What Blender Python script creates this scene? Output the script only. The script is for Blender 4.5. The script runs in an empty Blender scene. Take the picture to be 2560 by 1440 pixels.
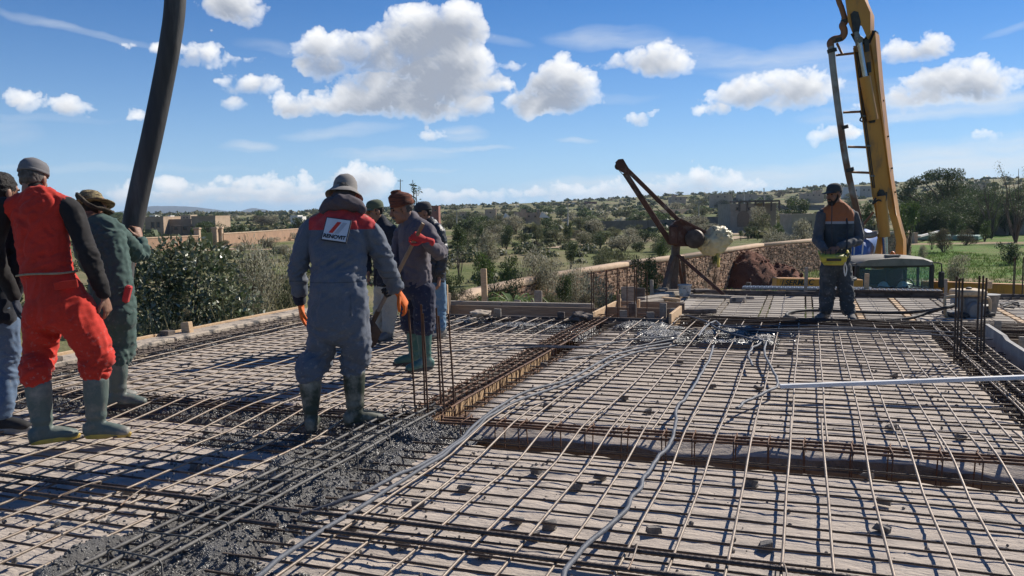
import bpy, bmesh, math, random
import numpy as np
from mathutils import Vector, Matrix, Euler, noise as mnoise
PI = math.pi
rad = math.radians
random.seed(7)
SC = bpy.context.scene
COL = SC.collection
# ------------------------------------------------------------------ camera
CAM_F, CAM_H, CAM_P, CAM_R = 2072.0, 1.45, math.atan(188 / 2072.0), rad(1.0)
cd = bpy.data.cameras.new('camera')
cam = bpy.data.objects.new('camera', cd)
COL.objects.link(cam)
cd.sensor_width = 36.0
cd.lens = CAM_F / 2560.0 * 36.0
cd.clip_start = 0.05
cd.clip_end = 40000
cam.location = (0, 0, CAM_H)
cam.rotation_mode = 'XYZ'
cam.matrix_world = Matrix.Translation((0, 0, CAM_H)) @ Matrix.Rotation(PI / 2 - CAM_P, 4, 'X') @ Matrix.Rotation(-CAM_R, 4, 'Z')
SC.camera = cam
# ------------------------------------------------------------------ light
SUN_AZ, SUN_EL = rad(50), rad(36)          # azimuth clockwise from +Y
sd_ = bpy.data.lights.new('sun', 'SUN')
sd_.energy = 4.6
sd_.angle = rad(0.55)
sd_.color = (1.0, 0.93, 0.83)
sun = bpy.data.objects.new('sun', sd_)
COL.objects.link(sun)
sdir = Vector((math.sin(SUN_AZ) * math.cos(SUN_EL), math.cos(SUN_AZ) * math.cos(SUN_EL), math.sin(SUN_EL)))
sun.rotation_euler = sdir.to_track_quat('Z', 'Y').to_euler()
sun.location = sdir * 50
SC.view_settings.view_transform = 'Standard'
SC.view_settings.look = 'None'
SC.view_settings.gamma = 1.0
SC.view_settings.use_curve_mapping = False
SC.view_settings.exposure = 0.48
SKY_STRENGTH = 0.055
# pixel of the photograph -> ray / point (2560 wide)
def ray(x, y):
 X, Y = (x - 1280) / CAM_F, (720 - y) / CAM_F
 c, s = math.cos(CAM_R), math.sin(CAM_R)
 X, Y = X * c + Y * s, -X * s + Y * c
 return Vector((X, math.cos(CAM_P) + Y * math.sin(CAM_P), -math.sin(CAM_P) + Y * math.cos(CAM_P)))
def at(x, y, z=0.0):
 d = ray(x, y)
 t = (z - CAM_H) / d.z
 return Vector((d.x * t, d.y * t, z))
def pd(x, y, D):
 d = ray(x, y)
 t = D / d.y
 return Vector((d.x * t, D, CAM_H + d.z * t))
# grid frame of the deck: u away from the camera along the beams, t to the right
GA = rad(19.5)
LV = Vector((math.sin(GA), math.cos(GA), 0))
TV = Vector((math.cos(GA), -math.sin(GA), 0))
def G(u, t, z=0.0):
 return LV * u + TV * t + Vector((0, 0, z))
def ut(p):
 return p.x * LV.x + p.y * LV.y, p.x * TV.x + p.y * TV.y
# ------------------------------------------------------------------ numpy noise
_rng = np.random.RandomState(3)
_perm = _rng.permutation(512)
_perm = np.concatenate([_perm, _perm])
_gang = _rng.rand(512) * 2 * PI
_gx, _gy = np.cos(_gang).astype(np.float32), np.sin(_gang).astype(np.float32)
def perlin(x, y):
 xi = np.floor(x).astype(np.int32); yi = np.floor(y).astype(np.int32)
 xf = (x - xi).astype(np.float32); yf = (y - yi).astype(np.float32)
 u = xf * xf * xf * (xf * (xf * 6 - 15) + 10); v = yf * yf * yf * (yf * (yf * 6 - 15) + 10)
 xa = xi & 511; xb = (xi + 1) & 511; ya = yi & 511; yb = (yi + 1) & 511
 def g(a, b, dx, dy):
  h = _perm[(_perm[a] + b) & 511]
  return _gx[h] * dx + _gy[h] * dy
 n00 = g(xa, ya, xf, yf); n10 = g(xb, ya, xf - 1, yf)
 n01 = g(xa, yb, xf, yf - 1); n11 = g(xb, yb, xf - 1, yf - 1)
 a = n00 + u * (n10 - n00); b = n01 + u * (n11 - n01)
 return (a + v * (b - a)) * 1.4
def fbm(x, y, o=5, g=0.5, l=2.03, billow=False):
 s = np.zeros_like(x, dtype=np.float32); a = 1.0; n = 0.0
 for i in range(o):
  p = perlin(x + 17.3 * i, y + 9.1 * i)
  s += a * (np.abs(p) * 2 - 0.55 if billow else p)
  n += a; a *= g; x = x * l; y = y * l
 return s / n
# ------------------------------------------------------------------ sky: Nishita plus clouds laid out by direction
def px_dir(x, y):
 d = ray(x, y).normalized()
 return math.degrees(math.atan2(d.x, d.y)), math.degrees(math.asin(d.z))
PXD = CAM_F * PI / 180.0                     # photo pixels per degree
# (x, y, half width, half height up, half height down) of every puff of every cumulus
CUMULUS = [
 [(1060, 110, 130, 80, 70), (950, 135, 130, 55, 50), (815, 140, 75, 55, 55), (1110, 190, 130, 90, 80), (1000, 245, 170, 70, 45), (860, 262, 120, 35, 25), (1150, 60, 70, 45, 60), (1235, 210, 60, 30, 25), (735, 272, 52, 32, 24), (1190, 268, 38, 34, 26), (1095, 275, 60, 40, 30)],
 [(1400, 225, 85, 70, 55), (1340, 260, 75, 40, 30), (1455, 215, 45, 45, 45)],
 [(1650, 160, 75, 55, 28), (1690, 165, 50, 35, 28), (1570, 155, 50, 22, 20)],
 [(1880, 235, 80, 45, 30), (2010, 225, 80, 40, 45), (1800, 275, 52, 16, 12), (1960, 210, 70, 28, 30)],
 [(2390, 210, 110, 50, 40), (2310, 245, 100, 26, 20), (2450, 215, 60, 38, 36)],
 [(2330, 120, 48, 36, 26), (2265, 135, 75, 20, 18)],
 [(590, 20, 90, 60, 42), (620, 50, 40, 26, 22)],
 [(505, 135, 62, 30, 28), (410, 118, 48, 15, 14), (618, 148, 34, 8, 8)],
 [(632, 213, 70, 27, 24), (582, 255, 24, 14, 14)],
 [(62, 255, 36, 30, 26)], [(185, 270, 44, 26, 24)], [(350, 294, 22, 12, 12)],
 [(1600, 296, 48, 20, 18)], [(2115, 335, 70, 24, 16)], [(2465, 342, 40, 18, 12)],
 [(1085, 340, 40, 18, 14)], [(915, 460, 50, 36, 30), (870, 440, 30, 16, 30)], [(1285, 163, 40, 12, 12)],
 [(690, 463, 46, 18, 10), (640, 480, 70, 14, 9), (590, 462, 34, 12, 8), (520, 482, 60, 15, 10), (440, 470, 38, 16, 10), (405, 490, 50, 10, 8), (770, 470, 44, 16, 10), (810, 492, 60, 12, 8), (730, 497, 70, 9, 7), (310, 490, 46, 12, 8), (560, 505, 80, 7, 6)],
 [(1760, 452, 52, 26, 16), (1690, 462, 40, 22, 14), (1820, 462, 44, 18, 12), (1880, 474, 42, 11, 9), (1640, 476, 52, 16, 12), (1720, 482, 80, 14, 12), (1540, 470, 40, 18, 12), (1480, 482, 50, 15, 11), (1580, 488, 60, 12, 10), (1400, 478, 38, 15, 9), (1350, 490, 52, 11, 9), (1440, 500, 80, 9, 8)],
 [(1160, 490, 120, 12, 20)],
]
# thin veils: (x, y, half length, half height, slope, strength)
VEILS = [(560, 480, 330, 26, 0.0, .5), (1600, 470, 380, 30, 0.0, .55), (860, 330, 160, 14, -.1, .3), (1250, 100, 90, 12, .2, .25), (700, 120, 120, 16, .1, .25), (1150, 335, 70, 18, .05, .5), (1500, 250, 150, 12, 0, .22), (2150, 230, 180, 30, .08, .35),(180, 70, 220, 9, 0.16, .40), (1520, 95, 170, 26, 0.0, .42), (1780, 150, 200, 40, 0.22, .38), (2000, 165, 200, 44, -0.05, .42), (2350, 270, 330, 26, -0.02, .62),
  (980, 385, 190, 16, 0.0, .50), (1180, 370, 130, 6, -0.02, .45), (620, 366, 70, 13, 0.0, .55), (2400, 390, 420, 38, -0.06, .55), (2100, 440, 460, 30, 0.0, .5), (2480, 435, 260, 60, 0, .45),
  (1440, 352, 60, 7, 0.1, .4), (120, 295, 160, 8, 0.0, .25), (300, 420, 330, 9, 0.0, .25), (1080, 428, 90, 5, 0, .35), (20, 330, 80, 26, 0.0, .25), (1720, 437, 250, 10, 0.02, .3), (2540, 70, 70, 8, -0.25, .25)]
def bake_clouds():
 W, Hh, E0, E1 = 5760, 800, -2.0, 48.0
 img = np.zeros((Hh, W, 4), np.float32)
 def region(a0, a1, e0, e1, puffs, veils, seed):
  i0, i1 = int((a0 + 180) / 360 * W), int((a1 + 180) / 360 * W)
  j0, j1 = max(0, int((e0 - E0) / (E1 - E0) * Hh)), min(Hh, int((e1 - E0) / (E1 - E0) * Hh))
  az = ((np.arange(i0, i1) + .5) / W * 360 - 180).astype(np.float32)[None, :].repeat(j1 - j0, 0)
  el = (E0 + (np.arange(j0, j1) + .5) / Hh * (E1 - E0)).astype(np.float32)[:, None].repeat(i1 - i0, 1)
  x = az * PXD + seed * 311.0; y = el * PXD
  wx = x + 15 * fbm(x / 90, y / 90, 3); wy = y + 12 * fbm(x / 90 + 40, y / 90 + 7, 3)
  n1 = fbm(wx / 85, wy / 75, 6, 0.6, billow=True)
  n2 = fbm(x / 40 + 5, y / 40, 4, 0.6)
  field = np.full(x.shape, -200.0, np.float32)
  dyb = np.zeros_like(x)
  for ci, cl in enumerate(puffs):
   kq = 1.08 if ci in (0, 1, 3, 4) else (.98 if ci < 6 else .88)
   for (ca, ce, rx, ru, rdn) in cl:
    if ce < 3.4 and ci >= 6: kq = 1.25
    dx = (wx - (ca * PXD + seed * 311.0)) / (rx * kq)
    dy = wy - ce * PXD
    dy = np.where(dy > 0, dy / (ru * kq), dy / (rdn * kq))
    r = np.sqrt(dx * dx + dy * dy)
    s = (1.0 - r) * min(rx, (ru + rdn) * .5)
    k = 10.0
    h = np.clip(.5 + .5 * (field - s) / k, 0, 1)
    dyb = np.where(s > field, dy, dyb)
    field = s + (field - s) * h + k * h * (1 - h)
  amp = np.clip(8 + .6 * np.abs(np.clip(field, -40, 60)), 13, 36)
  sdn = field + amp * (n1 * 1.75 - .02) + 9.0 * n2
  soft = 6.5 + 24.0 * np.clip(fbm(x / 150 + 31, y / 110, 4) + .15 - dyb * .35, 0, 1)
  alpha = 1 - np.exp(-np.clip(sdn + 3.0, 0, None) / soft)
  lit = np.zeros_like(sdn)
  n3 = fbm(wx / 120 + 9, wy / 100, 3, 0.55, billow=True)
  base = np.clip(field + amp * n3 * 1.5 + 3, 0, None)
  for d, w in ((7, .3), (18, .3), (42, .4)):
   ox, oy = int(round(d * .72 / PXD * W / 360)), int(round(d * .72 / PXD * Hh / (E1 - E0)))
   sh = np.zeros_like(base)
   sh[:base.shape[0] - oy, :base.shape[1] - ox] = base[oy:, ox:]
   lit += w * np.exp(-sh / 20.0)
  gy, gx = np.gradient(np.clip(field, 0, 40) * .4 + amp * n1)
  rel = np.clip(-.11 * (gx * .5 + gy * .85), -.5, .5)
  lit = np.clip(-.12 + 1.2 * lit + .16 * rel * np.clip(sdn / 10, 0, 1), 0, 1)
  thin = np.clip(1 - sdn / 20.0, 0, 1)
  lit = np.clip(np.maximum(lit, .7 * thin), 0, 1)[..., None]
  grey = np.array([.36, .40, .48], np.float32); white = np.array([1.06, 1.06, 1.06], np.float32)
  col = grey + (white - grey) * lit
  va = np.zeros_like(sdn)
  st = fbm(wx / 300, wy / 34, 5, .62) * .5 + .5
  for (ca, ce, rl, rh, sl, stg) in veils:
   dx = wx - (ca * PXD + seed * 311.0); dy = (wy - ce * PXD) + sl * dx
   m = np.clip(1 - (dx / rl) ** 2 - (dy / (rh * 1.25)) ** 2 + .55 * (st - .55), 0, 1)
   va = 1 - (1 - va) * (1 - stg * m * np.clip(st * 1.8 - .15, 0, 1.15))
  va = np.clip(va, 0, .8)
  A = alpha + va * (1 - alpha)
  C = (col * alpha[..., None] + np.array([.80, .84, .88], np.float32) * (va * (1 - alpha))[..., None]) / np.maximum(A, 1e-4)[..., None]
  f = np.clip(np.minimum(az - a0, a1 - az) / 3.0, 0, 1)
  img[j0:j1, i0:i1, :3] = C
  img[j0:j1, i0:i1, 3] = A * f
 P = [[(*px_dir(x, y), rx, ru, rd) for (x, y, rx, ru, rd) in cl] for cl in CUMULUS]
 V = [(*px_dir(x, y), l, h, s, a) for (x, y, l, h, s, a) in VEILS]
 rnd = random.Random(5)
 def more(a0, a1, e0, e1, n, nv):
  p, v = [], []
  for _ in range(n):
   ca, ce = rnd.uniform(a0, a1), e0 + (e1 - e0) * rnd.random() ** 1.6
   k = rnd.uniform(.4, 1.0) * (.5 + ce / 25)
   p.append([(ca + rnd.gauss(0, 1.6) * k, ce + rnd.gauss(0, .6) * k, 75 * k * rnd.uniform(.7, 1.4), 52 * k, 34 * k) for _ in range(rnd.randint(1, 5))])
  for _ in range(nv):
   v.append((rnd.uniform(a0, a1), rnd.uniform(e0, e1), rnd.uniform(120, 400), rnd.uniform(8, 40), rnd.uniform(-.1, .15), rnd.uniform(.25, .5)))
  return p, v
 p2, v2 = more(-38, 42, 17, 44, 9, 7)
 region(-46, 48, -2, 47.5, P + p2, V + v2, 0)
 for k, (a0, a1) in enumerate(((44, 112), (108, 179.9), (-179.9, -108), (-112, -42))):
  p3, v3 = more(a0 + 4, a1 - 4, 2, 44, 14, 8)
  region(a0, a1, -2, 47.5, p3, v3, k + 1)
 im = bpy.data.images.new('cloud_layer', W, Hh, alpha=True, float_buffer=True)
 im.colorspace_settings.name = 'Non-Color'
 im.alpha_mode = 'CHANNEL_PACKED'
 im.pixels.foreach_set(img.ravel())
 im.update()
 im.pack()
 return im, E0, E1
world = bpy.data.worlds.new('World')
SC.world = world
world.use_nodes = True
wn, wl = world.node_tree.nodes, world.node_tree.links
wn.clear()
def N(tree, typ, **kw):
 n = tree.nodes.new(typ)
 for k, v in kw.items():
  setattr(n, k, v)
 return n
def build_world():
 t = world.node_tree
 out = N(t, 'ShaderNodeOutputWorld'); bg = N(t, 'ShaderNodeBackground')
 sky = N(t, 'ShaderNodeTexSky', sky_type='NISHITA', sun_disc=False)
 sky.sun_elevation = SUN_EL; sky.sun_rotation = SUN_AZ
 sky.altitude = 2600; sky.air_density = 1.0; sky.dust_density = 0.0; sky.ozone_density = 1.6
 bg.inputs['Strength'].default_value = SKY_STRENGTH
 tc = N(t, 'ShaderNodeTexCoord'); sp = N(t, 'ShaderNodeSeparateXYZ')
 wl.new(tc.outputs['Generated'], sp.inputs[0])
 at2 = N(t, 'ShaderNodeMath', operation='ARCTAN2'); wl.new(sp.outputs['X'], at2.inputs[0]); wl.new(sp.outputs['Y'], at2.inputs[1])
 u = N(t, 'ShaderNodeMath', operation='MULTIPLY_ADD'); wl.new(at2.outputs[0], u.inputs[0]); u.inputs[1].default_value = 1 / (2 * PI); u.inputs[2].default_value = .5
 asn = N(t, 'ShaderNodeMath', operation='ARCSINE'); wl.new(sp.outputs['Z'], asn.inputs[0])
 im, E0, E1 = bake_clouds()
 v = N(t, 'ShaderNodeMath', operation='MULTIPLY_ADD'); wl.new(asn.outputs[0], v.inputs[0])
 v.inputs[1].default_value = 180 / PI / (E1 - E0); v.inputs[2].default_value = -E0 / (E1 - E0)
 cb = N(t, 'ShaderNodeCombineXYZ'); wl.new(u.outputs[0], cb.inputs[0]); wl.new(v.outputs[0], cb.inputs[1])
 ti = N(t, 'ShaderNodeTexImage', image=im, extension='CLIP', interpolation='Linear'); wl.new(cb.outputs[0], ti.inputs[0])
 hs = N(t, 'ShaderNodeHueSaturation'); hs.inputs['Saturation'].default_value = 1.55; hs.inputs['Value'].default_value = 1.0
 wl.new(sky.outputs[0], hs.inputs['Color'])
 sc = N(t, 'ShaderNodeVectorMath', operation='SCALE'); wl.new(ti.outputs['Color'], sc.inputs[0]); sc.inputs['Scale'].default_value = 0.74 / SKY_STRENGTH
 tint = N(t, 'ShaderNodeMix', data_type='RGBA', blend_type='MULTIPLY'); tint.inputs['Factor'].default_value = 1
 wl.new(hs.outputs[0], tint.inputs['A']); tint.inputs['B'].default_value = (.80, 1.04, 1.30, 1)
 hz = N(t, 'ShaderNodeMath', operation='MULTIPLY'); wl.new(asn.outputs[0], hz.inputs[0]); hz.inputs[1].default_value = -7.5
 ex = N(t, 'ShaderNodeMath', operation='EXPONENT'); wl.new(hz.outputs[0], ex.inputs[0])
 ef = N(t, 'ShaderNodeMath', operation='MULTIPLY', use_clamp=True); wl.new(ex.outputs[0], ef.inputs[0]); ef.inputs[1].default_value = .9
 low = N(t, 'ShaderNodeMix', data_type='RGBA'); wl.new(ef.outputs[0], low.inputs['Factor']); wl.new(tint.outputs['Result'], low.inputs['A'])
 low.inputs['B'].default_value = (.36 / SKY_STRENGTH, .51 / SKY_STRENGTH, .68 / SKY_STRENGTH, 1)
 mx = N(t, 'ShaderNodeMix', data_type='RGBA'); wl.new(ti.outputs['Alpha'], mx.inputs['Factor'])
 wl.new(low.outputs['Result'], mx.inputs['A']); wl.new(sc.outputs[0], mx.inputs['B'])
 wl.new(mx.outputs['Result'], bg.inputs['Color']); wl.new(bg.outputs[0], out.inputs[0])
build_world()
SC.cycles.max_bounces = 5
SC.cycles.diffuse_bounces = 3
SC.cycles.use_denoising = True
# ------------------------------------------------------------------ materials
MATS = {}
def mat(name, col, col2=None, scale=6.0, rough=.8, bump=.0, bscale=None, metal=0.0, detail=6, spec=.4, stretch=(1, 1, 1),
  col3=None, scale3=1.2, lo=.38, hi=.62, lo3=.5, hi3=.7, island=0.0, objvar=0.0, coat=0.0, transl=0.0, emit=None, bdist=.02, rough2=None, world=False):
 if name in MATS:
  return MATS[name]
 m = bpy.data.materials.new(name); MATS[name] = m
 m.use_nodes = True
 t = m.node_tree; n = t.nodes; l = t.links
 b = n['Principled BSDF']
 b.inputs['Roughness'].default_value = rough
 b.inputs['Metallic'].default_value = metal
 b.inputs['Specular IOR Level'].default_value = spec
 if coat: b.inputs['Coat Weight'].default_value = coat
 tc = N(t, 'ShaderNodeTexCoord'); mp = N(t, 'ShaderNodeMapping')
 if world:
  ge = N(t, 'ShaderNodeNewGeometry'); l.new(ge.outputs['Position'], mp.inputs[0])
 else:
  l.new(tc.outputs['Object'], mp.inputs[0])
 mp.inputs['Scale'].default_value = stretch
 out = None
 if col2 is None: col2 = tuple(c * .8 for c in col)
 no = N(t, 'ShaderNodeTexNoise'); no.inputs['Scale'].default_value = scale; no.inputs['Detail'].default_value = detail; no.inputs['Roughness'].default_value = .62
 l.new(mp.outputs[0], no.inputs['Vector'])
 mr = N(t, 'ShaderNodeMapRange', clamp=True); mr.inputs[1].default_value = lo; mr.inputs[2].default_value = hi
 l.new(no.outputs['Fac'], mr.inputs[0])
 mx = N(t, 'ShaderNodeMix', data_type='RGBA'); l.new(mr.outputs[0], mx.inputs['Factor'])
 mx.inputs['A'].default_value = (*col, 1); mx.inputs['B'].default_value = (*col2, 1)
 out = mx.outputs['Result']
 if col3:
  n3 = N(t, 'ShaderNodeTexNoise'); n3.inputs['Scale'].default_value = scale3; n3.inputs['Detail'].default_value = 7; n3.inputs['Roughness'].default_value = .65
  l.new(mp.outputs[0], n3.inputs['Vector'])
  m3 = N(t, 'ShaderNodeMapRange', clamp=True); m3.inputs[1].default_value = lo3; m3.inputs[2].default_value = hi3; l.new(n3.outputs['Fac'], m3.inputs[0])
  x3 = N(t, 'ShaderNodeMix', data_type='RGBA'); l.new(m3.outputs[0], x3.inputs['Factor']); l.new(out, x3.inputs['A']); x3.inputs['B'].default_value = (*col3, 1)
  out = x3.outputs['Result']
 if island or objvar:
  hs = N(t, 'ShaderNodeHueSaturation')
  src = None
  if island:
   ge = N(t, 'ShaderNodeNewGeometry'); src = ge.outputs['Random Per Island']; amt = island
  else:
   oi = N(t, 'ShaderNodeObjectInfo'); src = oi.outputs['Random']; amt = objvar
  v = N(t, 'ShaderNodeMath', operation='MULTIPLY_ADD'); l.new(src, v.inputs[0]); v.inputs[1].default_value = 2 * amt; v.inputs[2].default_value = 1 - amt
  l.new(v.outputs[0], hs.inputs['Value']); l.new(out, hs.inputs['Color'])
  if island and objvar:
   oi = N(t, 'ShaderNodeObjectInfo'); h = N(t, 'ShaderNodeMath', operation='MULTIPLY_ADD'); l.new(oi.outputs['Random'], h.inputs[0]); h.inputs[1].default_value = .06 * objvar; h.inputs[2].default_value = .5 - .03 * objvar
   l.new(h.outputs[0], hs.inputs['Hue'])
  out = hs.outputs[0]
 l.new(out, b.inputs['Base Color'])
 if rough2 is not None:
  r = N(t, 'ShaderNodeMapRange', clamp=True); r.inputs[1].default_value = lo; r.inputs[2].default_value = hi; r.inputs[3].default_value = rough; r.inputs[4].default_value = rough2
  l.new(no.outputs['Fac'], r.inputs[0]); l.new(r.outputs[0], b.inputs['Roughness'])
 if bump:
  bn = N(t, 'ShaderNodeTexNoise'); bn.inputs['Scale'].default_value = bscale or scale * 4; bn.inputs['Detail'].default_value = 8; bn.inputs['Roughness'].default_value = .65
  l.new(mp.outputs[0], bn.inputs['Vector'])
  bu = N(t, 'ShaderNodeBump'); bu.inputs['Strength'].default_value = bump; bu.inputs['Distance'].default_value = bdist
  l.new(bn.outputs['Fac'], bu.inputs['Height']); l.new(bu.outputs[0], b.inputs['Normal'])
 if transl:
  tr = N(t, 'ShaderNodeBsdfTranslucent'); l.new(out, tr.inputs['Color'])
  ms = N(t, 'ShaderNodeMixShader'); ms.inputs[0].default_value = transl
  l.new(b.outputs[0], ms.inputs[1]); l.new(tr.outputs[0], ms.inputs[2]); l.new(ms.outputs[0], n['Material Output'].inputs[0])
 return m
# ------------------------------------------------------------------ mesh collector
class MB:
 def __init__(s):
  s.v, s.f, s.m = [], [], []
 def add(s, vs, fs, mi=0):
  o = len(s.v)
  s.v.extend(tuple(x) for x in vs)
  s.f.extend(tuple(i + o for i in f) for f in fs)
  s.m.extend([mi] * len(fs))
  return s
 def box(s, c, size, M=None, mi=0, jit=0.0):
  hx, hy, hz = (q * .5 for q in size)
  c = Vector(c)
  vs = []
  for z in (-hz, hz):
   for x, y in ((-hx, -hy), (hx, -hy), (hx, hy), (-hx, hy)):
    p = Vector((x, y, z))
    if jit: p += Vector((random.uniform(-jit, jit), random.uniform(-jit, jit), random.uniform(-jit, jit)))
    if M is not None: p = M @ p
    vs.append(c + p)
  return s.add(vs, [(3, 2, 1, 0), (4, 5, 6, 7), (0, 1, 5, 4), (1, 2, 6, 5), (2, 3, 7, 6), (3, 0, 4, 7)], mi)
 def bbox(s, c, size, M=None, mi=0, bev=.004):
  bm = bmesh.new(); bmesh.ops.create_cube(bm, size=1)
  for v in bm.verts: v.co = Vector((v.co.x * size[0], v.co.y * size[1], v.co.z * size[2]))
  bmesh.ops.bevel(bm, geom=list(bm.edges), offset=bev, segments=1, affect='EDGES')
  bm.verts.ensure_lookup_table()
  c = Vector(c)
  vs = [(c + (M @ v.co if M is not None else v.co)) for v in bm.verts]
  fs = [[v.index for v in f.verts] for f in bm.faces]
  bm.free()
  return s.add(vs, fs, mi)
 def tube(s, pts, r, n=6, mi=0, cap=True, closed=False, squash=1.0):
  pts = [Vector(p) for p in pts]
  k = len(pts)
  rr = r if isinstance(r, (list, tuple)) else [r] * k
  vs, fs = [], []
  up = None
  for i, p in enumerate(pts):
   if closed: d = pts[(i + 1) % k] - pts[i - 1]
   else: d = pts[min(i + 1, k - 1)] - pts[max(i - 1, 0)]
   if d.length < 1e-9: d = Vector((0, 0, 1))
   d.normalize()
   if up is None:
    up = Vector((0, 0, 1)) if abs(d.z) < .9 else Vector((1, 0, 0))
   sd = d.cross(up)
   if sd.length < 1e-6: sd = d.orthogonal()
   sd.normalize(); nu = sd.cross(d); up = nu
   for j in range(n):
    a = 2 * PI * j / n
    vs.append(p + sd * (math.cos(a) * rr[i]) + nu * (math.sin(a) * rr[i] * squash))
  for i in range(k if closed else k - 1):
   i2 = (i + 1) % k
   for j in range(n):
    j2 = (j + 1) % n
    fs.append((i * n + j, i2 * n + j, i2 * n + j2, i * n + j2)[::-1])
  if cap and not closed:
   fs.append(tuple(range(n))); fs.append(tuple(range((k - 1) * n, k * n))[::-1])
  return s.add(vs, fs, mi)
 def lathe(s, c, prof, n=20, M=None, mi=0, cap=True):
  c = Vector(c); vs, fs = [], []
  for (r, z) in prof:
   for j in range(n):
    a = 2 * PI * j / n
    p = Vector((r * math.cos(a), r * math.sin(a), z))
    vs.append(c + (M @ p if M is not None else p))
  k = len(prof)
  for i in range(k - 1):
   for j in range(n):
    j2 = (j + 1) % n
    fs.append((i * n + j, i * n + j2, (i + 1) * n + j2, (i + 1) * n + j))
  if cap:
   fs.append(tuple(range(n))[::-1]); fs.append(tuple(range((k - 1) * n, k * n)))
  return s.add(vs, fs, mi)
 def prism(s, poly, depth, M=None, mi=0):
  """poly in local x,z ; extruded along local y by depth (centred)"""
  n = len(poly); vs = []
  for y in (-depth / 2, depth / 2):
   for (x, z) in poly:
    p = Vector((x, y, z))
    vs.append(M @ p if M is not None else p)
  fs = [tuple(range(n)), tuple(range(n, 2 * n))[::-1]]
  for i in range(n):
   j = (i + 1) % n
   fs.append((i, i + n, j + n, j))
  return s.add(vs, fs, mi)
 def ell(s, c, r, M=None, mi=0, nu=12, nv=8):
  prof = [(math.cos(-PI / 2 + PI * i / nv), math.sin(-PI / 2 + PI * i / nv)) for i in range(nv + 1)]
  prof = [(max(a, .02), b) for a, b in prof]
  S = Matrix.Diagonal(Vector(r))
  return s.lathe(c, prof, nu, (M @ S) if M is not None else S, mi)
 def mesh(s, name, origin=None):
  me = bpy.data.meshes.new(name)
  v = s.v
  if origin is not None:
   ox, oy, oz = origin
   v = [(a - ox, b - oy, c - oz) for a, b, c in v]
  me.from_pydata(v, [], s.f)
  return me
 def build(s, name, mats, parent=None, smooth=False, auto=None):
  """geometry was collected in world coordinates; parent is a thing whose rotation is zero"""
  org = parent_loc(parent) if parent is not None else None
  me = s.mesh(name, org)
  mats = mats if isinstance(mats, (list, tuple)) else [mats]
  for m in mats: me.materials.append(m)
  if len(mats) > 1: me.polygons.foreach_set('material_index', s.m)
  if smooth: me.polygons.foreach_set('use_smooth', [True] * len(me.polygons))
  me.update()
  o = bpy.data.objects.new(name, me)
  COL.objects.link(o)
  if parent is not None: o.parent = parent
  if auto is not None: set_auto(o, auto)
  return o
def set_auto(o, ang=40):
 me = o.data
 me.polygons.foreach_set('use_smooth', [True] * len(me.polygons))
 bm = bmesh.new(); bm.from_mesh(me)
 bmesh.ops.recalc_face_normals(bm, faces=bm.faces)
 a = rad(ang)
 for e in bm.edges:
  if len(e.link_faces) == 2 and e.calc_face_angle(0) > a: e.smooth = False
 bm.to_mesh(me); bm.free()
def parent_loc(o):
 v = Vector((0, 0, 0))
 while o is not None:
  v += o.location; o = o.parent
 return v
def thing(name, loc, label, cat, group=None):
 o = bpy.data.objects.new(name, None)
 COL.objects.link(o)
 o.empty_display_size = .1
 o.location = loc
 o['label'] = label; o['category'] = cat
 if group: o['group'] = group
 return o
def tag(o, label=None, cat=None, group=None, kind=None):
 if label: o['label'] = label
 if cat: o['category'] = cat
 if group: o['group'] = group
 if kind: o['kind'] = kind
 return o
def origin_to(o, p):
 """move a top-level mesh's origin to p"""
 p = Vector(p); o.data.transform(Matrix.Translation(-p)); o.location = p
 return o
def copy_part(src, parent, loc=None, rot=None, scale=None):
 c = src.copy(); COL.objects.link(c); c.parent = parent
 if loc is not None: c.location = loc
 if rot is not None: c.rotation_euler = rot
 if scale is not None: c.scale = scale
 return c
def copy_thing(src, loc, rotz=0.0, scale=1.0, label=None, group=None):
 r = src.copy(); COL.objects.link(r); r.location = loc
 r.rotation_euler = (0, 0, rotz)
 r.scale = scale if isinstance(scale, (tuple, list)) else (scale,) * 3
 if label: r['label'] = label
 if group: r['group'] = group
 for ch in src.children:
  c = ch.copy(); COL.objects.link(c); c.parent = r
  for g in ch.children:
   d = g.copy(); COL.objects.link(d); d.parent = c
 return r
def cr(pts, sub=4):
 """Catmull-Rom through lists of equal-length tuples"""
 P = [np.array(p, float) for p in pts]
 out = []
 for i in range(len(P) - 1):
  a, b, c, d = P[max(i - 1, 0)], P[i], P[i + 1], P[min(i + 2, len(P) - 1)]
  for k in range(sub):
   t = k / sub
   out.append(.5 * ((2 * b) + (c - a) * t + (2 * a - 5 * b + 4 * c - d) * t * t + (3 * b - a - 3 * c + d) * t ** 3))
 out.append(P[-1])
 return out
def boxM(d, up=(0, 0, 1)):
 """matrix whose X runs along d"""
 x = Vector(d).normalized(); z = Vector(up); y = z.cross(x)
 if y.length < 1e-6: y = Vector((0, 1, 0))
 y.normalize(); z = x.cross(y)
 return Matrix((x, y, z)).transposed()
GRID = Matrix((TV, LV, Vector((0, 0, 1)))).transposed()    # local x = t, y = u
def plank(mb, a, b, w, h, mi=0, up=(0, 0, 1), bev=.004):
 a, b = Vector(a), Vector(b)
 return mb.bbox((a + b) / 2, ((b - a).length, w, h), boxM(b - a, up), mi, bev)
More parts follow.
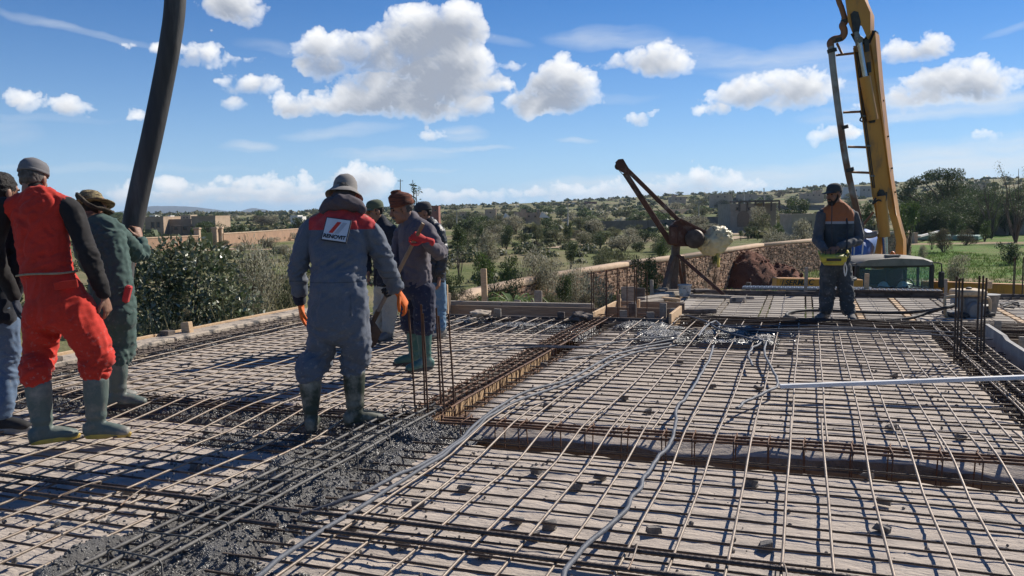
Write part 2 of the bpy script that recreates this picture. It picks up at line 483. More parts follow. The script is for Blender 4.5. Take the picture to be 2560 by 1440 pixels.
# a zoned cloth: colour changes at heights / sides of the garment itself
def zone_mat(name, base, zones, rough=.85, fine=.12, dirt=(.30, .27, .23), dirt_amt=.35):
 """zones: list of (axis, lo, hi, colour, extra) - extra optionally a second (axis, lo, hi)"""
 m = bpy.data.materials.new(name); m.use_nodes = True
 t = m.node_tree; l = t.links; b = t.nodes['Principled BSDF']
 b.inputs['Roughness'].default_value = rough; b.inputs['Specular IOR Level'].default_value = .25
 b.inputs['Sheen Weight'].default_value = .08
 tc = N(t, 'ShaderNodeTexCoord'); sp = N(t, 'ShaderNodeSeparateXYZ'); l.new(tc.outputs['Object'], sp.inputs[0])
 rgb = N(t, 'ShaderNodeRGB'); rgb.outputs[0].default_value = (*base, 1); cur = rgb.outputs[0]
 def rng(ax, lo, hi):
  a = N(t, 'ShaderNodeMath', operation='GREATER_THAN'); l.new(sp.outputs[ax], a.inputs[0]); a.inputs[1].default_value = lo
  c = N(t, 'ShaderNodeMath', operation='LESS_THAN'); l.new(sp.outputs[ax], c.inputs[0]); c.inputs[1].default_value = hi
  mu = N(t, 'ShaderNodeMath', operation='MULTIPLY'); l.new(a.outputs[0], mu.inputs[0]); l.new(c.outputs[0], mu.inputs[1])
  return mu.outputs[0]
 for (conds, colr) in zones:
  f = None
  for (ax, lo, hi) in conds:
   r = rng(ax, lo, hi)
   if f is None: f = r
   else:
    mu = N(t, 'ShaderNodeMath', operation='MULTIPLY'); l.new(f, mu.inputs[0]); l.new(r, mu.inputs[1]); f = mu.outputs[0]
  mx = N(t, 'ShaderNodeMix', data_type='RGBA'); l.new(f, mx.inputs['Factor']); l.new(cur, mx.inputs['A']); mx.inputs['B'].default_value = (*colr, 1)
  cur = mx.outputs['Result']
 no = N(t, 'ShaderNodeTexNoise'); no.inputs['Scale'].default_value = 5; no.inputs['Detail'].default_value = 8; no.inputs['Roughness'].default_value = .7
 l.new(tc.outputs['Object'], no.inputs['Vector'])
 mr = N(t, 'ShaderNodeMapRange', clamp=True); mr.inputs[1].default_value = .5; mr.inputs[2].default_value = .8; mr.inputs[4].default_value = dirt_amt; l.new(no.outputs['Fac'], mr.inputs[0])
 dx = N(t, 'ShaderNodeMix', data_type='RGBA'); l.new(mr.outputs[0], dx.inputs['Factor']); l.new(cur, dx.inputs['A']); dx.inputs['B'].default_value = (*dirt, 1)
 sn = N(t, 'ShaderNodeTexNoise'); sn.inputs['Scale'].default_value = 34; sn.inputs['Detail'].default_value = 4; l.new(tc.outputs['Object'], sn.inputs['Vector'])
 s1 = N(t, 'ShaderNodeMapRange', clamp=True); s1.inputs[1].default_value = .60; s1.inputs[2].default_value = .68; l.new(sn.outputs['Fac'], s1.inputs[0])
 s2 = N(t, 'ShaderNodeMapRange', clamp=True); s2.inputs[1].default_value = .95; s2.inputs[2].default_value = .30; s2.inputs[4].default_value = .55; l.new(sp.outputs[2], s2.inputs[0])
 s3 = N(t, 'ShaderNodeMath', operation='MULTIPLY'); l.new(s1.outputs[0], s3.inputs[0]); l.new(s2.outputs[0], s3.inputs[1])
 sx = N(t, 'ShaderNodeMix', data_type='RGBA'); l.new(s3.outputs[0], sx.inputs['Factor']); l.new(dx.outputs['Result'], sx.inputs['A']); sx.inputs['B'].default_value = (.33, .31, .285, 1); dx = sx
 n2 = N(t, 'ShaderNodeTexNoise'); n2.inputs['Scale'].default_value = 140; n2.inputs['Detail'].default_value = 2; l.new(tc.outputs['Object'], n2.inputs['Vector'])
 m2 = N(t, 'ShaderNodeMapRange'); m2.inputs[3].default_value = 1 - fine * 2; m2.inputs[4].default_value = 1 + fine * 2; l.new(n2.outputs['Fac'], m2.inputs[0])
 hv = N(t, 'ShaderNodeHueSaturation'); l.new(dx.outputs['Result'], hv.inputs['Color']); l.new(m2.outputs[0], hv.inputs['Value'])
 l.new(hv.outputs[0], b.inputs['Base Color'])
 wv = N(t, 'ShaderNodeTexNoise'); wv.noise_type = 'RIDGED_MULTIFRACTAL'; wv.inputs['Scale'].default_value = 7; wv.inputs['Detail'].default_value = 3; wv.inputs['Distortion'].default_value = .5
 wm = N(t, 'ShaderNodeMapping'); wm.inputs['Scale'].default_value = (1, 1, 1.7); wm.inputs['Rotation'].default_value = (0, .5, 0); l.new(tc.outputs['Object'], wm.inputs[0]); l.new(wm.outputs[0], wv.inputs['Vector'])
 bu = N(t, 'ShaderNodeBump'); bu.inputs['Strength'].default_value = .55; bu.inputs['Distance'].default_value = .014
 l.new(wv.outputs['Fac'], bu.inputs['Height']); l.new(bu.outputs[0], b.inputs['Normal'])
 return m
def text_obj(cu):
 t = bpy.data.objects.new('lettering', cu); COL.objects.link(t)
 me = bpy.data.meshes.new_from_object(t.evaluated_get(bpy.context.evaluated_depsgraph_get())); bpy.data.objects.remove(t)
 if not me.materials: me.materials.append(cu.materials[0])
 o = bpy.data.objects.new('lettering', me); COL.objects.link(o); return o
# ------------------------------------------------------------------ deck materials
M_DECK = mat('deck', (.54, .462, .388), (.39, .34, .295), scale=5.5, rough=.95, bump=1.0, bscale=20, stretch=(.6, 1.9, 1), col3=(.17, .155, .145), scale3=4.2, lo3=.545, hi3=.76, lo=.36, hi=.66, bdist=.016)
M_DECKEDGE = mat('deck_edge', (.27, .24, .21), (.12, .11, .10), scale=7, rough=.95, bump=1.0, bscale=30, bdist=.03)
M_WOOD = mat('form_wood', (.36, .255, .165), (.25, .175, .11), scale=5, rough=.8, bump=.3, bscale=30, stretch=(.6, 8, 8), col3=(.30, .26, .22), scale3=1.6, lo3=.5, hi3=.75)
M_WOODGREY = mat('grey_wood', (.36, .31, .25), (.24, .205, .165), scale=6, rough=.88, bump=.4, bscale=30, stretch=(.7, 7, 7), col3=(.16, .14, .12), scale3=3, lo3=.55, hi3=.8)
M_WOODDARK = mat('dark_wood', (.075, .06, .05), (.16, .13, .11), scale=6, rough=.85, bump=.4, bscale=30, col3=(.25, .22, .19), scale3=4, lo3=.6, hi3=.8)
M_WOODNEW = mat('new_wood', (.62, .44, .27), (.50, .33, .18), scale=5, rough=.8, bump=.2, bscale=30, stretch=(.6, 8, 8))
M_PLANKFAR = mat('far_plank', (.44, .395, .335), (.33, .29, .245), scale=3, rough=.9, bump=.3, bscale=20, stretch=(.6, 5, 5), objvar=.16, col3=(.22, .2, .18), scale3=1.5, lo3=.58, hi3=.8)
M_BAR = mat('rebar_steel', (.285, .235, .185), (.185, .14, .105), scale=9, rough=.5, metal=.3, col3=(.22, .11, .055), scale3=2.2, lo3=.56, hi3=.72, bump=.4, bscale=160, bdist=.004)
M_BARDARK = mat('rebar_dark', (.10, .075, .06), (.055, .04, .032), scale=9, rough=.55, metal=.4, bump=.6, bscale=160, bdist=.004)
M_BARRUST = mat('rebar_rust', (.165, .085, .048), (.095, .052, .034), scale=8, rough=.75, metal=.15, bump=.4, bscale=160, bdist=.004)
M_SPLASH = mat('splashed_bar', (.15, .14, .125), (.07, .065, .06), scale=12, rough=.6, col3=(.25, .23, .20), scale3=5, lo3=.52, hi3=.7, bump=.6, bscale=90, bdist=.005)
M_WET = mat('wet_concrete', (.15, .143, .13), (.075, .071, .066), scale=11, rough=.18, rough2=.5, bump=1.0, bscale=60, spec=.6, bdist=.02)
M_STONE = mat('wet_aggregate', (.18, .17, .155), (.09, .086, .08), scale=20, rough=.22, rough2=.45, island=.4, spec=.45)
M_CONDUIT = mat('conduit', (.125, .134, .152), (.085, .091, .105), scale=5, rough=.55, spec=.3, bump=.3, bscale=90)
M_BLOCK = mat('spacer', (.26, .24, .215), (.15, .14, .13), scale=12, rough=.95, bump=.8, bscale=40)
M_ALU = mat('aluminium', (.80, .79, .76), (.66, .64, .60), scale=6, rough=.5, metal=.0, stretch=(.5, 6, 6), col3=(.42, .40, .37), scale3=5, lo3=.6, hi3=.8)
def gfix(o):
 o.rotation_euler = (0, 0, -GA); return o
def build_local(mb, name, mats, parent=None, smooth=False, auto=None):
 me = mb.mesh(name)
 mats = mats if isinstance(mats, (list, tuple)) else [mats]
 for m in mats: me.materials.append(m)
 if len(mats) > 1: me.polygons.foreach_set('material_index', mb.m)
 if smooth: me.polygons.foreach_set('use_smooth', [True] * len(me.polygons))
 o = bpy.data.objects.new(name, me); COL.objects.link(o)
 if parent is not None: o.parent = parent
 if auto is not None: set_auto(o, auto)
 return o
def gthing(name, u, t, z, label, cat, group=None):
 return gfix(thing(name, G(u, t, z), label, cat, group))
# ------------------------------------------------------------------ deck slabs (u0,u1,t0,t1), with uneven rough top
def deck_slab(name, u0, u1, t0, t1, res, amp=1.0, drop=.14, slope=False):
 nu, nt = max(2, int((u1 - u0) / res)), max(2, int((t1 - t0) / (res * 1.6)))
 us = np.linspace(u0, u1, nu + 1, dtype=np.float32); ts = np.linspace(t0, t1, nt + 1, dtype=np.float32)
 T, U = np.meshgrid(ts, us)
 Z = .003 * perlin(T * 6.5 + 9, U * 14) + .004 * perlin(T * 19, U * 27) + .003 * perlin(T * 33, U * 41) + .004 * amp * perlin(T * .9 + 3, U * 7.5) + .006 * amp * fbm(T * 3.1, U * 9.3 + 5, 4) + .004 * perlin(T * 14, U * 16) - .004
 plate = np.clip(np.abs(((U * 1.0) % .5) / .5 - .5) * 2, 0, 1)
 Z -= .006 * amp * np.clip((plate - .93) / .07, 0, 1) * (perlin(T * 2, U * 2) > -.2)
 ed = np.minimum(np.minimum(U - u0, u1 - U), np.minimum(T - t0, t1 - T))
 Z -= np.clip(.05 - ed, 0, .05) * .5 * np.clip(perlin(T * 6, U * 6) + .3, 0, 1)
 U2 = U.copy()
 U2[0] += .035 * perlin(ts * 3.1, ts * 0 + 2.5); U2[-1] += .045 * perlin(ts * 2.3, ts * 0 + 7.7)
 if slope:
  q = np.clip(1 - (U - u0) / .24, 0, 1); Z -= .10 * q * q * (3 - 2 * q) * np.clip(.75 + .5 * perlin(T * 1.7, U * 2), .25, 1.2)
 V = np.stack([T, U2, Z], -1).reshape(-1, 3).tolist()
 W = nt + 1
 fs, mi = [], []
 for i in range(nu):
  for j in range(nt):
   a = i * W + j
   fs.append((a, a + 1, a + W + 1, a + W)); mi.append(0)
 ring = [j for j in range(W)] + [i * W + nt for i in range(1, nu + 1)] + [nu * W + j for j in range(nt - 1, -1, -1)] + [i * W for i in range(nu - 1, 0, -1)]
 b0 = len(V)
 for r in ring: V.append((V[r][0], V[r][1], -drop))
 k = len(ring)
 for i in range(k):
  j = (i + 1) % k
  fs.append((ring[j], ring[i], b0 + i, b0 + j)); mi.append(1)
 fs.append(tuple(b0 + i for i in range(k))[::-1]); mi.append(1)
 mb = MB(); mb.v, mb.f, mb.m = V, fs, mi
 o = build_local(mb, name, [M_DECK, M_DECKEDGE]); gfix(o)
 for p in o.data.polygons:
  if p.material_index == 0: p.use_smooth = True
 tag(o, kind='structure')
 return o
BAYS = dict(b1=(5.22, 10.36, -6.35, -2.75), b2=(5.22, 10.45, -2.30, 1.35), b3=(.2, 4.72, -2.30, 5.2), b4=(.2, 4.72, -6.35, -2.75), b5=(5.22, 6.5, 1.80, 5.2))
deck_slab('slab_formwork', *BAYS['b3'], .035)
deck_slab('slab_formwork', *BAYS['b2'], .05, slope=True)
deck_slab('slab_formwork', *BAYS['b1'], .07)
deck_slab('slab_formwork', *BAYS['b4'], .045)
deck_slab('slab_formwork', *BAYS['b5'], .06, slope=True)
# trench floors and side boards (the beam moulds)
mould = thing('beam_mould', G(5, -2.5, -.3), 'brown plywood moulds of the beam trenches below the steel cages', 'formwork')
gfix(mould)
def mboard(u0, u1, t0, t1, z0, z1, m=M_WOOD):
 mb = MB(); mb.bbox(((t0 + t1) / 2 + 2.5, (u0 + u1) / 2 - 5, (z0 + z1) / 2 + .3), (abs(t1 - t0), abs(u1 - u0), abs(z1 - z0)), None, 0, .003)
 return build_local(mb, 'board', m, mould)
mboard(4.60, 5.34, -7.05, 5.2, -.36, -.335)
mboard(5.35, 10.40, -2.86, -2.20, -.36, -.335); mboard(.2, 4.59, -2.86, -2.20, -.36, -.335)
mboard(5.35, 10.40, 1.24, 1.90, -.36, -.335)
mboard(10.41, 11.2, -7.05, 5.5, -.36, -.335)
mboard(5.35, 10.40, -6.86, -6.25, -.36, -.335); mboard(.2, 4.59, -6.86, -6.25, -.36, -.335)
for (a, b) in ((-6.3, -4.4), (-4.4, -2.78), (-2.28, -.55), (-.55, 1.3), (1.82, 3.4), (3.4, 5.1)):
 mboard(5.235, 5.262, a, b - .01, -.332, -.142); mboard(4.675, 4.702, a, b - .01, -.332, -.142)
for (a, b) in ((5.25, 7.0), (7.0, 8.8), (8.8, 10.4)):
 mboard(a + .02, b - .01, -2.285, -2.26, -.332, -.142, M_WOODNEW); mboard(a + .02, b - .01, -2.80, -2.768, -.332, -.142, M_WOODNEW)  # paler wood colour stands in for sunlight on these trench walls
 mboard(a + .02, b - .01, 1.31, 1.335, -.332, -.142)
 mboard(a + .02, b - .01, -6.4, -6.37, -.332, -.142)
for (a, b) in ((.3, 2.4), (2.4, 4.65)):
 mboard(a, b - .01, -2.285, -2.26, -.332, -.142); mboard(a, b - .01, -2.80, -2.768, -.332, -.142); mboard(a, b - .01, -6.4, -6.37, -.332, -.142)
for (a, b) in ((-1.6, .4), (.4, 2.4), (2.4, 5.4)):
 mboard(11.115, 11.14, a, b - .01, -.332, -.03, M_WOODDARK); mboard(10.405, 10.43, a, b - .01, -.332, -.142)
# far deck: panels of narrow slats between joists
far = thing('slat_deck', G(12.8, 1.5, 0), 'far deck of narrow grey slats laid between pale joists', 'deck'); gfix(far)
JO = [-1.86, -1.15, -.53, .07, .71, 1.30, 1.90, 2.55, 3.2, 3.85, 4.5, 5.2]
slat_me = None
for j in range(len(JO)):
 w = .075
 mb = MB(); mb.bbox((JO[j] - 1.5, 0, -.022), (w, 3.28, .05), None, 0, .004)
 build_local(mb, 'joist', M_WOODNEW if j in (4, 5, 7) else M_WOODGREY, far)
 if j < len(JO) - 1:
  a, b = JO[j] + .06, JO[j + 1] - .06
  ns = 19
  for i in range(ns):
   u = 11.14 + (i + .5) * 3.28 / ns
   if slat_me is None:
    mb = MB(); mb.bbox((0, 0, 0), (1, .158, .03), None, 0, .006)
    o = build_local(mb, 'slat', M_PLANKFAR, far); slat_me = o
   else:
    o = copy_part(slat_me, far)
   o.location = ((a + b) / 2 - 1.5 + random.uniform(-.006, .006), u - 12.8, -.015 + random.uniform(-.006, .005))
   o.scale = (b - a, 1, 1); o.rotation_euler = (random.uniform(-.03, .03), 0, random.uniform(-.004, .004))
# storey under the deck
mb = MB()
for (t0, t1, u0, u1) in ((-7.0, 5.4, .2, .45), (-7.0, -6.75, .45, 10.6), (5.15, 5.4, .45, 14.4), (-1.6, 5.15, 14.2, 14.4), (-1.75, -1.5, 10.6, 14.4), (-7.0, -1.75, 10.35, 10.6), (1.85, 2.05, 6.5, 10.4), (2.05, 5.15, 6.3, 6.5), (2.05, 5.15, 10.33, 10.42)):
 mb.box(((t0 + t1) / 2, (u0 + u1) / 2, -1.75), (t1 - t0, u1 - u0, 2.7))
M_RENDER = mat('block_wall', (.42, .37, .31), (.32, .28, .23), scale=2, rough=.95, bump=.5)
gfix(build_local(mb, 'storey_wall', M_RENDER)); tag(bpy.data.objects['storey_wall'], kind='structure')
mb = MB(); mb.box((-.8, 7.2, -3.04), (13, 15, .2)); gfix(tag(build_local(mb, 'storey_floor', M_RENDER), kind='structure'))
# ------------------------------------------------------------------ reinforcement mats
def bar_mesh(name, length, r, axis, zprof=None, wave=.004, n=6, step=.22, m=None, seed=0):
 rnd = random.Random(seed)
 k = max(2, int(length / step))
 pts = []
 p1, p2 = rnd.uniform(0, 9), rnd.uniform(0, 9)
 for i in range(k + 1):
  s = length * i / k
  dz = wave * mnoise.noise(Vector((s * 1.3 + p1, seed * 3.1, 0))) * 1.6
  dw = wave * 1.6 * mnoise.noise(Vector((s * .9 + p2, seed * 5.1, 4)))
  z = (zprof(s) if zprof else 0) + dz
  pts.append((s, dw, z) if axis == 'x' else (dw, s, z))
 mb = MB(); mb.tube(pts, r, n)
 me = mb.mesh(name)
 me.polygons.foreach_set('use_smooth', [True] * len(me.polygons))
 me.materials.append(m or M_BAR)
 return me
def add_bar(me, root, loc, rot=0.0, name='rebar'):
 o = bpy.data.objects.new(name, me); COL.objects.link(o); o.parent = root; o.location = loc; o.rotation_euler = (0, 0, rot)
 return o
def rebar_mat(label, u0, u1, t0, t1, Ls, Ts, lprof=None, lu=None, ltop=.062, ttop=.045, shadedT=True, kinks=True):
 root = gthing('reinforcement_mat', u0, t0, 0, label, 'rebar mat', 'reinforcement mats on the deck')
 lu0, lu1 = lu or (u0, u1)
 lm = [bar_mesh('lengthwise_bar', lu1 - lu0, .0068, 'y', (lambda s: lprof(s + lu0)) if lprof else None, .007, 6, .12, M_BAR, k) for k in range(4)]
 tm = [bar_mesh('crosswise_bar', t1 - t0, .0062, 'x', None, .006, 5, .2, M_BARDARK if shadedT else M_BAR, 10 + k) for k in range(4)]  # darker steel colour stands in for the shaded side of the crosswise bars
 for i, t in enumerate(Ls):
  add_bar(lm[i % 4], root, (t - t0 + random.uniform(-.012, .012), lu0 - u0 + random.uniform(-.06, .06), ltop), random.uniform(-.004, .004))
 for i, u in enumerate(Ts):
  add_bar(tm[i % 4], root, (random.uniform(-.05, .05), u - u0 + random.uniform(-.012, .012), ttop + random.uniform(-.004, .003)), random.uniform(-.004, .004))
 return root
def prof_over_A(u):
 if u < 4.35: return 0
 if u < 4.9: return (u - 4.35) / .55 * .055
 return .055 if u < 5.35 else max(0, .055 - (u - 5.35) * .1)
fr = lambda a, b, s: [a + s * i for i in range(int((b - a) / s + .5) + 1)]
rebar_mat('steel mat over the near right bay with crooked lengthwise bars', .5, 4.7, -2.28, 5.0, fr(-1.93, 4.9, .207), fr(.55, 4.66, .147), prof_over_A, (.5, 5.55))
rebar_mat('steel mat over the middle bay right of the rusty cage, crossed by conduits', 5.2, 10.45, -2.32, 1.75, fr(-1.93, 1.3, .207), fr(5.38, 10.9, .147), None, (5.05, 10.75), .062)
rebar_mat('splashed steel mat over the left bay behind the grey coverall', 5.2, 10.35, -6.5, -2.45, fr(-6.25, -2.8, .21), fr(5.35, 10.3, .15), None, (4.95, 10.42), .058)
rebar_mat('steel mat over the near left bay under the man in red coveralls', .5, 4.7, -6.5, -2.45, fr(-6.25, -2.8, .21), fr(.6, 4.65, .152), prof_over_A, (.5, 5.45))
rebar_mat('loose steel mat over the small bay by the right edge', 5.2, 6.6, 1.2, 4.9, fr(1.95, 4.8, .21), fr(5.35, 6.5, .15), None, (5.0, 6.6))
# thin mesh on the far deck
fm = gthing('reinforcement_mat', 11.1, -1.6, 0, 'sparse thin steel mat lying on the far slatted deck', 'rebar mat', 'reinforcement mats on the deck')
tb = bar_mesh('thin_bar', 6.9, .004, 'x', None, .01, 4, .3, M_BARDARK, 31); lb = bar_mesh('thin_bar', 3.3, .004, 'y', None, .012, 4, .3, M_BARDARK, 32)
for u in fr(11.25, 14.3, .26): add_bar(tb, fm, (0, u - 11.1, .022))
for t in fr(-1.5, 5.2, .62): add_bar(lb, fm, (t + 1.6, 0, .03), random.uniform(-.01, .01))
# heavy ribbed pairs across the near bays
def ribbed_bar(length, r, seed):
 mb = MB(); n = 6
 k = int(length / .014)
 pts, rr = [], []
 for i in range(k + 1):
  s = length * i / k
  pts.append((s, .006 * mnoise.noise(Vector((s * .6, seed, 0))), .004 * mnoise.noise(Vector((s * .8, seed, 3))))); rr.append(r if i % 2 else r * 1.16)
 mb.tube(pts, rr, n)
 me = mb.mesh('ribbed_bar'); me.materials.append(M_BARDARK)
 return me
for (u, lab) in ((3.03, 'nearer thick ribbed bar laid across the near mats'), (3.21, 'farther thick ribbed bar laid across the near mats')):
 for (t0, ln, side) in ((-6.3, 4.1, 'left'), (-2.15, 7.2, 'right')):
  o = bpy.data.objects.new('ribbed_bar', ribbed_bar(ln, .0098, u + t0)); COL.objects.link(o)
  o.location = G(u, t0, .081); gfix(o)
  tag(o, lab + (', left of the gravel-filled beam' if side == 'left' else ', right of the gravel-filled beam'), 'steel bar', 'thick ribbed bars')
# bent tie hooks of thin bar on the heavy pair
for i, t in enumerate((-3.72, -3.45, -3.1, -.62, -.05, .38, -4.1)):
 mb = MB(); u = 3.12 + random.uniform(-.02, .02)
 P = [(0, -.12, .0), (.005, -.05, .012), (0, .06, .016), (-.01, .12, .004), (-.03, .115, -.02), (-.035, .07, -.03)]
 mb.tube([Vector(p) for p in (tuple(x) for x in cr(P, 3))], .0035, 5)
 o = build_local(mb, 'tie_hook', M_BAR, smooth=True); o.location = G(u, t, .088); o.rotation_euler = (0, 0, -GA + random.uniform(-.3, .3))
 tag(o, 'thin bent wire hook tied over the thick ribbed bars', 'wire hook', 'wire hooks on the thick ribbed bars')
# ------------------------------------------------------------------ beam cages
def stirrup_mesh(w, h, r=.0042, m=None, hook=True):
 mb = MB(); b = .018
 P = [(-w / 2, 0, h / 2 - b), (-w / 2, 0, -h / 2 + b), (-w / 2 + b, 0, -h / 2), (w / 2 - b, 0, -h / 2), (w / 2, 0, -h / 2 + b), (w / 2, 0, h / 2 - b), (w / 2 - b, 0, h / 2), (-w / 2 + b, 0, h / 2)]
 mb.tube(P, r, 5, closed=True)
 if hook:
  mb.tube([(-w / 2 + b, .006, h / 2), (-w / 2 + .004, .006, h / 2 + .012), (-w / 2 - .012, .006, h / 2 - .004), (-w / 2 + .05, .012, h / 2 - .06)], r, 5)
 me = mb.mesh('stirrup'); me.materials.append(m or M_BARRUST)
 me.polygons.foreach_set('use_smooth', [True] * len(me.polygons))
 return me
def cage(label, axis, s0, s1, c, w, ztop, zbot, step, m, mst, ntop=3, r=.0075, jitter=.02, nbot=3, mid=True):
 """axis 'u': runs along u at t=c ; axis 't': runs along t at u=c"""
 root = gthing('beam_cage', s0 if axis == 'u' else c, c if axis == 'u' else s0, 0, label, 'rebar cage', 'steel cages of the beams')
 L = s1 - s0
 bms = [bar_mesh('cage_bar', L, r, 'y', None, .008, 6, .2, m, 50 + k) for k in range(3)]
 rot = 0 if axis == 'u' else -PI / 2
 def put(me, off, s, z, rz=0, name='rebar'):
  if axis == 'u': return add_bar(me, root, (off, s, z), rot + rz, name)
  return add_bar(me, root, (s, -off, z), rot + rz, name)
 for i in range(ntop): put(bms[i % 3], -w / 2 + .012 + (w - .024) * i / max(1, ntop - 1), random.uniform(-.1, .1), ztop - .012)
 for i in range(nbot): put(bms[(i + 1) % 3], -w / 2 + .012 + (w - .024) * i / max(1, nbot - 1), random.uniform(-.1, .1), zbot + .012)
 if mid:
  for sgn in (-1, 1): put(bms[2], sgn * (w / 2 - .012), 0, (ztop + zbot) / 2)
 sm = stirrup_mesh(w, ztop - zbot, .0042, mst)
 k = int(L / step)
 for i in range(k + 1):
  o = put(sm, random.uniform(-.006, .006), min(L - .02, .03 + i * step + random.uniform(-jitter, jitter)), (ztop + zbot) / 2, random.uniform(-.08, .08), 'stirrup')
  o.rotation_euler.x = random.uniform(-.06, .06)
 return root
cage('long rusty beam cage running away from the middle column, open trench beside it', 'u', 5.35, 10.75, -2.50, .26, .085, -.20, .125, M_BARRUST, M_BARRUST, 4)
cage('beam cage half buried in fresh wet concrete at the front', 'u', 1.2, 5.3, -2.55, .30, .10, -.2, .19, M_SPLASH, M_SPLASH, 4, .0085)
cage('dark cross-beam cage right of the middle column, above an empty trench', 't', -2.35, 5.2, 4.97, .17, .095, -.24, .215, M_BARRUST, M_BARRUST, 3, .0085, .03, 2, False)
cage('splashed cross-beam cage left of the middle column, behind the red and grey men', 't', -6.4, -2.6, 4.97, .22, .085, -.22, .16, M_BARDARK, M_BARDARK, 4, .008)
cage('dark edge-beam cage along the left parapet board', 'u', 2.2, 10.3, -6.56, .24, .075, -.22, .15, M_BARDARK, M_BARDARK, 4, .008)
cage('far cross-beam cage in front of the slatted deck', 't', -1.5, 5.4, 10.95, .20, .07, -.22, .2, M_BARDARK, M_BARDARK, 4, .008)
cage('dark far cage under the upright edge boards', 't', -6.3, -1.6, 10.22, .16, .06, -.1, .2, M_BARDARK, M_BARDARK, 3, .008)
cage('beam cage along the stairwell board at the right', 'u', 5.35, 10.8, 1.56, .30, .08, -.22, .15, M_BAR, M_BARDARK, 4, .008)
# bundle of long bars between the middle bay and the far deck
bn = gthing('bar_bundle', 10.6, -1.5, 0, 'bundle of long dark bars lying in front of the slatted deck', 'steel bars')
for i in range(9): add_bar(bar_mesh('bundle_bar', 6.7, .007, 'x', None, .02, 5, .25, M_BARDARK, 70 + i), bn, (random.uniform(-.2, .2), -.14 + i * .045, .055 + .01 * (i % 3)), random.uniform(-.012, .012))
# column starter bars
def starter(label, pts, top, m=M_BARRUST, r=.0075, base=-.2):
 c = sum((Vector((p[0], p[1], 0)) for p in pts), Vector()) / len(pts)
 root = thing('column_starter', (c.x, c.y, base), label, 'starter bars', 'column starter bars')
 for (x, y, zt, lx) in [(p[0], p[1], top * (p[2] if len(p) > 2 else 1), p[3] if len(p) > 3 else 0) for p in pts]:
  mb = MB(); k = 9
  mb.tube([(x + lx * (i / k) ** 1.5 + .004 * mnoise.noise(Vector((i * .5, x * 9, y))), y + .004 * mnoise.noise(Vector((i * .5, y * 9, x))), base + (zt - base) * i / k) for i in range(k + 1)], r, 6)
  mb.build('rebar', m, root, smooth=True)
 for z in (.06, -.06):
  mb = MB(); xs = [p[0] for p in pts]; ys = [p[1] for p in pts]
  P = [(min(xs) - .01, min(ys) - .01, z), (max(xs) + .01, min(ys) - .01, z + .01), (max(xs) + .01, max(ys) + .01, z), (min(xs) - .01, max(ys) + .01, z + .005)]
  mb.tube(P, .004, 5, closed=True); mb.build('tie', m, root, smooth=True)
 return root
def cpts(pxs, y0, jit=0):
 return [tuple(at(x, y)[:2]) for x, y in pxs]
c0 = at(1086, 1045)
starter('six rusty starter bars in front of the man with green boots', [(c0.x - .13, c0.y - .02, .98, -.03), (c0.x - .035, c0.y - .06, .95, -.02), (c0.x + .085, c0.y - .08, .93, -.03), (c0.x - .08, c0.y + .16, 1.0, -.01), (c0.x + .04, c0.y + .13, .97, -.02), (c0.x + .14, c0.y + .10, .92, -.03)], .80)
c1 = at(1520, 805)
starter('group of tall starter bars beside the wooden mould box', [(c1.x - .22, c1.y - .08, 1.0, .0), (c1.x - .185, c1.y + .02, .97), (c1.x - .03, c1.y - .05, .98), (c1.x + .0, c1.y + .12, .99), (c1.x + .12, c1.y - .05, 1.05), (c1.x + .16, c1.y + .1, 1.0), (c1.x + .25, c1.y - .02, 1.03), (c1.x + .38, c1.y + .2, 1.0), (c1.x + .42, c1.y + .3, 1.01), (c1.x + .53, c1.y + .1, .95)], .68)
c2 = at(2412, 905)
starter('grey starter bars in front of the vibrator motor', [(c2.x - .10, c2.y, 1.0), (c2.x - .06, c2.y - .03, .98), (c2.x - .01, c2.y + .12, .96), (c2.x + .12, c2.y + .02, 1.0), (c2.x + .15, c2.y - .04, .98), (c2.x + .20, c2.y + .1, .99)], .80, M_BARDARK, .009)
c3 = pd(2545, 745, 12.6)
starter('starter bars by the right border beyond the slatted deck', [(c3.x - .08, c3.y, 1.0), (c3.x - .03, c3.y + .05, 1.0), (c3.x + .06, c3.y, 1.0), (c3.x + .1, c3.y + .06, 1.0)], .64, M_BARDARK, .008)
starter('starter bars just outside the right border near the front', [(3.12, 4.3), (3.2, 4.22), (3.28, 4.36), (3.36, 4.26), (3.24, 4.45)], .8, M_BARDARK, .008)
c4 = at(45, 985)
starter('two thin starter bars between the man in jeans and the man in red', [(c4.x - .03, c4.y, 1.0), (c4.x + .10, c4.y + .04, .98)], .60, M_BARDARK, .007)
c5 = pd(1592, 715, 16.2)
starter('thin starter bars rising beyond the winch', [(c5.x - .05, c5.y, 1.0), (c5.x + .04, c5.y, .95)], .6, M_BARDARK, .007)
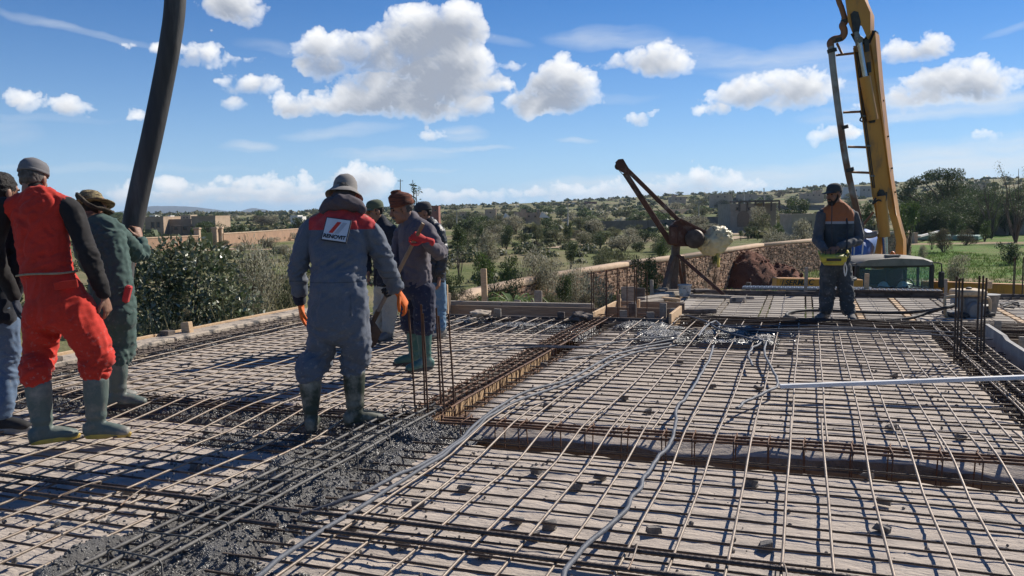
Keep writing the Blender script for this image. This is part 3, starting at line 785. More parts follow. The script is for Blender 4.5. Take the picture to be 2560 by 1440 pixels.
# ------------------------------------------------------------------ wet concrete
_ico = None
def ico():
 global _ico
 if _ico is None:
  bm = bmesh.new(); bmesh.ops.create_icosphere(bm, subdivisions=1, radius=1)
  bm.verts.ensure_lookup_table()
  _ico = (np.array([v.co[:] for v in bm.verts]), [tuple(v.index for v in f.verts) for f in bm.faces]); bm.free()
 return _ico
def concrete(name, u0, u1, t0, t1, z0, h, ns, seed, mask=None, res=.03, smin=.006, smax=.016):
 """fresh concrete lying in u0..u1 x t0..t1, rising h above z0, plus loose aggregate on it"""
 rs = np.random.RandomState(seed)
 nu, nt = max(3, int((u1 - u0) / res)), max(3, int((t1 - t0) / res))
 us = np.linspace(u0, u1, nu + 1, dtype=np.float32); ts = np.linspace(t0, t1, nt + 1, dtype=np.float32)
 T, U = np.meshgrid(ts, us)
 def hgt(T, U):
  e = np.minimum(np.minimum((U - u0), (u1 - U)), np.minimum((T - t0), (t1 - T)))
  e = np.clip(e / .16, 0, 1); e = e * e * (3 - 2 * e)
  n = fbm(T * 2.2 + seed, U * 2.2, 4) * .9 + .35
  k = mask(T, U) if mask else 1.0
  return z0 - .05 + (h + .05) * np.clip(e * (n + .45) * k, 0, 1.3) + .016 * fbm(T * 15, U * 15, 3, .5, billow=True) + .008 * perlin(T * 36, U * 36)
 Z = hgt(T, U)
 V = np.stack([T, U, Z], -1).reshape(-1, 3).tolist(); W = nt + 1
 fs = [(i * W + j, i * W + j + 1, (i + 1) * W + j + 1, (i + 1) * W + j) for i in range(nu) for j in range(nt)]
 mb = MB(); mb.v = V; mb.f = fs; mb.m = [0] * len(fs)
 iv, if_ = ico()
 tt = rs.uniform(t0, t1, ns * 3).astype(np.float32); uu = rs.uniform(u0, u1, ns * 3).astype(np.float32)
 zz = hgt(tt, uu); ok = np.where(zz > z0 - .02)[0][:ns]
 for i in ok:
  s = smin * .8 + (smax * .85 - smin) * rs.rand() ** 2
  sc = s * rs.uniform(.7, 1.3, 3)
  ang = rs.rand() * 6.28; c, sn = math.cos(ang), math.sin(ang)
  v = iv * sc * (1 + .25 * rs.uniform(-1, 1, (len(iv), 1)))
  v = np.stack([v[:, 0] * c - v[:, 1] * sn, v[:, 0] * sn + v[:, 1] * c, v[:, 2]], 1) + [tt[i], uu[i], zz[i] - s * .05]
  mb.add(v.tolist(), if_, 1)
 o = build_local(mb, name, [M_WET, M_STONE], smooth=True); gfix(o)
 tag(o, kind='stuff')
 return o
concrete('wet_concrete', 2.1, 4.75, -3.0, -2.06, -.035, .095, 6500, 1, None, .018, .004, .012)
concrete('wet_concrete', 4.45, 5.15, -2.7, -2.02, -.01, .085, 2600, 2, None, .025, .005, .012)
concrete('wet_concrete', 4.62, 5.32, -6.2, -2.6, -.03, .06, 4200, 3)
concrete('wet_concrete', 3.4, 10.3, -6.78, -6.25, -.03, .06, 4200, 4, None, .05)
concrete('wet_concrete', 9.3, 10.4, -6.3, -2.4, -.01, .055, 3600, 5, None, .04, .006, .013)
concrete('wet_concrete', 8.75, 10.1, -1.9, -.15, -.01, .085, 2200, 6, None, .03, .005, .011)
concrete('wet_concrete', 9.7, 10.4, -2.3, -1.5, .0, .05, 700, 7, None, .03, .005, .011)
concrete('wet_concrete', 4.1, 4.75, -3.9, -2.7, -.015, .035, 1300, 8)
concrete('wet_concrete', 2.2, 2.9, -2.45, -1.75, -.01, .04, 1500, 9)
# crumbs spilled over the deck
rs = np.random.RandomState(11); iv, if_ = ico(); mb = MB()
for (u0, u1, t0, t1, n) in ((.9, 4.6, -2.2, -1.4, 420), (.9, 4.6, -3.9, -2.9, 700), (.9, 4.6, -6.2, -3.9, 420), (1, 4.6, -1.4, 3.5, 420), (5.3, 10.3, -2.2, 1.2, 800), (5.3, 10.2, -6.2, -2.9, 900)):
 for _ in range(n):
  t, u = rs.uniform(t0, t1), rs.uniform(u0, u1); s = .003 + .010 * rs.rand() ** 3
  v = iv * s * rs.uniform(.6, 1.3, 3) + [t, u, s * .3]
  mb.add(v.tolist(), if_, 0)
for (u0, u1, t0, t1, n) in ((1.5, 5.2, -3.3, -2.0, 900), (4.6, 5.3, -6.2, -2.4, 700), (9.2, 10.4, -6.2, -2.4, 400), (8.8, 10.2, -2.0, 0, 300)):
 for _ in range(n):
  t, u = rs.uniform(t0, t1), rs.uniform(u0, u1); s = .004 + .009 * rs.rand() ** 2
  mb.add((iv * s * rs.uniform(.6, 1.5, 3) + [t, u, rs.uniform(.03, .075)]).tolist(), if_, 1)
gfix(tag(build_local(mb, 'concrete_crumbs', [M_BLOCK, M_STONE]), kind='stuff'))
# ------------------------------------------------------------------ small concrete spacers under the bars
SP = [(1340, 1185), (1160, 1228), (1335, 1350), (1375, 1322), (1635, 1335), (1210, 1395), (1915, 1375), (1880, 1215), (2210, 1262), (2205, 1330), (2170, 1195), (1440, 1225), (1045, 1268), (1290, 1310),
 (2235, 945), (1975, 885), (1360, 915), (1560, 1000), (1620, 1035), (1370, 1020), (1780, 970), (1895, 975), (2230, 1075), (1480, 893), (1700, 910),
 (1500, 1200), (320, 1238), (490, 1175), (180, 1170), (2400, 1100), (1008, 1368), (880, 1330), (520, 1090)]
mb = MB(); mb.box((0, 0, 0), (.062, .036, .028), None, 0, .005); sp_me = [mb.mesh('spacer')]
for k in range(3):
 mb = MB(); mb.box((0, 0, 0), (.058, .038, .028), None, 0, .010); sp_me.append(mb.mesh('spacer'))
for m_ in sp_me: m_.materials.append(M_BLOCK)
for i, (x, y) in enumerate(SP):
 o = bpy.data.objects.new('spacer_block', sp_me[i % 4]); COL.objects.link(o)
 p = at(x, y); o.location = (p.x, p.y, .02); o.rotation_euler = (0, 0, -GA + random.uniform(-.6, .6))
 tag(o, 'small grey concrete spacer lying under the steel bars', 'spacer', 'concrete spacers under the bars')
# ------------------------------------------------------------------ grey conduits snaking over the mats
def conduit(label, px, z=.09, r=.0108, lift=None):
 pts = [at(x, y, (lift[i] if lift else z)) for i, (x, y) in enumerate(px)]
 P = [Vector(q) for q in cr([tuple(p) for p in pts], 8)]
 sd0 = random.uniform(0, 50); P = [p + Vector((mnoise.noise(Vector((i * .31, sd0, 0))) * .016, mnoise.noise(Vector((i * .31, sd0, 7))) * .012, mnoise.noise(Vector((i * .23, sd0, 3))) * .009 - .008)) for i, p in enumerate(P)]
 mb = MB(); mb.tube(P, [r * (1 + .05 * (i % 2)) for i in range(len(P))], 8)
 o = mb.build('conduit', M_CONDUIT, None, smooth=True)
 origin_to(o, pts[0]); tag(o, label, 'conduit', 'grey electrical conduits')
conduit('grey conduit pair member lying nearest the bars at the front, running out at the bottom', [(560, 1500), (640, 1440), (780, 1335), (960, 1225), (1080, 1150), (1165, 1090), (1235, 1030), (1330, 985), (1440, 950), (1560, 888), (1690, 862)], .095)
conduit('grey conduit dipping into the wet concrete beside the front cage', [(668, 1308), (760, 1280), (880, 1240), (985, 1190), (1090, 1140), (1160, 1085), (1225, 1026), (1320, 975), (1425, 945), (1545, 882), (1680, 855)], .1, lift=[-.01, .04, .08, .1, .1, .1, .1, .1, .1, .1, .08])
conduit('single grey conduit bending from the mud patch down across the cross beam', [(1785, 862), (1770, 900), (1745, 945), (1715, 990), (1690, 1020), (1688, 1060), (1672, 1110), (1640, 1150), (1608, 1195), (1565, 1265), (1500, 1330), (1440, 1385), (1400, 1450)], .115)
conduit('grey conduit kinking over the right part of the middle bay', [(1915, 852), (1912, 885), (1935, 930), (1943, 962), (1900, 985), (1862, 1002), (1845, 1018)], .09)
conduit('short grey conduit stub right of the mud patch', [(1890, 840), (1900, 855), (1880, 870), (1872, 890), (1880, 912)], .085)
conduit('thin grey conduit from the mud patch across to the rusty cage', [(1690, 838), (1560, 850), (1460, 866), (1330, 866), (1230, 880)], .11, .008)
conduit('thin grey conduit lying across the left bay', [(1450, 866), (1370, 862), (1250, 862), (1150, 874), (1060, 884)], .11, .008)
conduit('thin conduit curving from the rusty cage over the middle bay', [(1690, 845), (1600, 862), (1520, 878), (1440, 893), (1400, 902)], .09, .008)
for i, (a, b, c) in enumerate((([1760, 808], [2000, 812], [2330, 832]), ([1790, 812], [2060, 822], [2420, 830]), ([1850, 822], [2150, 828], [2480, 846]), ([1770, 805], [1900, 822], [2260, 822]))):
 conduit(('slack conduit along the far cross beam, nearest the slats', 'slack conduit along the far cross beam, ending at the grey starter bars', 'slack conduit along the far cross beam reaching farthest right', 'lowest slack conduit along the far cross beam')[i], [a, [(a[0] + b[0]) / 2, (a[1] + b[1]) / 2 + 4], b, [(c[0] + b[0]) / 2, (c[1] + b[1]) / 2 - 3], c], .09 + .008 * i, .008)
conduit('grey conduit climbing from the mud patch to the corner of the mould box', [(1745, 838), (1765, 815), (1788, 802), (1800, 812), (1795, 818)], .1, .013)
conduit('grey conduit from the mould box corner running over the far beam', [(1715, 788), (1760, 800), (1800, 822), (1850, 838), (1905, 850)], .1, .011)
# aluminium straightedge leaning over the stairwell
a, b = at(1950, 966, .11), pd(2590, 942, 6.0)
mb = MB(); plank(mb, a, b, .05, .028, bev=.003); o = mb.build('straightedge', M_ALU); origin_to(o, a)
tag(o, 'long pale aluminium straightedge lying slanted over the right mat', 'straightedge')
# ------------------------------------------------------------------ terrain
def hz_y(x):                     # true horizon row of the photograph at column x
 return 532 - math.tan(CAM_R) * (x - 1280)
_RX = [-20000, -3000, -600, 0, 300, 700, 1000, 1300, 1500, 1700, 1900, 2100, 2300, 2560, 3200, 5000, 20000]
_RO = [12, 12, 12, 14, 12, 9, 15, 21, 29, 36, 38, 49, 54, 56, 50, 30, 15]
GZ = -2.9
def sstep(a, b, x):
 t = min(1, max(0, (x - a) / (b - a))); return t * t * (3 - 2 * t)
def ground(X, Y):
 r = math.hypot(X, Y)
 azx = 1280 + CAM_F * math.tan(max(-1.3, min(1.3, math.atan2(X, Y)))) if Y > 0 else (20000 if X > 0 else -20000)
 ro = float(np.interp(azx, _RX, _RO))
 off = -CAM_F * (CAM_H - GZ) / max(r, 8) + sstep(110, 950, r) * (ro + CAM_F * (CAM_H - GZ) / 950)
 z = CAM_H + r * off / CAM_F
 if r > 950: z = min(z, CAM_H + 950 * ro / CAM_F - (r - 950) * .012)
 k = sstep(26, 70, r)
 z += k * (.25 * mnoise.noise(Vector((X * .03, Y * .03, 0))) + min(1.6, r * .004) * mnoise.noise(Vector((X * .008, Y * .008, 5))))
 return z
def land_pt(x, y):
 """point of the terrain seen at a pixel"""
 d = ray(x, y); t0 = 12.0
 t = t0
 while t < 3000:
  p = Vector((0, 0, CAM_H)) + d * t
  if p.z < ground(p.x, p.y): break
  t *= 1.02
 return Vector((p.x, p.y, ground(p.x, p.y)))
def on_land(x, D):
 p = pd(x, 600, D); return Vector((p.x, p.y, ground(p.x, p.y)))
M_LAND = None
def land_mat():
 m = bpy.data.materials.new('land'); m.use_nodes = True
 t = m.node_tree; l = t.links; b = t.nodes['Principled BSDF']; b.inputs['Roughness'].default_value = .95; b.inputs['Specular IOR Level'].default_value = .1
 ge = N(t, 'ShaderNodeNewGeometry'); pos = ge.outputs['Position']
 def noise(sc, det=7, ro=.62, st=(1, 1, 1)):
  mp = N(t, 'ShaderNodeMapping'); l.new(pos, mp.inputs[0]); mp.inputs['Scale'].default_value = st
  n = N(t, 'ShaderNodeTexNoise'); n.inputs['Scale'].default_value = sc; n.inputs['Detail'].default_value = det; n.inputs['Roughness'].default_value = ro
  l.new(mp.outputs[0], n.inputs['Vector']); return n.outputs['Fac']
 def ramp(f, lo, hi):
  r = N(t, 'ShaderNodeMapRange', clamp=True, interpolation_type='SMOOTHSTEP'); r.inputs[1].default_value = lo; r.inputs[2].default_value = hi; l.new(f, r.inputs[0]); return r.outputs[0]
 def mix(f, a, c):
  x = N(t, 'ShaderNodeMix', data_type='RGBA'); l.new(f, x.inputs['Factor'])
  for s, v in (('A', a), ('B', c)):
   if isinstance(v, tuple): x.inputs[s].default_value = (*v, 1)
   else: l.new(v, x.inputs[s])
  return x.outputs['Result']
 grass = mix(ramp(noise(.7, 9, .75), .38, .62), (.095, .125, .036), (.185, .185, .08))
 dry = mix(noise(1.3, 8), (.30, .245, .15), (.20, .175, .09))
 c = mix(ramp(noise(.045, 6), .42, .60), grass, dry)
 scrub = mix(noise(.6, 6), (.055, .07, .028), (.11, .105, .06))
 c = mix(ramp(noise(.03, 9, .7, (1, 1.6, 1)), .55, .64), c, scrub)
 sp = N(t, 'ShaderNodeSeparateXYZ'); l.new(pos, sp.inputs[0])
 a1 = N(t, 'ShaderNodeMath', operation='MULTIPLY_ADD'); l.new(sp.outputs['Y'], a1.inputs[0]); a1.inputs[1].default_value = -.36; l.new(sp.outputs['X'], a1.inputs[2])
 ln = ramp(a1.outputs[0], 1.0, 5.0)
 yy = ramp(sp.outputs['Y'], 150, 115)
 mu = N(t, 'ShaderNodeMath', operation='MULTIPLY'); l.new(ln, mu.inputs[0]); l.new(yy, mu.inputs[1])
 lawn = mix(ramp(noise(.22, 9, .7), .42, .62), (.10, .185, .03), (.20, .20, .075))
 lawn = mix(ramp(noise(5, 4), .45, .7), lawn, (.07, .13, .025))
 lawn = mix(ramp(noise(.5, 6), .60, .72), lawn, (.27, .22, .13))
 c = mix(mu.outputs[0], c, lawn)
 c = mix(ramp(noise(.012, 5, .6, (1, 5, 1)), .60, .64), c, (.34, .25, .16))
 l.new(c, b.inputs['Base Color'])
 bu = N(t, 'ShaderNodeBump'); bu.inputs['Strength'].default_value = .8; bu.inputs['Distance'].default_value = .15; l.new(noise(3.5, 8, .7), bu.inputs['Height']); l.new(bu.outputs[0], b.inputs['Normal'])
 return m
def build_terrain():
 azs = []
 a = -180.0
 while a < 180:
  azs.append(a); a += .6 if -42 < a < 42 else 3.0
 rs_ = [3.0]
 while rs_[-1] < 9500: rs_.append(rs_[-1] * 1.065 + .2)
 nA, nR = len(azs), len(rs_)
 V, F = [], []
 for r in rs_:
  for a in azs:
   X, Y = r * math.sin(rad(a)), r * math.cos(rad(a)); V.append((X, Y, ground(X, Y) if r > 9 else GZ))
 for i in range(nR - 1):
  for j in range(nA):
   k = (j + 1) % nA
   F.append((i * nA + j, i * nA + k, (i + 1) * nA + k, (i + 1) * nA + j))
 V.append((0, 0, GZ)); c = len(V) - 1
 for j in range(nA): F.append((c, (j + 1) % nA, j))
 mb = MB(); mb.v, mb.f, mb.m = V, [f[::-1] for f in F], [0] * len(F)
 o = mb.build('ground', land_mat(), smooth=True); tag(o, kind='structure')
build_terrain()
# far blue mountains
def mountains():
 M_MT = mat('mountain_rock', (.085, .085, .075), (.06, .062, .055), scale=.004, rough=1, bump=.0)
 D = 7200.0
 prof = [(-900, 8), (-300, 10), (0, 12), (180, 9), (270, 14), (330, 26), (390, 33), (450, 31), (500, 27), (560, 17), (600, 16), (635, 23), (660, 19), (700, 11), (800, 6), (950, 4), (1100, 0), (1300, -20)]
 V, F = [], []
 xs = np.arange(-900, 1300, 9)
 for j in range(9):
  for x in xs:
   h = float(np.interp(x, [p[0] for p in prof], [p[1] for p in prof]))
   f = [0, .45, .8, 1, 1, .8, .5, .2, 0][j]
   p = pd(x, hz_y(x), D + (j - 3) * 420)
   z = CAM_H + h * D / CAM_F * f + 5 * f * mnoise.noise(Vector((x * .02, j * .9, 0))) + 2.2 * f * mnoise.noise(Vector((x * .07, j * 2, 3))) - (1 - f) * 40
   V.append((p.x, p.y, z))
 n = len(xs)
 for j in range(8):
  for i in range(n - 1): F.append((j * n + i, j * n + i + 1, (j + 1) * n + i + 1, (j + 1) * n + i))
 mb = MB(); mb.v, mb.f, mb.m = V, F, [0] * len(F)
 tag(mb.build('mountains', M_MT, smooth=True), kind='structure')
mountains()
# ------------------------------------------------------------------ plants
M_LEAF = dict(
 dark=mat('leaf_dark', (.055, .082, .030), (.088, .112, .045), scale=2.5, rough=.6, island=.45, objvar=.25, transl=.22),
 green=mat('leaf_green', (.085, .14, .030), (.12, .16, .045), scale=2.5, rough=.55, island=.45, objvar=.2, transl=.25),
 olive=mat('leaf_olive', (.13, .135, .065), (.175, .172, .09), scale=2.5, rough=.7, island=.4, objvar=.2, transl=.3),
 silver=mat('leaf_silver', (.37, .35, .25), (.48, .45, .335), scale=3.0, rough=.75, island=.4, objvar=.15, transl=.35),
 brown=mat('leaf_brown', (.14, .105, .07), (.19, .15, .095), scale=3.0, rough=.85, island=.4, transl=.1),
 gloss=mat('leaf_gloss', (.105, .13, .068), (.155, .175, .10), scale=2.5, rough=.38, island=.5, spec=.5, transl=.12),
 pale=mat('leaf_glint', (.27, .29, .20), (.36, .36, .27), scale=2.5, rough=.45, island=.35, spec=.4, transl=.15),  # pale colour stands in for sun glints on the shiny leaves
 straw=mat('leaf_straw', (.36, .30, .17), (.24, .22, .10), scale=3.0, rough=.8, island=.4, transl=.2),
)
M_BARK = mat('bark', (.13, .10, .075), (.08, .062, .048), scale=8, rough=.95, bump=.6, bscale=30, stretch=(2, 2, .6))
M_TWIG = mat('twig', (.16, .125, .09), (.10, .08, .06), scale=8, rough=.95)
def crown_mesh(name, mats, n, blobs, leaf, aspect=2.2, seed=0, shell=.55, droop=0.0, up=.3, matw=None):
 """blobs: (x,y,z,rx,ry,rz); leaves are bent four-sided faces scattered through the blobs, thicker near their skins"""
 rs = np.random.RandomState(seed)
 vol = np.array([b[3] * b[4] * b[5] for b in blobs]) ** .7; vol /= vol.sum()
 which = rs.choice(len(blobs), n, p=vol)
 B = np.array(blobs)[which]
 d = rs.normal(size=(n, 3)); d /= np.linalg.norm(d, axis=1)[:, None]
 rr = np.where(rs.rand(n) < shell, .80 + .25 * rs.rand(n), rs.rand(n) ** .45 * .9)
 q = d * 2.7 + B[:, :3] * 1.3
 lump = np.array([mnoise.noise(Vector(x)) for x in q.tolist()])
 rr = rr * (1 + .30 * lump)
 P = B[:, :3] + d * B[:, 3:6] * rr[:, None]
 ax = rs.normal(size=(n, 3)) + d * 1.0 + np.array([0, 0, up - droop])
 ax /= np.linalg.norm(ax, axis=1)[:, None]
 sd_ = np.cross(ax, rs.normal(size=(n, 3))); sd_ /= np.linalg.norm(sd_, axis=1)[:, None]
 nm = np.cross(ax, sd_)
 L = leaf * rs.uniform(.6, 1.35, n)[:, None]; Wd = L / aspect
 a = P - ax * L * .5; c = P + ax * L * .5
 b = P + sd_ * Wd * .5 + nm * L * .07; e = P - sd_ * Wd * .5 + nm * L * .07
 V = np.stack([a, b, c, e], 1).reshape(-1, 3)
 me = bpy.data.meshes.new(name)
 me.vertices.add(n * 4); me.vertices.foreach_set('co', V.astype(np.float32).ravel())
 me.loops.add(n * 4); me.loops.foreach_set('vertex_index', np.arange(n * 4, dtype=np.int32))
 me.polygons.add(n); me.polygons.foreach_set('loop_start', np.arange(n, dtype=np.int32) * 4)
 mats = mats if isinstance(mats, (list, tuple)) else [mats]
 for m in mats: me.materials.append(m)
 if len(mats) > 1:
  me.polygons.foreach_set('material_index', rs.choice(len(mats), n, p=matw).astype(np.int32))
 me.update(calc_edges=True); me.validate()
 return me
def stems_mesh(name, base, tips, r0, m, n=5, wig=.15, seed=0, sub=4):
 rnd = random.Random(seed); mb = MB()
 for tp in tips:
  b = Vector(base); tp = Vector(tp); L = (tp - b).length
  mid1 = b.lerp(tp, .35) + Vector((rnd.uniform(-1, 1), rnd.uniform(-1, 1), .4)) * wig * L * .4
  mid2 = b.lerp(tp, .7) + Vector((rnd.uniform(-1, 1), rnd.uniform(-1, 1), .3)) * wig * L * .4
  pts = [Vector(q) for q in cr([tuple(b), tuple(mid1), tuple(mid2), tuple(tp)], sub)]
  k = len(pts); mb.tube(pts, [r0 * (1 - .8 * i / (k - 1)) for i in range(k)], n)
 me = mb.mesh(name); me.materials.append(m)
 me.polygons.foreach_set('use_smooth', [True] * len(me.polygons))
 return me
def make_plant(name, cat, crown, stem, label='', group=None):
 r = thing(name, (0, 0, 0), label, cat, group)
 for nm, me in (('crown', crown), ('trunk' if cat == 'tree' else 'stems', stem)):
  o = bpy.data.objects.new(nm, me); COL.objects.link(o); o.parent = r
 return r
def rblobs(seed, n, R, H, z0=.25, flat=1.0):
 rnd = random.Random(seed); out = [(0, 0, H * .52, R * .72, R * .72, H * .40)]
 for i in range(n):
  a = rnd.uniform(0, 2 * PI); q = rnd.uniform(.3, .8) * R
  z = H * rnd.uniform(z0, .85); s = rnd.uniform(.24, .46) * R
  out.append((q * math.cos(a), q * math.sin(a), z, s, s, s * flat * rnd.uniform(.7, 1.0)))
 return out
# prototypes, about 2 m high and 2 m wide; scaled per plant. detail: 0 far, 1 middle, 2 near
PROTO = {}
def tips_for(bl, k=8, seed=0):
 rnd = random.Random(seed); bl = bl if len(bl) <= k else rnd.sample(bl, k)
 return [(b[0], b[1], b[2] + b[5] * .3) for b in bl]
def protos():
 N_ = {0: 420, 1: 2600, 2: 7500}; LF = {0: .26, 1: .115, 2: .068}
 spec = dict(dark=([M_LEAF['dark'], M_LEAF['green']], [.85, .15], 2.0, .5, .3), green=([M_LEAF['green'], M_LEAF['dark']], [.75, .25], 2.0, .5, .4),
    olive=([M_LEAF['olive'], M_LEAF['dark']], [.75, .25], 2.6, .5, .5), silver=([M_LEAF['silver'], M_LEAF['olive'], M_LEAF['brown']], [.55, .25, .20], 4.2, .6, .9),
    brown=([M_LEAF['brown'], M_LEAF['olive']], [.75, .25], 4.0, .5, .8))
 for k, (ms, w, asp, sh, up) in spec.items():
  for det in (0, 1, 2):
   for v in range(3 if det == 0 else 2):
    bl = rblobs(hash((k.__len__(), v, det)) % 1000 + v * 7, 8 if det < 2 else 13, 1.0, 2.0)
    n = N_[det]; lf = LF[det]
    if k in ('silver', 'brown'): n = int(n * 1.25); lf *= 1.15
    cm = crown_mesh('crown', ms, n, bl, lf, asp, v + det * 10 + len(k), sh, 0, up, w)
    st = stems_mesh('stems', (0, 0, -.1), tips_for(bl, 9, v), .045 if det < 2 else .035, M_TWIG if k in ('silver', 'brown') else M_BARK, 5, .2, v)
    PROTO[(k, det, v)] = (cm, st)
protos()
def plant(kind, loc, h, w, label, cat='shrub', name='shrub', group=None, det=1, v=None, rot=None):
 v = random.randrange(3 if det == 0 else 2) if v is None else v
 cm, st = PROTO[(kind, det, v)]
 r = make_plant(name, cat, cm, st, label, group)
 hc = min(h, w * (2.0 if det == 2 else 1.6))
 r.location = loc; r.scale = (w / 2, w / 2, hc / 2); r.rotation_euler = (0, 0, random.uniform(0, 6.28) if rot is None else rot)
 if hc < h:
  for ch in r.children:
   if ch.name.startswith('crown'): ch.location.z = (h - hc) / (hc / 2)
   else: ch.scale.z = h / hc
 return r
def plant_px(kind, x, ytop, wpx, label, ybase=None, D=None, cat='shrub', name='shrub', group=None, det=None, sink=.1):
 p = land_pt(x, ybase) if D is None else on_land(x, D)
 top = pd(x, ytop, p.y)
 s = p.y / CAM_F
 w = wpx * s / 1.5; h = max(.3, (top.z - p.z + sink) / .97)
 if det is None: det = 2 if wpx > 130 else (1 if wpx > 28 else 0)
 return plant(kind, Vector((p.x, p.y, p.z - sink)), h, w, label, cat, name, group, det)
# --- named plants of the middle ground
NP = [
 ('silver', 655, 592, 265, None, 16.5, 'large feathery silver-grey broom bush left of the man in grey'),
 ('brown', 610, 715, 130, None, 14.6, 'bare purplish-brown bush low in front of the silver broom'),
 ('dark', 556, 612, 60, None, 40, 'small dark green bush at the left side of the silver broom'),
 ('green', 500, 565, 70, None, 120, 'rounded green tree beside the left garden gate'),
 ('dark', 478, 590, 44, None, 60, 'dark slender tree standing in front of the left garden wall'),
 ('olive', 425, 585, 110, None, 130, 'olive green bushes below the ochre villa'),
 ('dark', 590, 562, 110, None, 150, 'dark bushes behind the pillars of the left garden gate'),
 ('green', 400, 620, 80, None, 45, 'green bush showing beside the rubber hose'),
 ('dark', 1148, 562, 78, None, 52, 'dark green thicket right behind the man in the leather jacket'),
 ('silver', 1215, 574, 100, None, 50, 'pale silvery shrub right of the dark thicket'),
 ('green', 1205, 630, 110, None, 30, 'bright green low bush behind the edge boards'),
 ('silver', 1330, 610, 200, None, 28, 'wide twiggy grey-brown broom above the end of the stone wall'),
 ('green', 1270, 640, 90, None, 27, 'green bush left of the twiggy broom'),
 ('dark', 1130, 690, 90, None, 19, 'dark leafy bush beside the leather jacket, behind the edge boards'),
 ('brown', 1165, 725, 80, None, 17, 'dry brown tangle at the left end of the edge boards'),
 ('dark', 1265, 690, 150, None, 18, 'dense dark green bush behind the upright timber stake'),
 ('dark', 1410, 690, 80, None, 21.5, 'small dark agave-like bush against the stone wall'),
 ('silver', 1425, 655, 165, None, 23, 'pale wispy broom growing over the stone wall'),
 ('silver', 1490, 672, 175, None, 20, 'silvery broom behind the group of tall starter bars'),
 ('olive', 1515, 615, 150, None, 45, 'olive grey bushes beyond the stone wall'),
 ('dark', 1618, 645, 118, None, 20.5, 'dense round juniper-like bush left of the winch'),
 ('silver', 1370, 645, 110, None, 27, 'pale broom tuft above the stone wall cap'),
 ('dark', 1425, 602, 60, None, 62, 'dark round tree in the middle of the field'),
 ('dark', 1420, 560, 44, None, 100, 'dark crooked tree standing above the round tree'),
 ('olive', 1345, 556, 52, None, 100, 'grey green tree left of the crooked dark tree'),
 ('dark', 1200, 560, 46, None, 110, 'dark tree among pale shrubs left in the field'),
 ('dark', 1265, 562, 60, None, 100, 'dark spreading tree in the left part of the field'),
 ('olive', 1555, 620, 90, None, 55, 'grey-green shrub left of the winch arm'),
 ('green', 1652, 592, 60, None, 60, 'green bush behind the winch post'),
 ('dark', 1500, 584, 56, None, 100, 'dark low bush beside the field path'),
 ('dark', 1535, 590, 46, None, 96, 'dark bush next to the row of clipped round shrubs'),
 ('silver', 1950, 575, 150, None, 64, 'big pale broom behind the stone wall left of the operator'),
 ('silver', 2010, 545, 90, None, 90, 'grey broom above the small stone hut'),
 ('dark', 1985, 495, 110, None, 150, 'dense dark tree right of the stone house'),
 ('silver', 1893, 515, 78, None, 135, 'greyish blossoming tree in front of the stone house'),
 ('green', 1945, 555, 60, None, 110, 'green bush below the dark dense tree'),
 ('dark', 1880, 565, 62, None, 120, 'dark hedge bush below the stone house'),
 ('green', 2265, 500, 100, None, 70, 'bright green bushy tree right of the boom'),
 ('dark', 2165, 505, 70, None, 90, 'dark tree between the delivery pipe and the boom'),
 ('dark', 2385, 535, 70, None, 105, 'dark round bush on the lawn near the pale pool edge'),
 ('brown', 2360, 568, 84, None, 75, 'reddish bare shrub on the lawn'),
 ('brown', 2415, 570, 76, None, 90, 'reddish thin-leaved shrub right of the bare shrub'),
 ('olive', 2330, 575, 40, None, 80, 'thin small tree on the lawn'),
 ('green', 2462, 548, 50, None, 100, 'young green tree standing on the lawn'),
 ('dark', 2525, 605, 92, None, 60, 'low dark spreading bush on the lawn by the right border'),
 ('silver', 2400, 636, 90, None, 40, 'pale silver broom standing right behind the truck cab'),
 ('silver', 2310, 612, 40, None, 60, 'small pale broom right of the boom foot'),
 ('silver', 1985, 700, 60, None, 40, 'pale weed tuft at the foot of the red earth heap'),
 ('green', 1787, 620, 50, None, 42, 'small broken green sapling in front of the red earth heap'),
 ('dark', 2500, 530, 40, None, 120, 'dark small tree near the stone outbuilding'),
 ('olive', 1085, 700, 70, None, 20, 'olive bush glimpsed between the two rear workers'),
]
FILL = [(345, 700, 90, 13), (430, 730, 120, 14.5), (530, 745, 110, 14), (620, 735, 150, 14), (720, 700, 130, 16), (1120, 735, 90, 16), (1200, 740, 110, 17), (1310, 742, 110, 19), (1380, 735, 100, 20), (1470, 735, 110, 19), (1545, 728, 110, 21), (1640, 715, 90, 21)]
for i, (x, yt, w, D) in enumerate(FILL):
 plant_px(('olive', 'brown', 'dark', 'silver')[i % 4], x, yt, w, 'low garden bush crowding the foot of the building behind the edge boards', None, D, group='low bushes at the foot of the building', det=1)
for (k, x, yt, w, yb, D, lab) in NP:
 plant_px(k, x, yt, w, lab, yb, D, 'tree' if 'tree' in lab else 'shrub', 'tree' if 'tree' in lab else 'shrub')
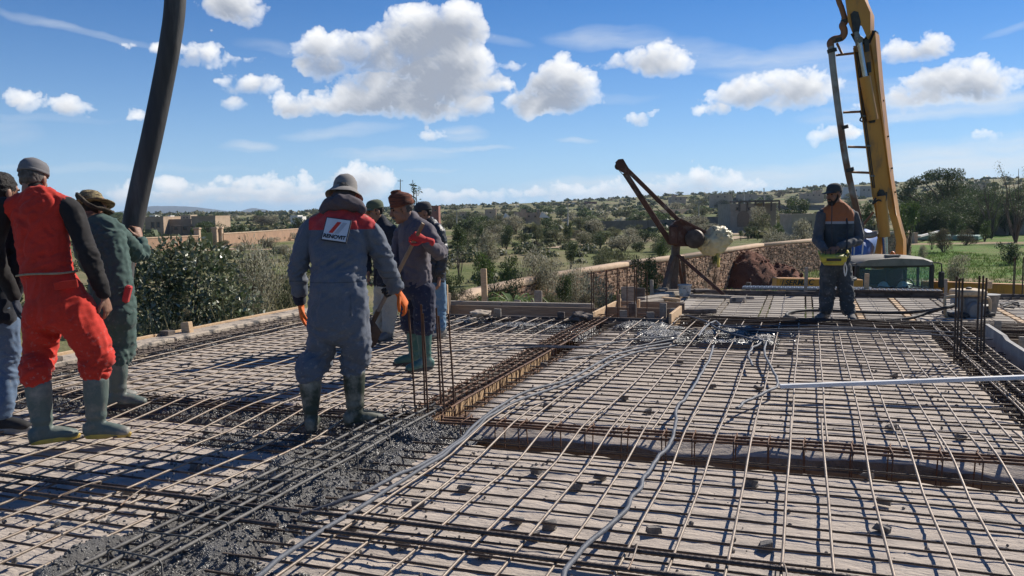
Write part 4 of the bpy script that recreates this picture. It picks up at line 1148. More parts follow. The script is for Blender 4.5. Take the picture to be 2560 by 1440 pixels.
# near bush with large shiny leaves
def near_bush():
 c = on_land(455, 12.3)
 bl = [(0, 0, 2.0, .95, .8, .9), (-.5, 0, 2.7, .55, .5, .6), (.15, .1, 3.15, .5, .5, .45), (.62, 0, 2.35, .5, .5, .6), (-.75, -.1, 1.5, .5, .5, .8), (.75, -.1, 1.5, .55, .5, .7), (.3, 0, 2.8, .5, .5, .5), (-.2, .1, 3.3, .3, .3, .3), (0, 0, 1.2, .9, .7, .6), (-.35, 0, 3.05, .4, .4, .4)]
 bl = [(x * 1.12, y, z * 1.10 + .12, a * 1.1, b, c_ * 1.1) for (x, y, z, a, b, c_) in bl]
 cm = crown_mesh('crown', [M_LEAF['gloss'], M_LEAF['dark'], M_LEAF['olive'], M_LEAF['pale']], 12500, bl, .095, 2.3, 5, .6, 0, .3, [.5, .2, .12, .18])
 st = stems_mesh('stems', (0, 0, 0), tips_for(bl, 10, 3), .04, M_BARK, 6, .15, 2)
 r = make_plant('shrub', 'shrub', cm, st, 'large bush with shiny leathery leaves just beyond the left deck edge'); r.location = c
 bl = [(0, 0, 1.0, .35, .35, .9)]
 for k, (x, D, lab) in enumerate(((365, 11.6, 'dry yellow grass clump by the left deck edge, under the shiny bush'), (520, 11.9, 'dry pale grass clump in front of the shiny bush'), (700, 13.5, 'dry grass under the bare brown bush'), (430, 11.7, 'low dry grass tuft beside the wooden block'))):
  cm = crown_mesh('blades', [M_LEAF['straw'], M_LEAF['olive']], 700, [(0, 0, .9, .55, .4, .9)], .5, 26, 40 + k, .2, 0, 2.2, [.7, .3])
  o = bpy.data.objects.new('grass_clump', cm); COL.objects.link(o); o.location = on_land(x, D) + Vector((0, 0, .9)); o.scale = (1.1, 1, 1.15)
  tag(o, lab, 'grass clump')
near_bush()
# strap-leaved plant behind the boards
def strap_plant():
 c = pd(1285, 752, 15.2); c.z = ground(c.x, c.y); r = thing('strap_plant', c, 'bright strap-leaved plant in front of the dark bush behind the boards', 'plant')
 rnd = random.Random(4)
 for k in range(34):
  a = rnd.uniform(0, 6.28); L = rnd.uniform(.75, 1.25); mb = MB(); pts = []
  for i in range(7):
   s = i / 6; q = L * (s * .75); z = 2.55 + L * (1.0 * s - 1.15 * s * s * rnd.uniform(.8, 1.05))
   pts.append(Vector((c.x + q * math.cos(a), c.y + q * math.sin(a), c.z + z)))
  sdv = Vector((-math.sin(a), math.cos(a), 0))
  vs = []
  for i, p in enumerate(pts):
   w = .028 * (1 - (i / 6) ** 2) + .003; vs += [p - sdv * w, p + Vector((0, 0, -.008)), p + sdv * w]
  fs = []
  for i in range(6):
   for j in range(2): fs.append((i * 3 + j, i * 3 + j + 1, i * 3 + j + 4, i * 3 + j + 3))
  mb.add(vs, fs); mb.build('leaf', M_LEAF['green'], r, smooth=True)
 mb = MB(); mb.tube([(c.x, c.y, c.z - .1), (c.x + .02, c.y, c.z + 1.3), (c.x, c.y, c.z + 2.6)], [.12, .1, .08], 8); mb.build('stem', M_BARK, r, smooth=True)
strap_plant()
# tall slim tree whose tip shows over the knitted cap
def slim_tree():
 b = on_land(1036, 26); top = pd(1036, 450, 26)
 H = top.z - b.z
 bl = [(0, 0, H - .15, .09, .09, .18), (.1, 0, H - .33, .16, .14, .16), (-.02, 0, H - .5, .18, .15, .16), (.12, 0, H - .72, .14, .14, .16), (-.2, 0, H - .55, .14, .1, .08), (0, 0, H - 1.1, .3, .3, .35), (.1, 0, H - 1.7, .4, .4, .5), (-.1, 0, H - 2.4, .45, .45, .5)]
 cm = crown_mesh('crown', M_LEAF['dark'], 620, bl, .14, 3.2, 9, .3, .5, .0)
 st = stems_mesh('trunk', (0, 0, -.1), [(0, 0, H), (.1, 0, H - .4), (-.2, 0, H - .55)], .05, M_BARK, 6, .03, 1)
 r = make_plant('tree', 'tree', cm, st, 'slim dark sapling whose tip shows above the knitted cap'); r.location = b
slim_tree()
# wind-bent tree and dark grove at the right
def bent_tree():
 b = on_land(2350, 135); s = 135 / CAM_F
 bl = []
 rnd = random.Random(8)
 for k in range(26):
  f = k / 25
  x = -8.5 + 11.5 * f + rnd.uniform(-.5, .5); z = 5.0 + 3.6 * math.sin(min(1, f * 1.12) * PI * .62) + rnd.uniform(-.5, .35)
  bl.append((x, rnd.uniform(-2, 2), z, 1.35, 1.3, .42 + .25 * f))
 bl += [(1.5, 0, 6.8, 2.3, 2.2, 1.4), (3.2, 0, 5.6, 1.9, 2, 1.6), (.5, 0, 5.6, 3, 2.2, 1.3), (-2.5, 0, 4.6, 3, 2.2, 1.2)]
 cm = crown_mesh('crown', [M_LEAF['dark'], M_LEAF['olive']], 6500, bl, .36, 2.6, 4, .5, .0, .25, [.85, .15])
 st = stems_mesh('trunk', (2.0, 0, -.2), [(-8.3, 0, 5.2), (-6, 1, 6.5), (-4, -1, 7.4), (-1.5, 0, 8.0), (1, 0, 8.4), (3, 0, 7), (-7, -.5, 5.6), (-5, 1, 5.8), (-3, 0, 6.5)], .24, M_BARK, 6, .22, 3)
 r = make_plant('tree', 'tree', cm, st, 'big wind-bent tree with a swept flat crown on the right skyline'); k = (pd(2350, 424, 135).z - b.z) / 9.1; r.location = b; r.scale = (.86, .8, k)
bent_tree()
GROVE = [(2285, 470, 100, 150), (2345, 462, 110, 150), (2400, 458, 120, 150), (2460, 462, 110, 152), (2515, 468, 110, 155), (2290, 520, 90, 118), (2340, 528, 90, 116), (2400, 525, 100, 114), (2455, 528, 90, 112), (2520, 505, 90, 118), (2262, 492, 80, 140), (2320, 478, 90, 138), (2300, 505, 90, 120), (2380, 490, 110, 125), (2420, 468, 100, 140), (2455, 475, 90, 140), (2440, 500, 100, 118), (2500, 480, 80, 150), (2350, 510, 100, 115), (2540, 462, 70, 150), (2268, 470, 50, 190), (2470, 505, 70, 112), (2560, 475, 60, 150)]
for i, (x, yt, w, D) in enumerate(GROVE):
 plant_px('dark', x, yt, int(w * 1.25), 'dark evergreen tree of the thick grove under the wind-bent tree', None, D, 'tree', 'tree', 'dark grove at the right', det=2)
def loose_trees():
 for k, (x, yt, D, lab) in enumerate(((2540, 412, 95, 'tall loose thin-leaved tree at the right border'), (2478, 440, 110, 'thin airy treetop rising left of the tall border tree'), (2590, 420, 90, 'tall loose tree cut by the right border'))):
  b = on_land(x, D); H = pd(x, yt, D).z - b.z
  rnd = random.Random(k); R = H * .26
  bl = [(rnd.uniform(-R, R), rnd.uniform(-R, R), H * (.38 + .6 * i / 20), R * .42 * (1.25 - i / 22), R * .42, R * .36) for i in range(21)]
  cm = crown_mesh('crown', [M_LEAF['dark'], M_LEAF['brown'], M_LEAF['olive']], 2300 if k != 1 else 500, bl, .17, 3.0, k + 60, .3, .5, 0, [.5, .25, .25])
  st = stems_mesh('trunk', (0, 0, -.2), [(0, 0, H * .95)] + tips_for(bl, 12, k), .10, M_BARK, 6, .12, k)
  r = make_plant('tree', 'tree', cm, st, lab); r.location = b
loose_trees()
# clipped round shrubs
for i, (x, yt, w) in enumerate(((1532, 586, 18), (1552, 586, 20), (1568, 586, 24), (1585, 587, 20), (1870, 581, 16), (1893, 583, 16), (1852, 575, 20), (2440, 572, 22), (2466, 574, 20))):
 plant_px('dark', x, yt, w, 'small clipped round dark shrub in a row by the field path' if i < 4 else ('small round clipped shrub below the stone house' if i < 7 else 'small round dark shrub at the back of the lawn'), None, 104 if i < 4 else 112, group='clipped round shrubs', det=0)
# scattered shrubs over the fields and the hillside
rnd = random.Random(21)
cnt = 0
ZONES = [(280, 760, 545, 640, 40), (1060, 1700, 516, 560, 44), (1120, 1680, 545, 640, 78), (1680, 2140, 482, 530, 44), (1700, 2060, 535, 590, 20), (2240, 2560, 560, 590, 10), (-60, 290, 545, 640, 8), (740, 1100, 535, 640, 16), (2560, 2800, 520, 640, 10)]
ZN = ['the left fields before the ochre villa', 'the distant hillside in the middle', 'the fields beyond the stone wall', 'the hillside below the skyline houses', 'the ground about the stone house', 'the lawn side at the right', 'the land at the left border', 'the fields behind the standing workers', 'the land beyond the right border']
for zi, (x0, x1, y0, y1, n) in enumerate(ZONES):
 for i in range(n):
  x = rnd.uniform(x0, x1); y = rnd.uniform(y0, y1)
  p = land_pt(x, y)
  if p.y > 1100: continue
  k = rnd.choices(['dark', 'olive', 'green', 'silver', 'brown'], [.27, .31, .14, .24, .04])[0]
  h = rnd.uniform(1.0, 3.2) * (.6 if y > 600 else 1) * (1 + min(1.0, p.y / 500)); w = h * rnd.uniform(1.1, 2.0)
  px = w / p.y * CAM_F
  lab = {'dark': 'dark green shrub dotted over ' + ZN[zi], 'olive': 'olive-green shrub dotted over ' + ZN[zi], 'green': 'fresh green shrub dotted over ' + ZN[zi], 'silver': 'pale silver-grey shrub dotted over ' + ZN[zi], 'brown': 'dry brown shrub dotted over ' + ZN[zi]}[k]
  plant(k, p - Vector((0, 0, .15)), h, w, lab, 'shrub', 'shrub', k + ' shrubs over ' + ZN[zi], 1 if px > 34 else 0)
# the mass of far scrub too small to pick apart
def far_scrub():
 rs = np.random.RandomState(17); V = []; n = 0
 for (a0, a1, r0, r1, cnt_) in ((-36, 12, 34, 125, 330), (-36, 38, 120, 420, 800), (-34, 36, 420, 1000, 1900), (-34, -4, 90, 950, 700)):
  for _ in range(cnt_):
   a = rad(rs.uniform(a0, a1)); r = math.sqrt(rs.uniform(r0 ** 2, r1 ** 2))
   X, Y = r * math.sin(a), r * math.cos(a)
   if r < 125 and (X > .12 * Y or (X > .05 * Y and Y < 60 and Y > 45)): continue
   if mnoise.noise(Vector((X * .012, Y * .02, 9))) < -.12: continue
   z = ground(X, Y); w = rs.uniform(.7, 2.2) * (1 + r / 900) * (.6 if r < 120 else 1); h = w * rs.uniform(.5, .9)
   near = r < 125; cc = 0 if not near else 1
   for k in range(22 if not near else 110):
    d = rs.normal(size=3); d /= np.linalg.norm(d); d[2] = abs(d[2])
    c = np.array([X, Y, z]) + d * [w, w, h] * rs.uniform(.4, 1)
    s = w * (.34 if not near else .13); e1 = rs.normal(size=3); e1 /= np.linalg.norm(e1); e2 = np.cross(e1, d + .01); e2 /= np.linalg.norm(e2) + 1e-6
    V.append(c + e1 * s); V.append(c + e2 * s); V.append(c - e1 * s); V.append(c - e2 * s)
 V = np.array(V, np.float32); n = len(V) // 4
 me = bpy.data.meshes.new('far_scrub'); me.vertices.add(n * 4); me.vertices.foreach_set('co', V.ravel())
 me.loops.add(n * 4); me.loops.foreach_set('vertex_index', np.arange(n * 4, dtype=np.int32)); me.polygons.add(n); me.polygons.foreach_set('loop_start', np.arange(n, dtype=np.int32) * 4)
 me.materials.append(M_LEAF['dark']); me.materials.append(M_LEAF['olive']); me.materials.append(M_LEAF['silver'])
 ids = np.repeat(rs.choice(3, n // 22 + 1, p=[.45, .50, .05]), 22)[:n].astype(np.int32); me.polygons.foreach_set('material_index', ids)
 me.update(calc_edges=True)
 o = bpy.data.objects.new('far_scrub', me); COL.objects.link(o); tag(o, kind='stuff')
far_scrub()
# grass tufts of the lawn and the verge
def lawn_grass():
 rs = np.random.RandomState(23); V = []
 for (x0, x1, y0, y1, n) in ((11, 40, 26, 75, 9000), (-1, 14, 17, 45, 3500), (-9, -3, 12, 30, 1500)):
  for _ in range(n):
   X, Y = rs.uniform(x0, x1), rs.uniform(y0, y1)
   if X < .3 * Y and x0 == 11: continue
   z = ground(X, Y); h = rs.uniform(.05, .16) * (1 + Y / 90)
   for k in range(3):
    a = rs.rand() * 6.28; c, s = math.cos(a), math.sin(a); dx, dy = rs.normal(0, .12, 2)
    V += [(X + dx - c * .03, Y + dy - s * .03, z - .02), (X + dx + c * .03, Y + dy + s * .03, z - .02), (X + dx + s * h * .4, Y + dy + c * h * .4, z + h)]
 V = np.array(V, np.float32); n = len(V) // 3
 me = bpy.data.meshes.new('grass'); me.vertices.add(n * 3); me.vertices.foreach_set('co', V.ravel())
 me.loops.add(n * 3); me.loops.foreach_set('vertex_index', np.arange(n * 3, dtype=np.int32)); me.polygons.add(n); me.polygons.foreach_set('loop_start', np.arange(n, dtype=np.int32) * 3)
 me.materials.append(mat('grass_blade', (.085, .16, .03), (.16, .20, .06), scale=.3, rough=.7, island=.4, transl=.3))
 me.update(calc_edges=True)
 o = bpy.data.objects.new('grass', me); COL.objects.link(o); tag(o, kind='stuff')
lawn_grass()
# ------------------------------------------------------------------ garden wall of rubble stone
M_STONES = mat('wall_stone', (.43, .275, .18), (.30, .185, .12), scale=3, rough=.95, bump=.7, bscale=25, island=.35)
M_STONE1 = mat('wall_stone_single', (.43, .275, .18), (.30, .185, .12), scale=3, rough=.95, bump=.7, bscale=25, objvar=.35)
M_MORTAR = mat('mortar', (.26, .17, .115), (.18, .12, .08), scale=6, rough=1, bump=.6)
M_CAP = mat('wall_cap', (.52, .38, .26), (.43, .31, .21), scale=2.5, rough=.95, bump=.6, bscale=14)
def rubble_wall(path, zt, name_label, cap_w=.5, near=True, hgt=2.25, sw=.19, sh=.125):
 pts = [Vector((p[0], p[1], 0)) for p in path]
 root = thing('stone_wall', (pts[0].x, pts[0].y, GZ), name_label, 'wall')
 core, cap, many = MB(), MB(), MB()
 singles = []
 rnd = random.Random(3)
 shape = []
 for k in range(4):
  q = MB(); q.box((0, 0, 0), (1, 1, 1), None, 0, .13); shape.append(q.v)
 fcs = q.f
 for i in range(len(pts) - 1):
  a, b = pts[i], pts[i + 1]; d = (b - a); L = d.length; d.normalize(); nrm = Vector((-d.y, d.x, 0))
  if nrm.dot(-a) < 0: nrm = -nrm
  M = Matrix((d, -nrm, Vector((0, 0, 1)))).transposed()
  c = (a + b) / 2
  core.box((c.x, c.y, zt - .1 - hgt / 2), (L, cap_w - .12, hgt), M)
  k = max(1, int(L / 7))
  for j in range(k):
   e0, e1 = a + d * (L * j / k), a + d * (L * (j + 1) / k)
   z = zt - .06 + rnd.uniform(-.015, .015)
   cap.bbox(((e0 + e1) / 2 + nrm * rnd.uniform(-.008, .008)).to_tuple()[:2] + (z,), (L / k + .01, cap_w * rnd.uniform(.98, 1.03), .2 + rnd.uniform(-.01, .02)), M, 0, .04)
  rows = int((hgt - .1) / sh)
  for r_ in range(rows):
   s = rnd.uniform(0, sw)
   while s < L:
    w = sw * rnd.uniform(.6, 1.5); h = sh * rnd.uniform(.75, 1.2)
    p = a + d * (s + w / 2) + nrm * (cap_w / 2 - .06 + rnd.uniform(-.02, .035))
    z = zt - .2 - (r_ + .5) * sh + rnd.uniform(-.03, .03)
    R = M @ Matrix.Rotation(rnd.uniform(-.25, .25), 3, 'Y')
    if near and len(singles) < 290 and p.y < 27.5 and z > -1.75:
     singles.append((p, z, w * .93, h * .92, R, rnd.randrange(4)))
    else:
     many.add([Vector((p.x, p.y, z)) + R @ Vector((q[0] * w * .93, q[1] * .16, q[2] * h * .92)) for q in shape[rnd.randrange(4)]], fcs)
    s += w
 core.build('core', M_MORTAR, root); o = cap.build('cap', M_CAP, root, smooth=True)
 o = many.build('rubble', M_STONES, root); o['kind'] = 'stuff'
 mes = []
 for k in range(4):
  me = bpy.data.meshes.new('stone'); me.from_pydata(shape[k], [], fcs); me.materials.append(M_STONE1); mes.append(me)
 for (p, z, w, h, R, k) in singles:
  o = bpy.data.objects.new('stone', mes[k]); COL.objects.link(o); o.parent = root
  o.matrix_local = Matrix.Translation(Vector((p.x, p.y, z)) - root.location) @ R.to_4x4() @ Matrix.Diagonal((w, .16, h, 1))
 return root
WP = [at(1120, 752, -.7), at(1200, 722, -.7), at(1340, 692, -.7), at(1560, 657, -.7), at(1700, 640, -.7), at(1900, 610, -.7), at(2050, 596, -.7), at(2270, 577, -.7)]
rubble_wall([(p.x, p.y) for p in WP], -.7, 'brown rubble stone garden wall with a pale rounded cap running behind the winch')
# plain garden walls farther off
def plain_wall(pa, pb, h, label, m=None, th=.4, cap=True):
 root = thing('garden_wall', pa, label, 'wall')
 n = max(2, int((pb - pa).length / 6)); body, cp = MB(), MB()
 for i in range(n):
  a, b = pa.lerp(pb, i / n), pa.lerp(pb, (i + 1) / n)
  za, zb = ground(a.x, a.y), ground(b.x, b.y); z = (za + zb) / 2
  M = boxM((b - a) * Vector((1, 1, 0)))
  body.box(((a.x + b.x) / 2, (a.y + b.y) / 2, z + h / 2 - .4), ((b - a).length, th, h + .8), M)
  if cap: cp.bbox(((a.x + b.x) / 2, (a.y + b.y) / 2, z + h + .08), ((b - a).length, th * 1.3, .18), M, 0, .04)
 body.build('wall_body', m or M_CAP, root)
 if cap: cp.build('coping', M_CAP, root)
 return root
M_WALLRED = mat('garden_wall_plaster', (.40, .25, .16), (.32, .20, .13), scale=1.2, rough=.95, bump=.4)
M_WALLGREY = mat('grey_wall', (.20, .17, .14), (.15, .13, .11), scale=1, rough=.95, bump=.5)
plain_wall(on_land(330, 105), on_land(497, 118), 1.7, 'pinkish garden wall left of the green garden gate', M_WALLRED)
plain_wall(on_land(556, 122), on_land(800, 165), 1.9, 'pinkish garden wall running right from the gate pillars', M_WALLRED)
plain_wall(on_land(1475, 170), on_land(1700, 182), 2.0, 'long dark grey field wall left of the stone house', M_WALLGREY, cap=False)
plain_wall(on_land(1690, 182), on_land(1835, 170), 2.6, 'dark grey wall reaching the stone house', M_WALLGREY, cap=False)
plain_wall(on_land(2150, 112), on_land(2290, 98), 1.1, 'low tan wall behind the boom foot', M_CAP)
plain_wall(on_land(2395, 118), on_land(2480, 128), 1.1, 'low pale wall at the back of the lawn', M_CAP)
plain_wall(on_land(1560, 330), on_land(1720, 360), 2.0, 'distant tan wall on the hillside above the winch arm', M_CAP, cap=False)
plain_wall(on_land(1880, 420), on_land(2060, 400), 2.4, 'distant grey wall near the skyline left of the operator', M_WALLGREY, cap=False)
# gate
g0, g1 = on_land(500, 119), on_land(532, 120)
gr = thing('garden_gate', g0, 'green metal garden gate between two plaster pillars on the left', 'gate')
for nm, p in (('pillar', on_land(494, 118)), ('pillar', on_land(538, 121)), ('pillar', on_land(551, 122))):
 mb = MB(); mb.bbox((p.x, p.y, p.z + 1.25), (.75, .75, 2.9), None, 0, .05); mb.bbox((p.x, p.y, p.z + 2.8), (.95, .95, .25), None, 0, .05); mb.build(nm, M_CAP, gr)
M_GATE = mat('gate_green', (.19, .23, .08), (.15, .19, .065), scale=2, rough=.6)
for q in (0, .5):
 a, b = g0.lerp(g1, q), g0.lerp(g1, q + .48); mb = MB(); mb.bbox(((a.x + b.x) / 2, (a.y + b.y) / 2, a.z + 1.1), ((b - a).length, .08, 2.1), boxM((b - a) * Vector((1, 1, 0))), 0, .02); mb.build('leaf', M_GATE, gr)
# ------------------------------------------------------------------ houses
M_PLASTER = dict(ochre=mat('ochre_plaster', (.40, .30, .21), (.33, .245, .17), scale=.8, rough=.95, bump=.3), stone=mat('stone_plaster', (.36, .30, .235), (.29, .24, .19), scale=1.2, rough=.95, bump=.5, bscale=6),
    white=mat('white_plaster', (.70, .68, .64), (.60, .57, .52), scale=1, rough=.9), red=mat('red_plaster', (.28, .12, .085), (.22, .09, .065), scale=1, rough=.9), grey=mat('grey_plaster', (.42, .38, .33), (.34, .31, .27), scale=1, rough=.9), tan=mat('tan_plaster', (.46, .35, .25), (.38, .29, .2), scale=1, rough=.9))
M_PANE = mat('dark_pane', (.03, .035, .04), (.05, .055, .06), rough=.15, spec=.6)
M_FRAME = mat('window_frame', (.22, .16, .11), (.18, .13, .09), rough=.7)
def house(label, D, vols, wins, colr, name='house', doors=(), yaw=0.0, extra=None):
 """vols: px boxes (x0,x1,ytop,depth m[,dD]); wins: (x, y, w, h) px on the front of whichever volume; all stood on the terrain at distance D"""
 xc = sum(v[0] + v[1] for v in vols) / 2 / len(vols)
 base = on_land(xc, D); s = base.y / CAM_F
 root = thing(name, base, label, 'house')
 fronts = []
 for v in vols:
  x0, x1, yt, dep = v[:4]; dd = v[4] if len(v) > 4 else 0
  a, b = pd(x0, yt, D + dd), pd(x1, yt, D + dd)
  zt = (a.z + b.z) / 2; z0 = base.z - 1.5
  mb = MB(); cx, w = (a.x + b.x) / 2, (b.x - a.x)
  mb.box((cx, D + dd + dep / 2, (z0 + zt) / 2), (w, dep, zt - z0)); mb.build('wall', M_PLASTER[v[5] if len(v) > 5 else colr], root)
  mb = MB()
  for (ox, oy, sx, sy) in ((0, -dep / 2 + .12, w + .1, .3), (0, dep / 2 - .12, w + .1, .3), (-w / 2 + .12, 0, .3, dep - .3), (w / 2 - .12, 0, .3, dep - .3)):
   mb.box((cx + ox, D + dd + dep / 2 + oy, zt + .14), (sx, sy, .3))
  mb.build('parapet', M_PLASTER[v[5] if len(v) > 5 else colr], root)
  fronts.append((a.x, b.x, D + dd))
 for (x, y, w, h) in wins:
  Dd = min([f[2] for f in fronts if f[0] - .1 <= pd(x, y, f[2]).x <= f[1] + .1] or [D])
  c = pd(x, y, Dd); fr_ = MB(); W_, H_ = w * s, h * s
  for (ox, oz, sx, sz) in ((0, H_ / 2, W_ + .2, .12), (0, -H_ / 2, W_ + .3, .14), (-W_ / 2, 0, .12, H_), (W_ / 2, 0, .12, H_)):
   fr_.box((c.x + ox, Dd - .05, c.z + oz), (sx, .14, sz))
  f = fr_.build('window', M_FRAME, root)
  mb = MB(); mb.box((c.x, Dd - .012, c.z), (W_ - .1, .03, H_ - .1)); mb.build('pane', M_PANE, f)
 for (x, y, w, h) in doors:
  Dd = fronts[0][2]; c = pd(x, y, Dd); mb = MB(); mb.bbox((c.x, Dd - .03, c.z), (w * s, .08, h * s), None, 0, .02); mb.build('door', M_FRAME, root)
 if extra: extra(root, s, D)
 return root
def villa_extra(root, s, D):
 a, b = pd(428, 566, D - 3), pd(478, 566, D - 3)
 mb = MB(); mb.box(((a.x + b.x) / 2, D - 1.5, a.z), (b.x - a.x, 3, .2))
 for q in (0, .5, 1): mb.box((a.x + (b.x - a.x) * q * .96 + .1, D - 2.9, a.z - 1.4), (.2, .2, 2.8))
 mb.build('pergola', M_FRAME, root)
house('ochre flat-roofed villa with a dark pergola behind the left gardens', 190, [(362, 408, 545, 10), (400, 478, 551, 9, 3), (478, 538, 543, 10, -2)], [(382, 562, 7, 13), (396, 562, 7, 13), (440, 570, 7, 9), (462, 570, 7, 9), (500, 562, 6, 10), (522, 560, 6, 10)], 'ochre', extra=villa_extra)
house('white flat house on the left skyline above the ochre villa', 420, [(374, 388, 539, 8), (420, 426, 540, 5)], [(380, 543, 3, 3)], 'white')
house('low pale farmhouse at the right end of the left fields', 330, [(726, 744, 540, 8), (744, 756, 543, 6)], [(733, 547, 3, 4), (740, 547, 3, 4)], 'white')
house('tan hamlet house on the left hillside', 420, [(450, 476, 539, 9), (500, 522, 541, 8)], [(460, 544, 3, 3), (468, 544, 3, 3), (510, 545, 3, 3)], 'tan')
house('small dark red house beside the leather-jacket man\'s head', 260, [(1070, 1096, 517, 7)], [(1078, 526, 4, 4), (1088, 526, 4, 4)], 'red')
house('low pinkish house left of the white gables', 360, [(1150, 1176, 532, 8), (1212, 1240, 525, 8)], [(1158, 537, 3, 3), (1168, 537, 3, 3), (1226, 531, 3, 3)], 'tan')
def gables(root, s, D):
 for (x, y, w) in ((1268, 532, 22), (1362, 530, 26), (1196, 545, 14), (1295, 543, 16)):
  a = pd(x - w / 2, y + 14, D - 5); b = pd(x + w / 2, y + 14, D - 5); t = pd(x - w * .25, y, D - 5)
  mb = MB(); vs = [a, b, Vector((t.x, a.y, t.z))]; vs = vs + [v + Vector((0, 4, 0)) for v in vs]
  mb.add(vs, [(0, 1, 2), (5, 4, 3), (0, 3, 4, 1), (1, 4, 5, 2), (2, 5, 3, 0)]); mb.build('gable', M_PLASTER['white'], root)
 for x in (1306, 1312, 1346):
  c = pd(x, 533, D - 1); mb = MB(); mb.bbox((c.x, c.y, c.z), (.8, .8, 2.2), None, 0, .05); mb.build('chimney', M_PLASTER['ochre'], root)
house('stone farmhouse with white gables and chimneys in the middle of the fields', 235, [(1285, 1306, 532, 8), (1312, 1352, 534, 8)], [(1322, 541, 4, 4), (1338, 541, 4, 4)], 'stone', extra=gables)
house('white and red house on the skyline left of the winch head', 700, [(1432, 1466, 507, 12), (1462, 1492, 505, 10, -5, 'red')], [(1440, 510, 3, 2), (1452, 510, 3, 2), (1470, 508, 3, 2), (1482, 508, 3, 2)], 'white')
house('pale skyline house with a roof tank between the winch bars', 560, [(1678, 1715, 493, 11), (1682, 1690, 488, 5, 2)], [(1690, 498, 3, 3), (1702, 498, 3, 3)], 'tan')
house('small white block house on the skyline right of the winch', 760, [(1612, 1626, 498, 10), (1640, 1652, 497, 9)], [(1618, 501, 2, 2)], 'white')
house('tan pyramid-roofed house on the skyline above the stone house', 480, [(1785, 1830, 487, 12)], [(1795, 492, 3, 3), (1812, 492, 3, 3)], 'tan')
house('long low tan buildings on the skyline', 620, [(1850, 1890, 486, 12), (1890, 1930, 488, 10)], [(1860, 490, 3, 2), (1875, 490, 3, 2), (1905, 491, 3, 2)], 'tan')
def stone_house_extra(root, s, D):
 a, b = pd(1852, 505, D - 1), pd(1952, 503, D - 1)
 mb = MB(); mb.box(((a.x + b.x) / 2, D + 3, a.z + .1), (b.x - a.x, 7, .3))
 for q in np.linspace(0, 1, 6): mb.box((a.x + (b.x - a.x) * q, D - .2, a.z - .8), (.25, .25, 1.8))
 mb.build('pergola', M_WOODDARK, root)
 c = pd(1858, 545, D); mb = MB()
 mb.prism([(-1.1, -1.6), (1.1, -1.6)] + [(1.1 * math.cos(t), .2 + 1.1 * math.sin(t)) for t in np.linspace(0, PI, 9)], .1, Matrix.Translation((c.x, D - .05, c.z)))
 mb.build('arched_door', M_FRAME, root)
house('square stone house with a dark roof pergola left of the operator', 150, [(1826, 1886, 513, 9), (1886, 1940, 512, 9, 3)], [(1843, 522, 5, 7), (1872, 522, 5, 7), (1905, 522, 5, 6)], 'stone', extra=stone_house_extra)
house('small plastered cube hut behind the grey broom', 112, [(1980, 2040, 540, 5)], [], 'tan', 'hut', doors=[(2025, 565, 9, 26)])
house('tan house with a flat roof just left of the operator\'s head', 520, [(2012, 2060, 484, 10), (2040, 2054, 477, 6, 3)], [(2020, 488, 3, 3), (2034, 488, 3, 3), (2048, 488, 3, 3)], 'tan')
house('pale flat-roofed house on the skyline between operator and boom', 560, [(2118, 2150, 468, 10), (2148, 2182, 466, 10, 2, 'grey')], [(2126, 476, 4, 4), (2140, 476, 4, 4), (2160, 475, 4, 4), (2172, 475, 4, 4)], 'white')
house('distant pale house behind the dark grove', 420, [(2436, 2470, 463, 10)], [(2446, 467, 3, 3), (2460, 467, 3, 3)], 'tan')
house('stone outbuilding at the right border of the lawn', 118, [(2518, 2620, 528, 6)], [(2540, 540, 5, 7)], 'stone', 'outbuilding')
# utility poles
M_POLE = mat('pole', (.42, .40, .37), (.33, .31, .29), scale=3, rough=.9)
for (x, yt, yb, D, lab) in ((1142, 519, 552, 200, 'pale concrete utility pole right of the leather-jacket man'), (1001, 448, 520, 240, 'thin mast above the knitted cap'), (1420, 500, 545, 230, 'thin pole in the middle of the fields'), (1747, 500, 552, 210, 'thin pole seen between winch and stone house'), (1803, 478, 500, 500, 'distant skyline pole left of the operator'),
      (1829, 478, 500, 520, 'second distant skyline pole left of the operator'), (1860, 474, 498, 520, 'third distant skyline pole, nearest the operator'), (1910, 470, 496, 420, 'lattice mast on the skyline left of the operator'), (2440, 452, 470, 300, 'pole behind the dark grove')):
 b = on_land(x, D); t = pd(x, yt, D); r = thing('utility_pole', b, lab, 'utility pole')
 mb = MB(); mb.tube([b - Vector((0, 0, .5)), t], [.16 * D / 200, .10 * D / 200], 7); mb.build('shaft', M_POLE, r, smooth=True)
 mb = MB(); mb.box((t.x, t.y, t.z - .5), (1.6 if D < 400 else .8, .12, .14)); mb.build('crossarm', M_POLE, r)
# field paths and the pale pool edge
M_PATH = mat('path_soil', (.46, .35, .23), (.38, .28, .18), scale=.6, rough=1, bump=.4)
def path_strip(pxs, w, name='path', m=None):
 P = [land_pt(x, y) for x, y in pxs]; P = [Vector(q) for q in cr([tuple(p) for p in P], 6)]
 V, F = [], []
 for i, p in enumerate(P):
  d = (P[min(i + 1, len(P) - 1)] - P[max(i - 1, 0)]); n = Vector((-d.y, d.x, 0)).normalized()
  for q in (-1, -.33, .33, 1):
   e = p + n * q * w * (.5 + .12 * mnoise.noise(p * .3)); V.append((e.x, e.y, ground(e.x, e.y) + .07))
 for i in range(len(P) - 1):
  for j in range(3): F.append((i * 4 + j, i * 4 + j + 1, i * 4 + j + 5, i * 4 + j + 4))
 mb = MB(); mb.v, mb.f, mb.m = V, F, [0] * len(F); o = mb.build(name, m or M_PATH, smooth=True); tag(o, kind='structure'); return o
path_strip([(1380, 622), (1470, 612), (1540, 608), (1640, 600), (1720, 596)], 3.2)
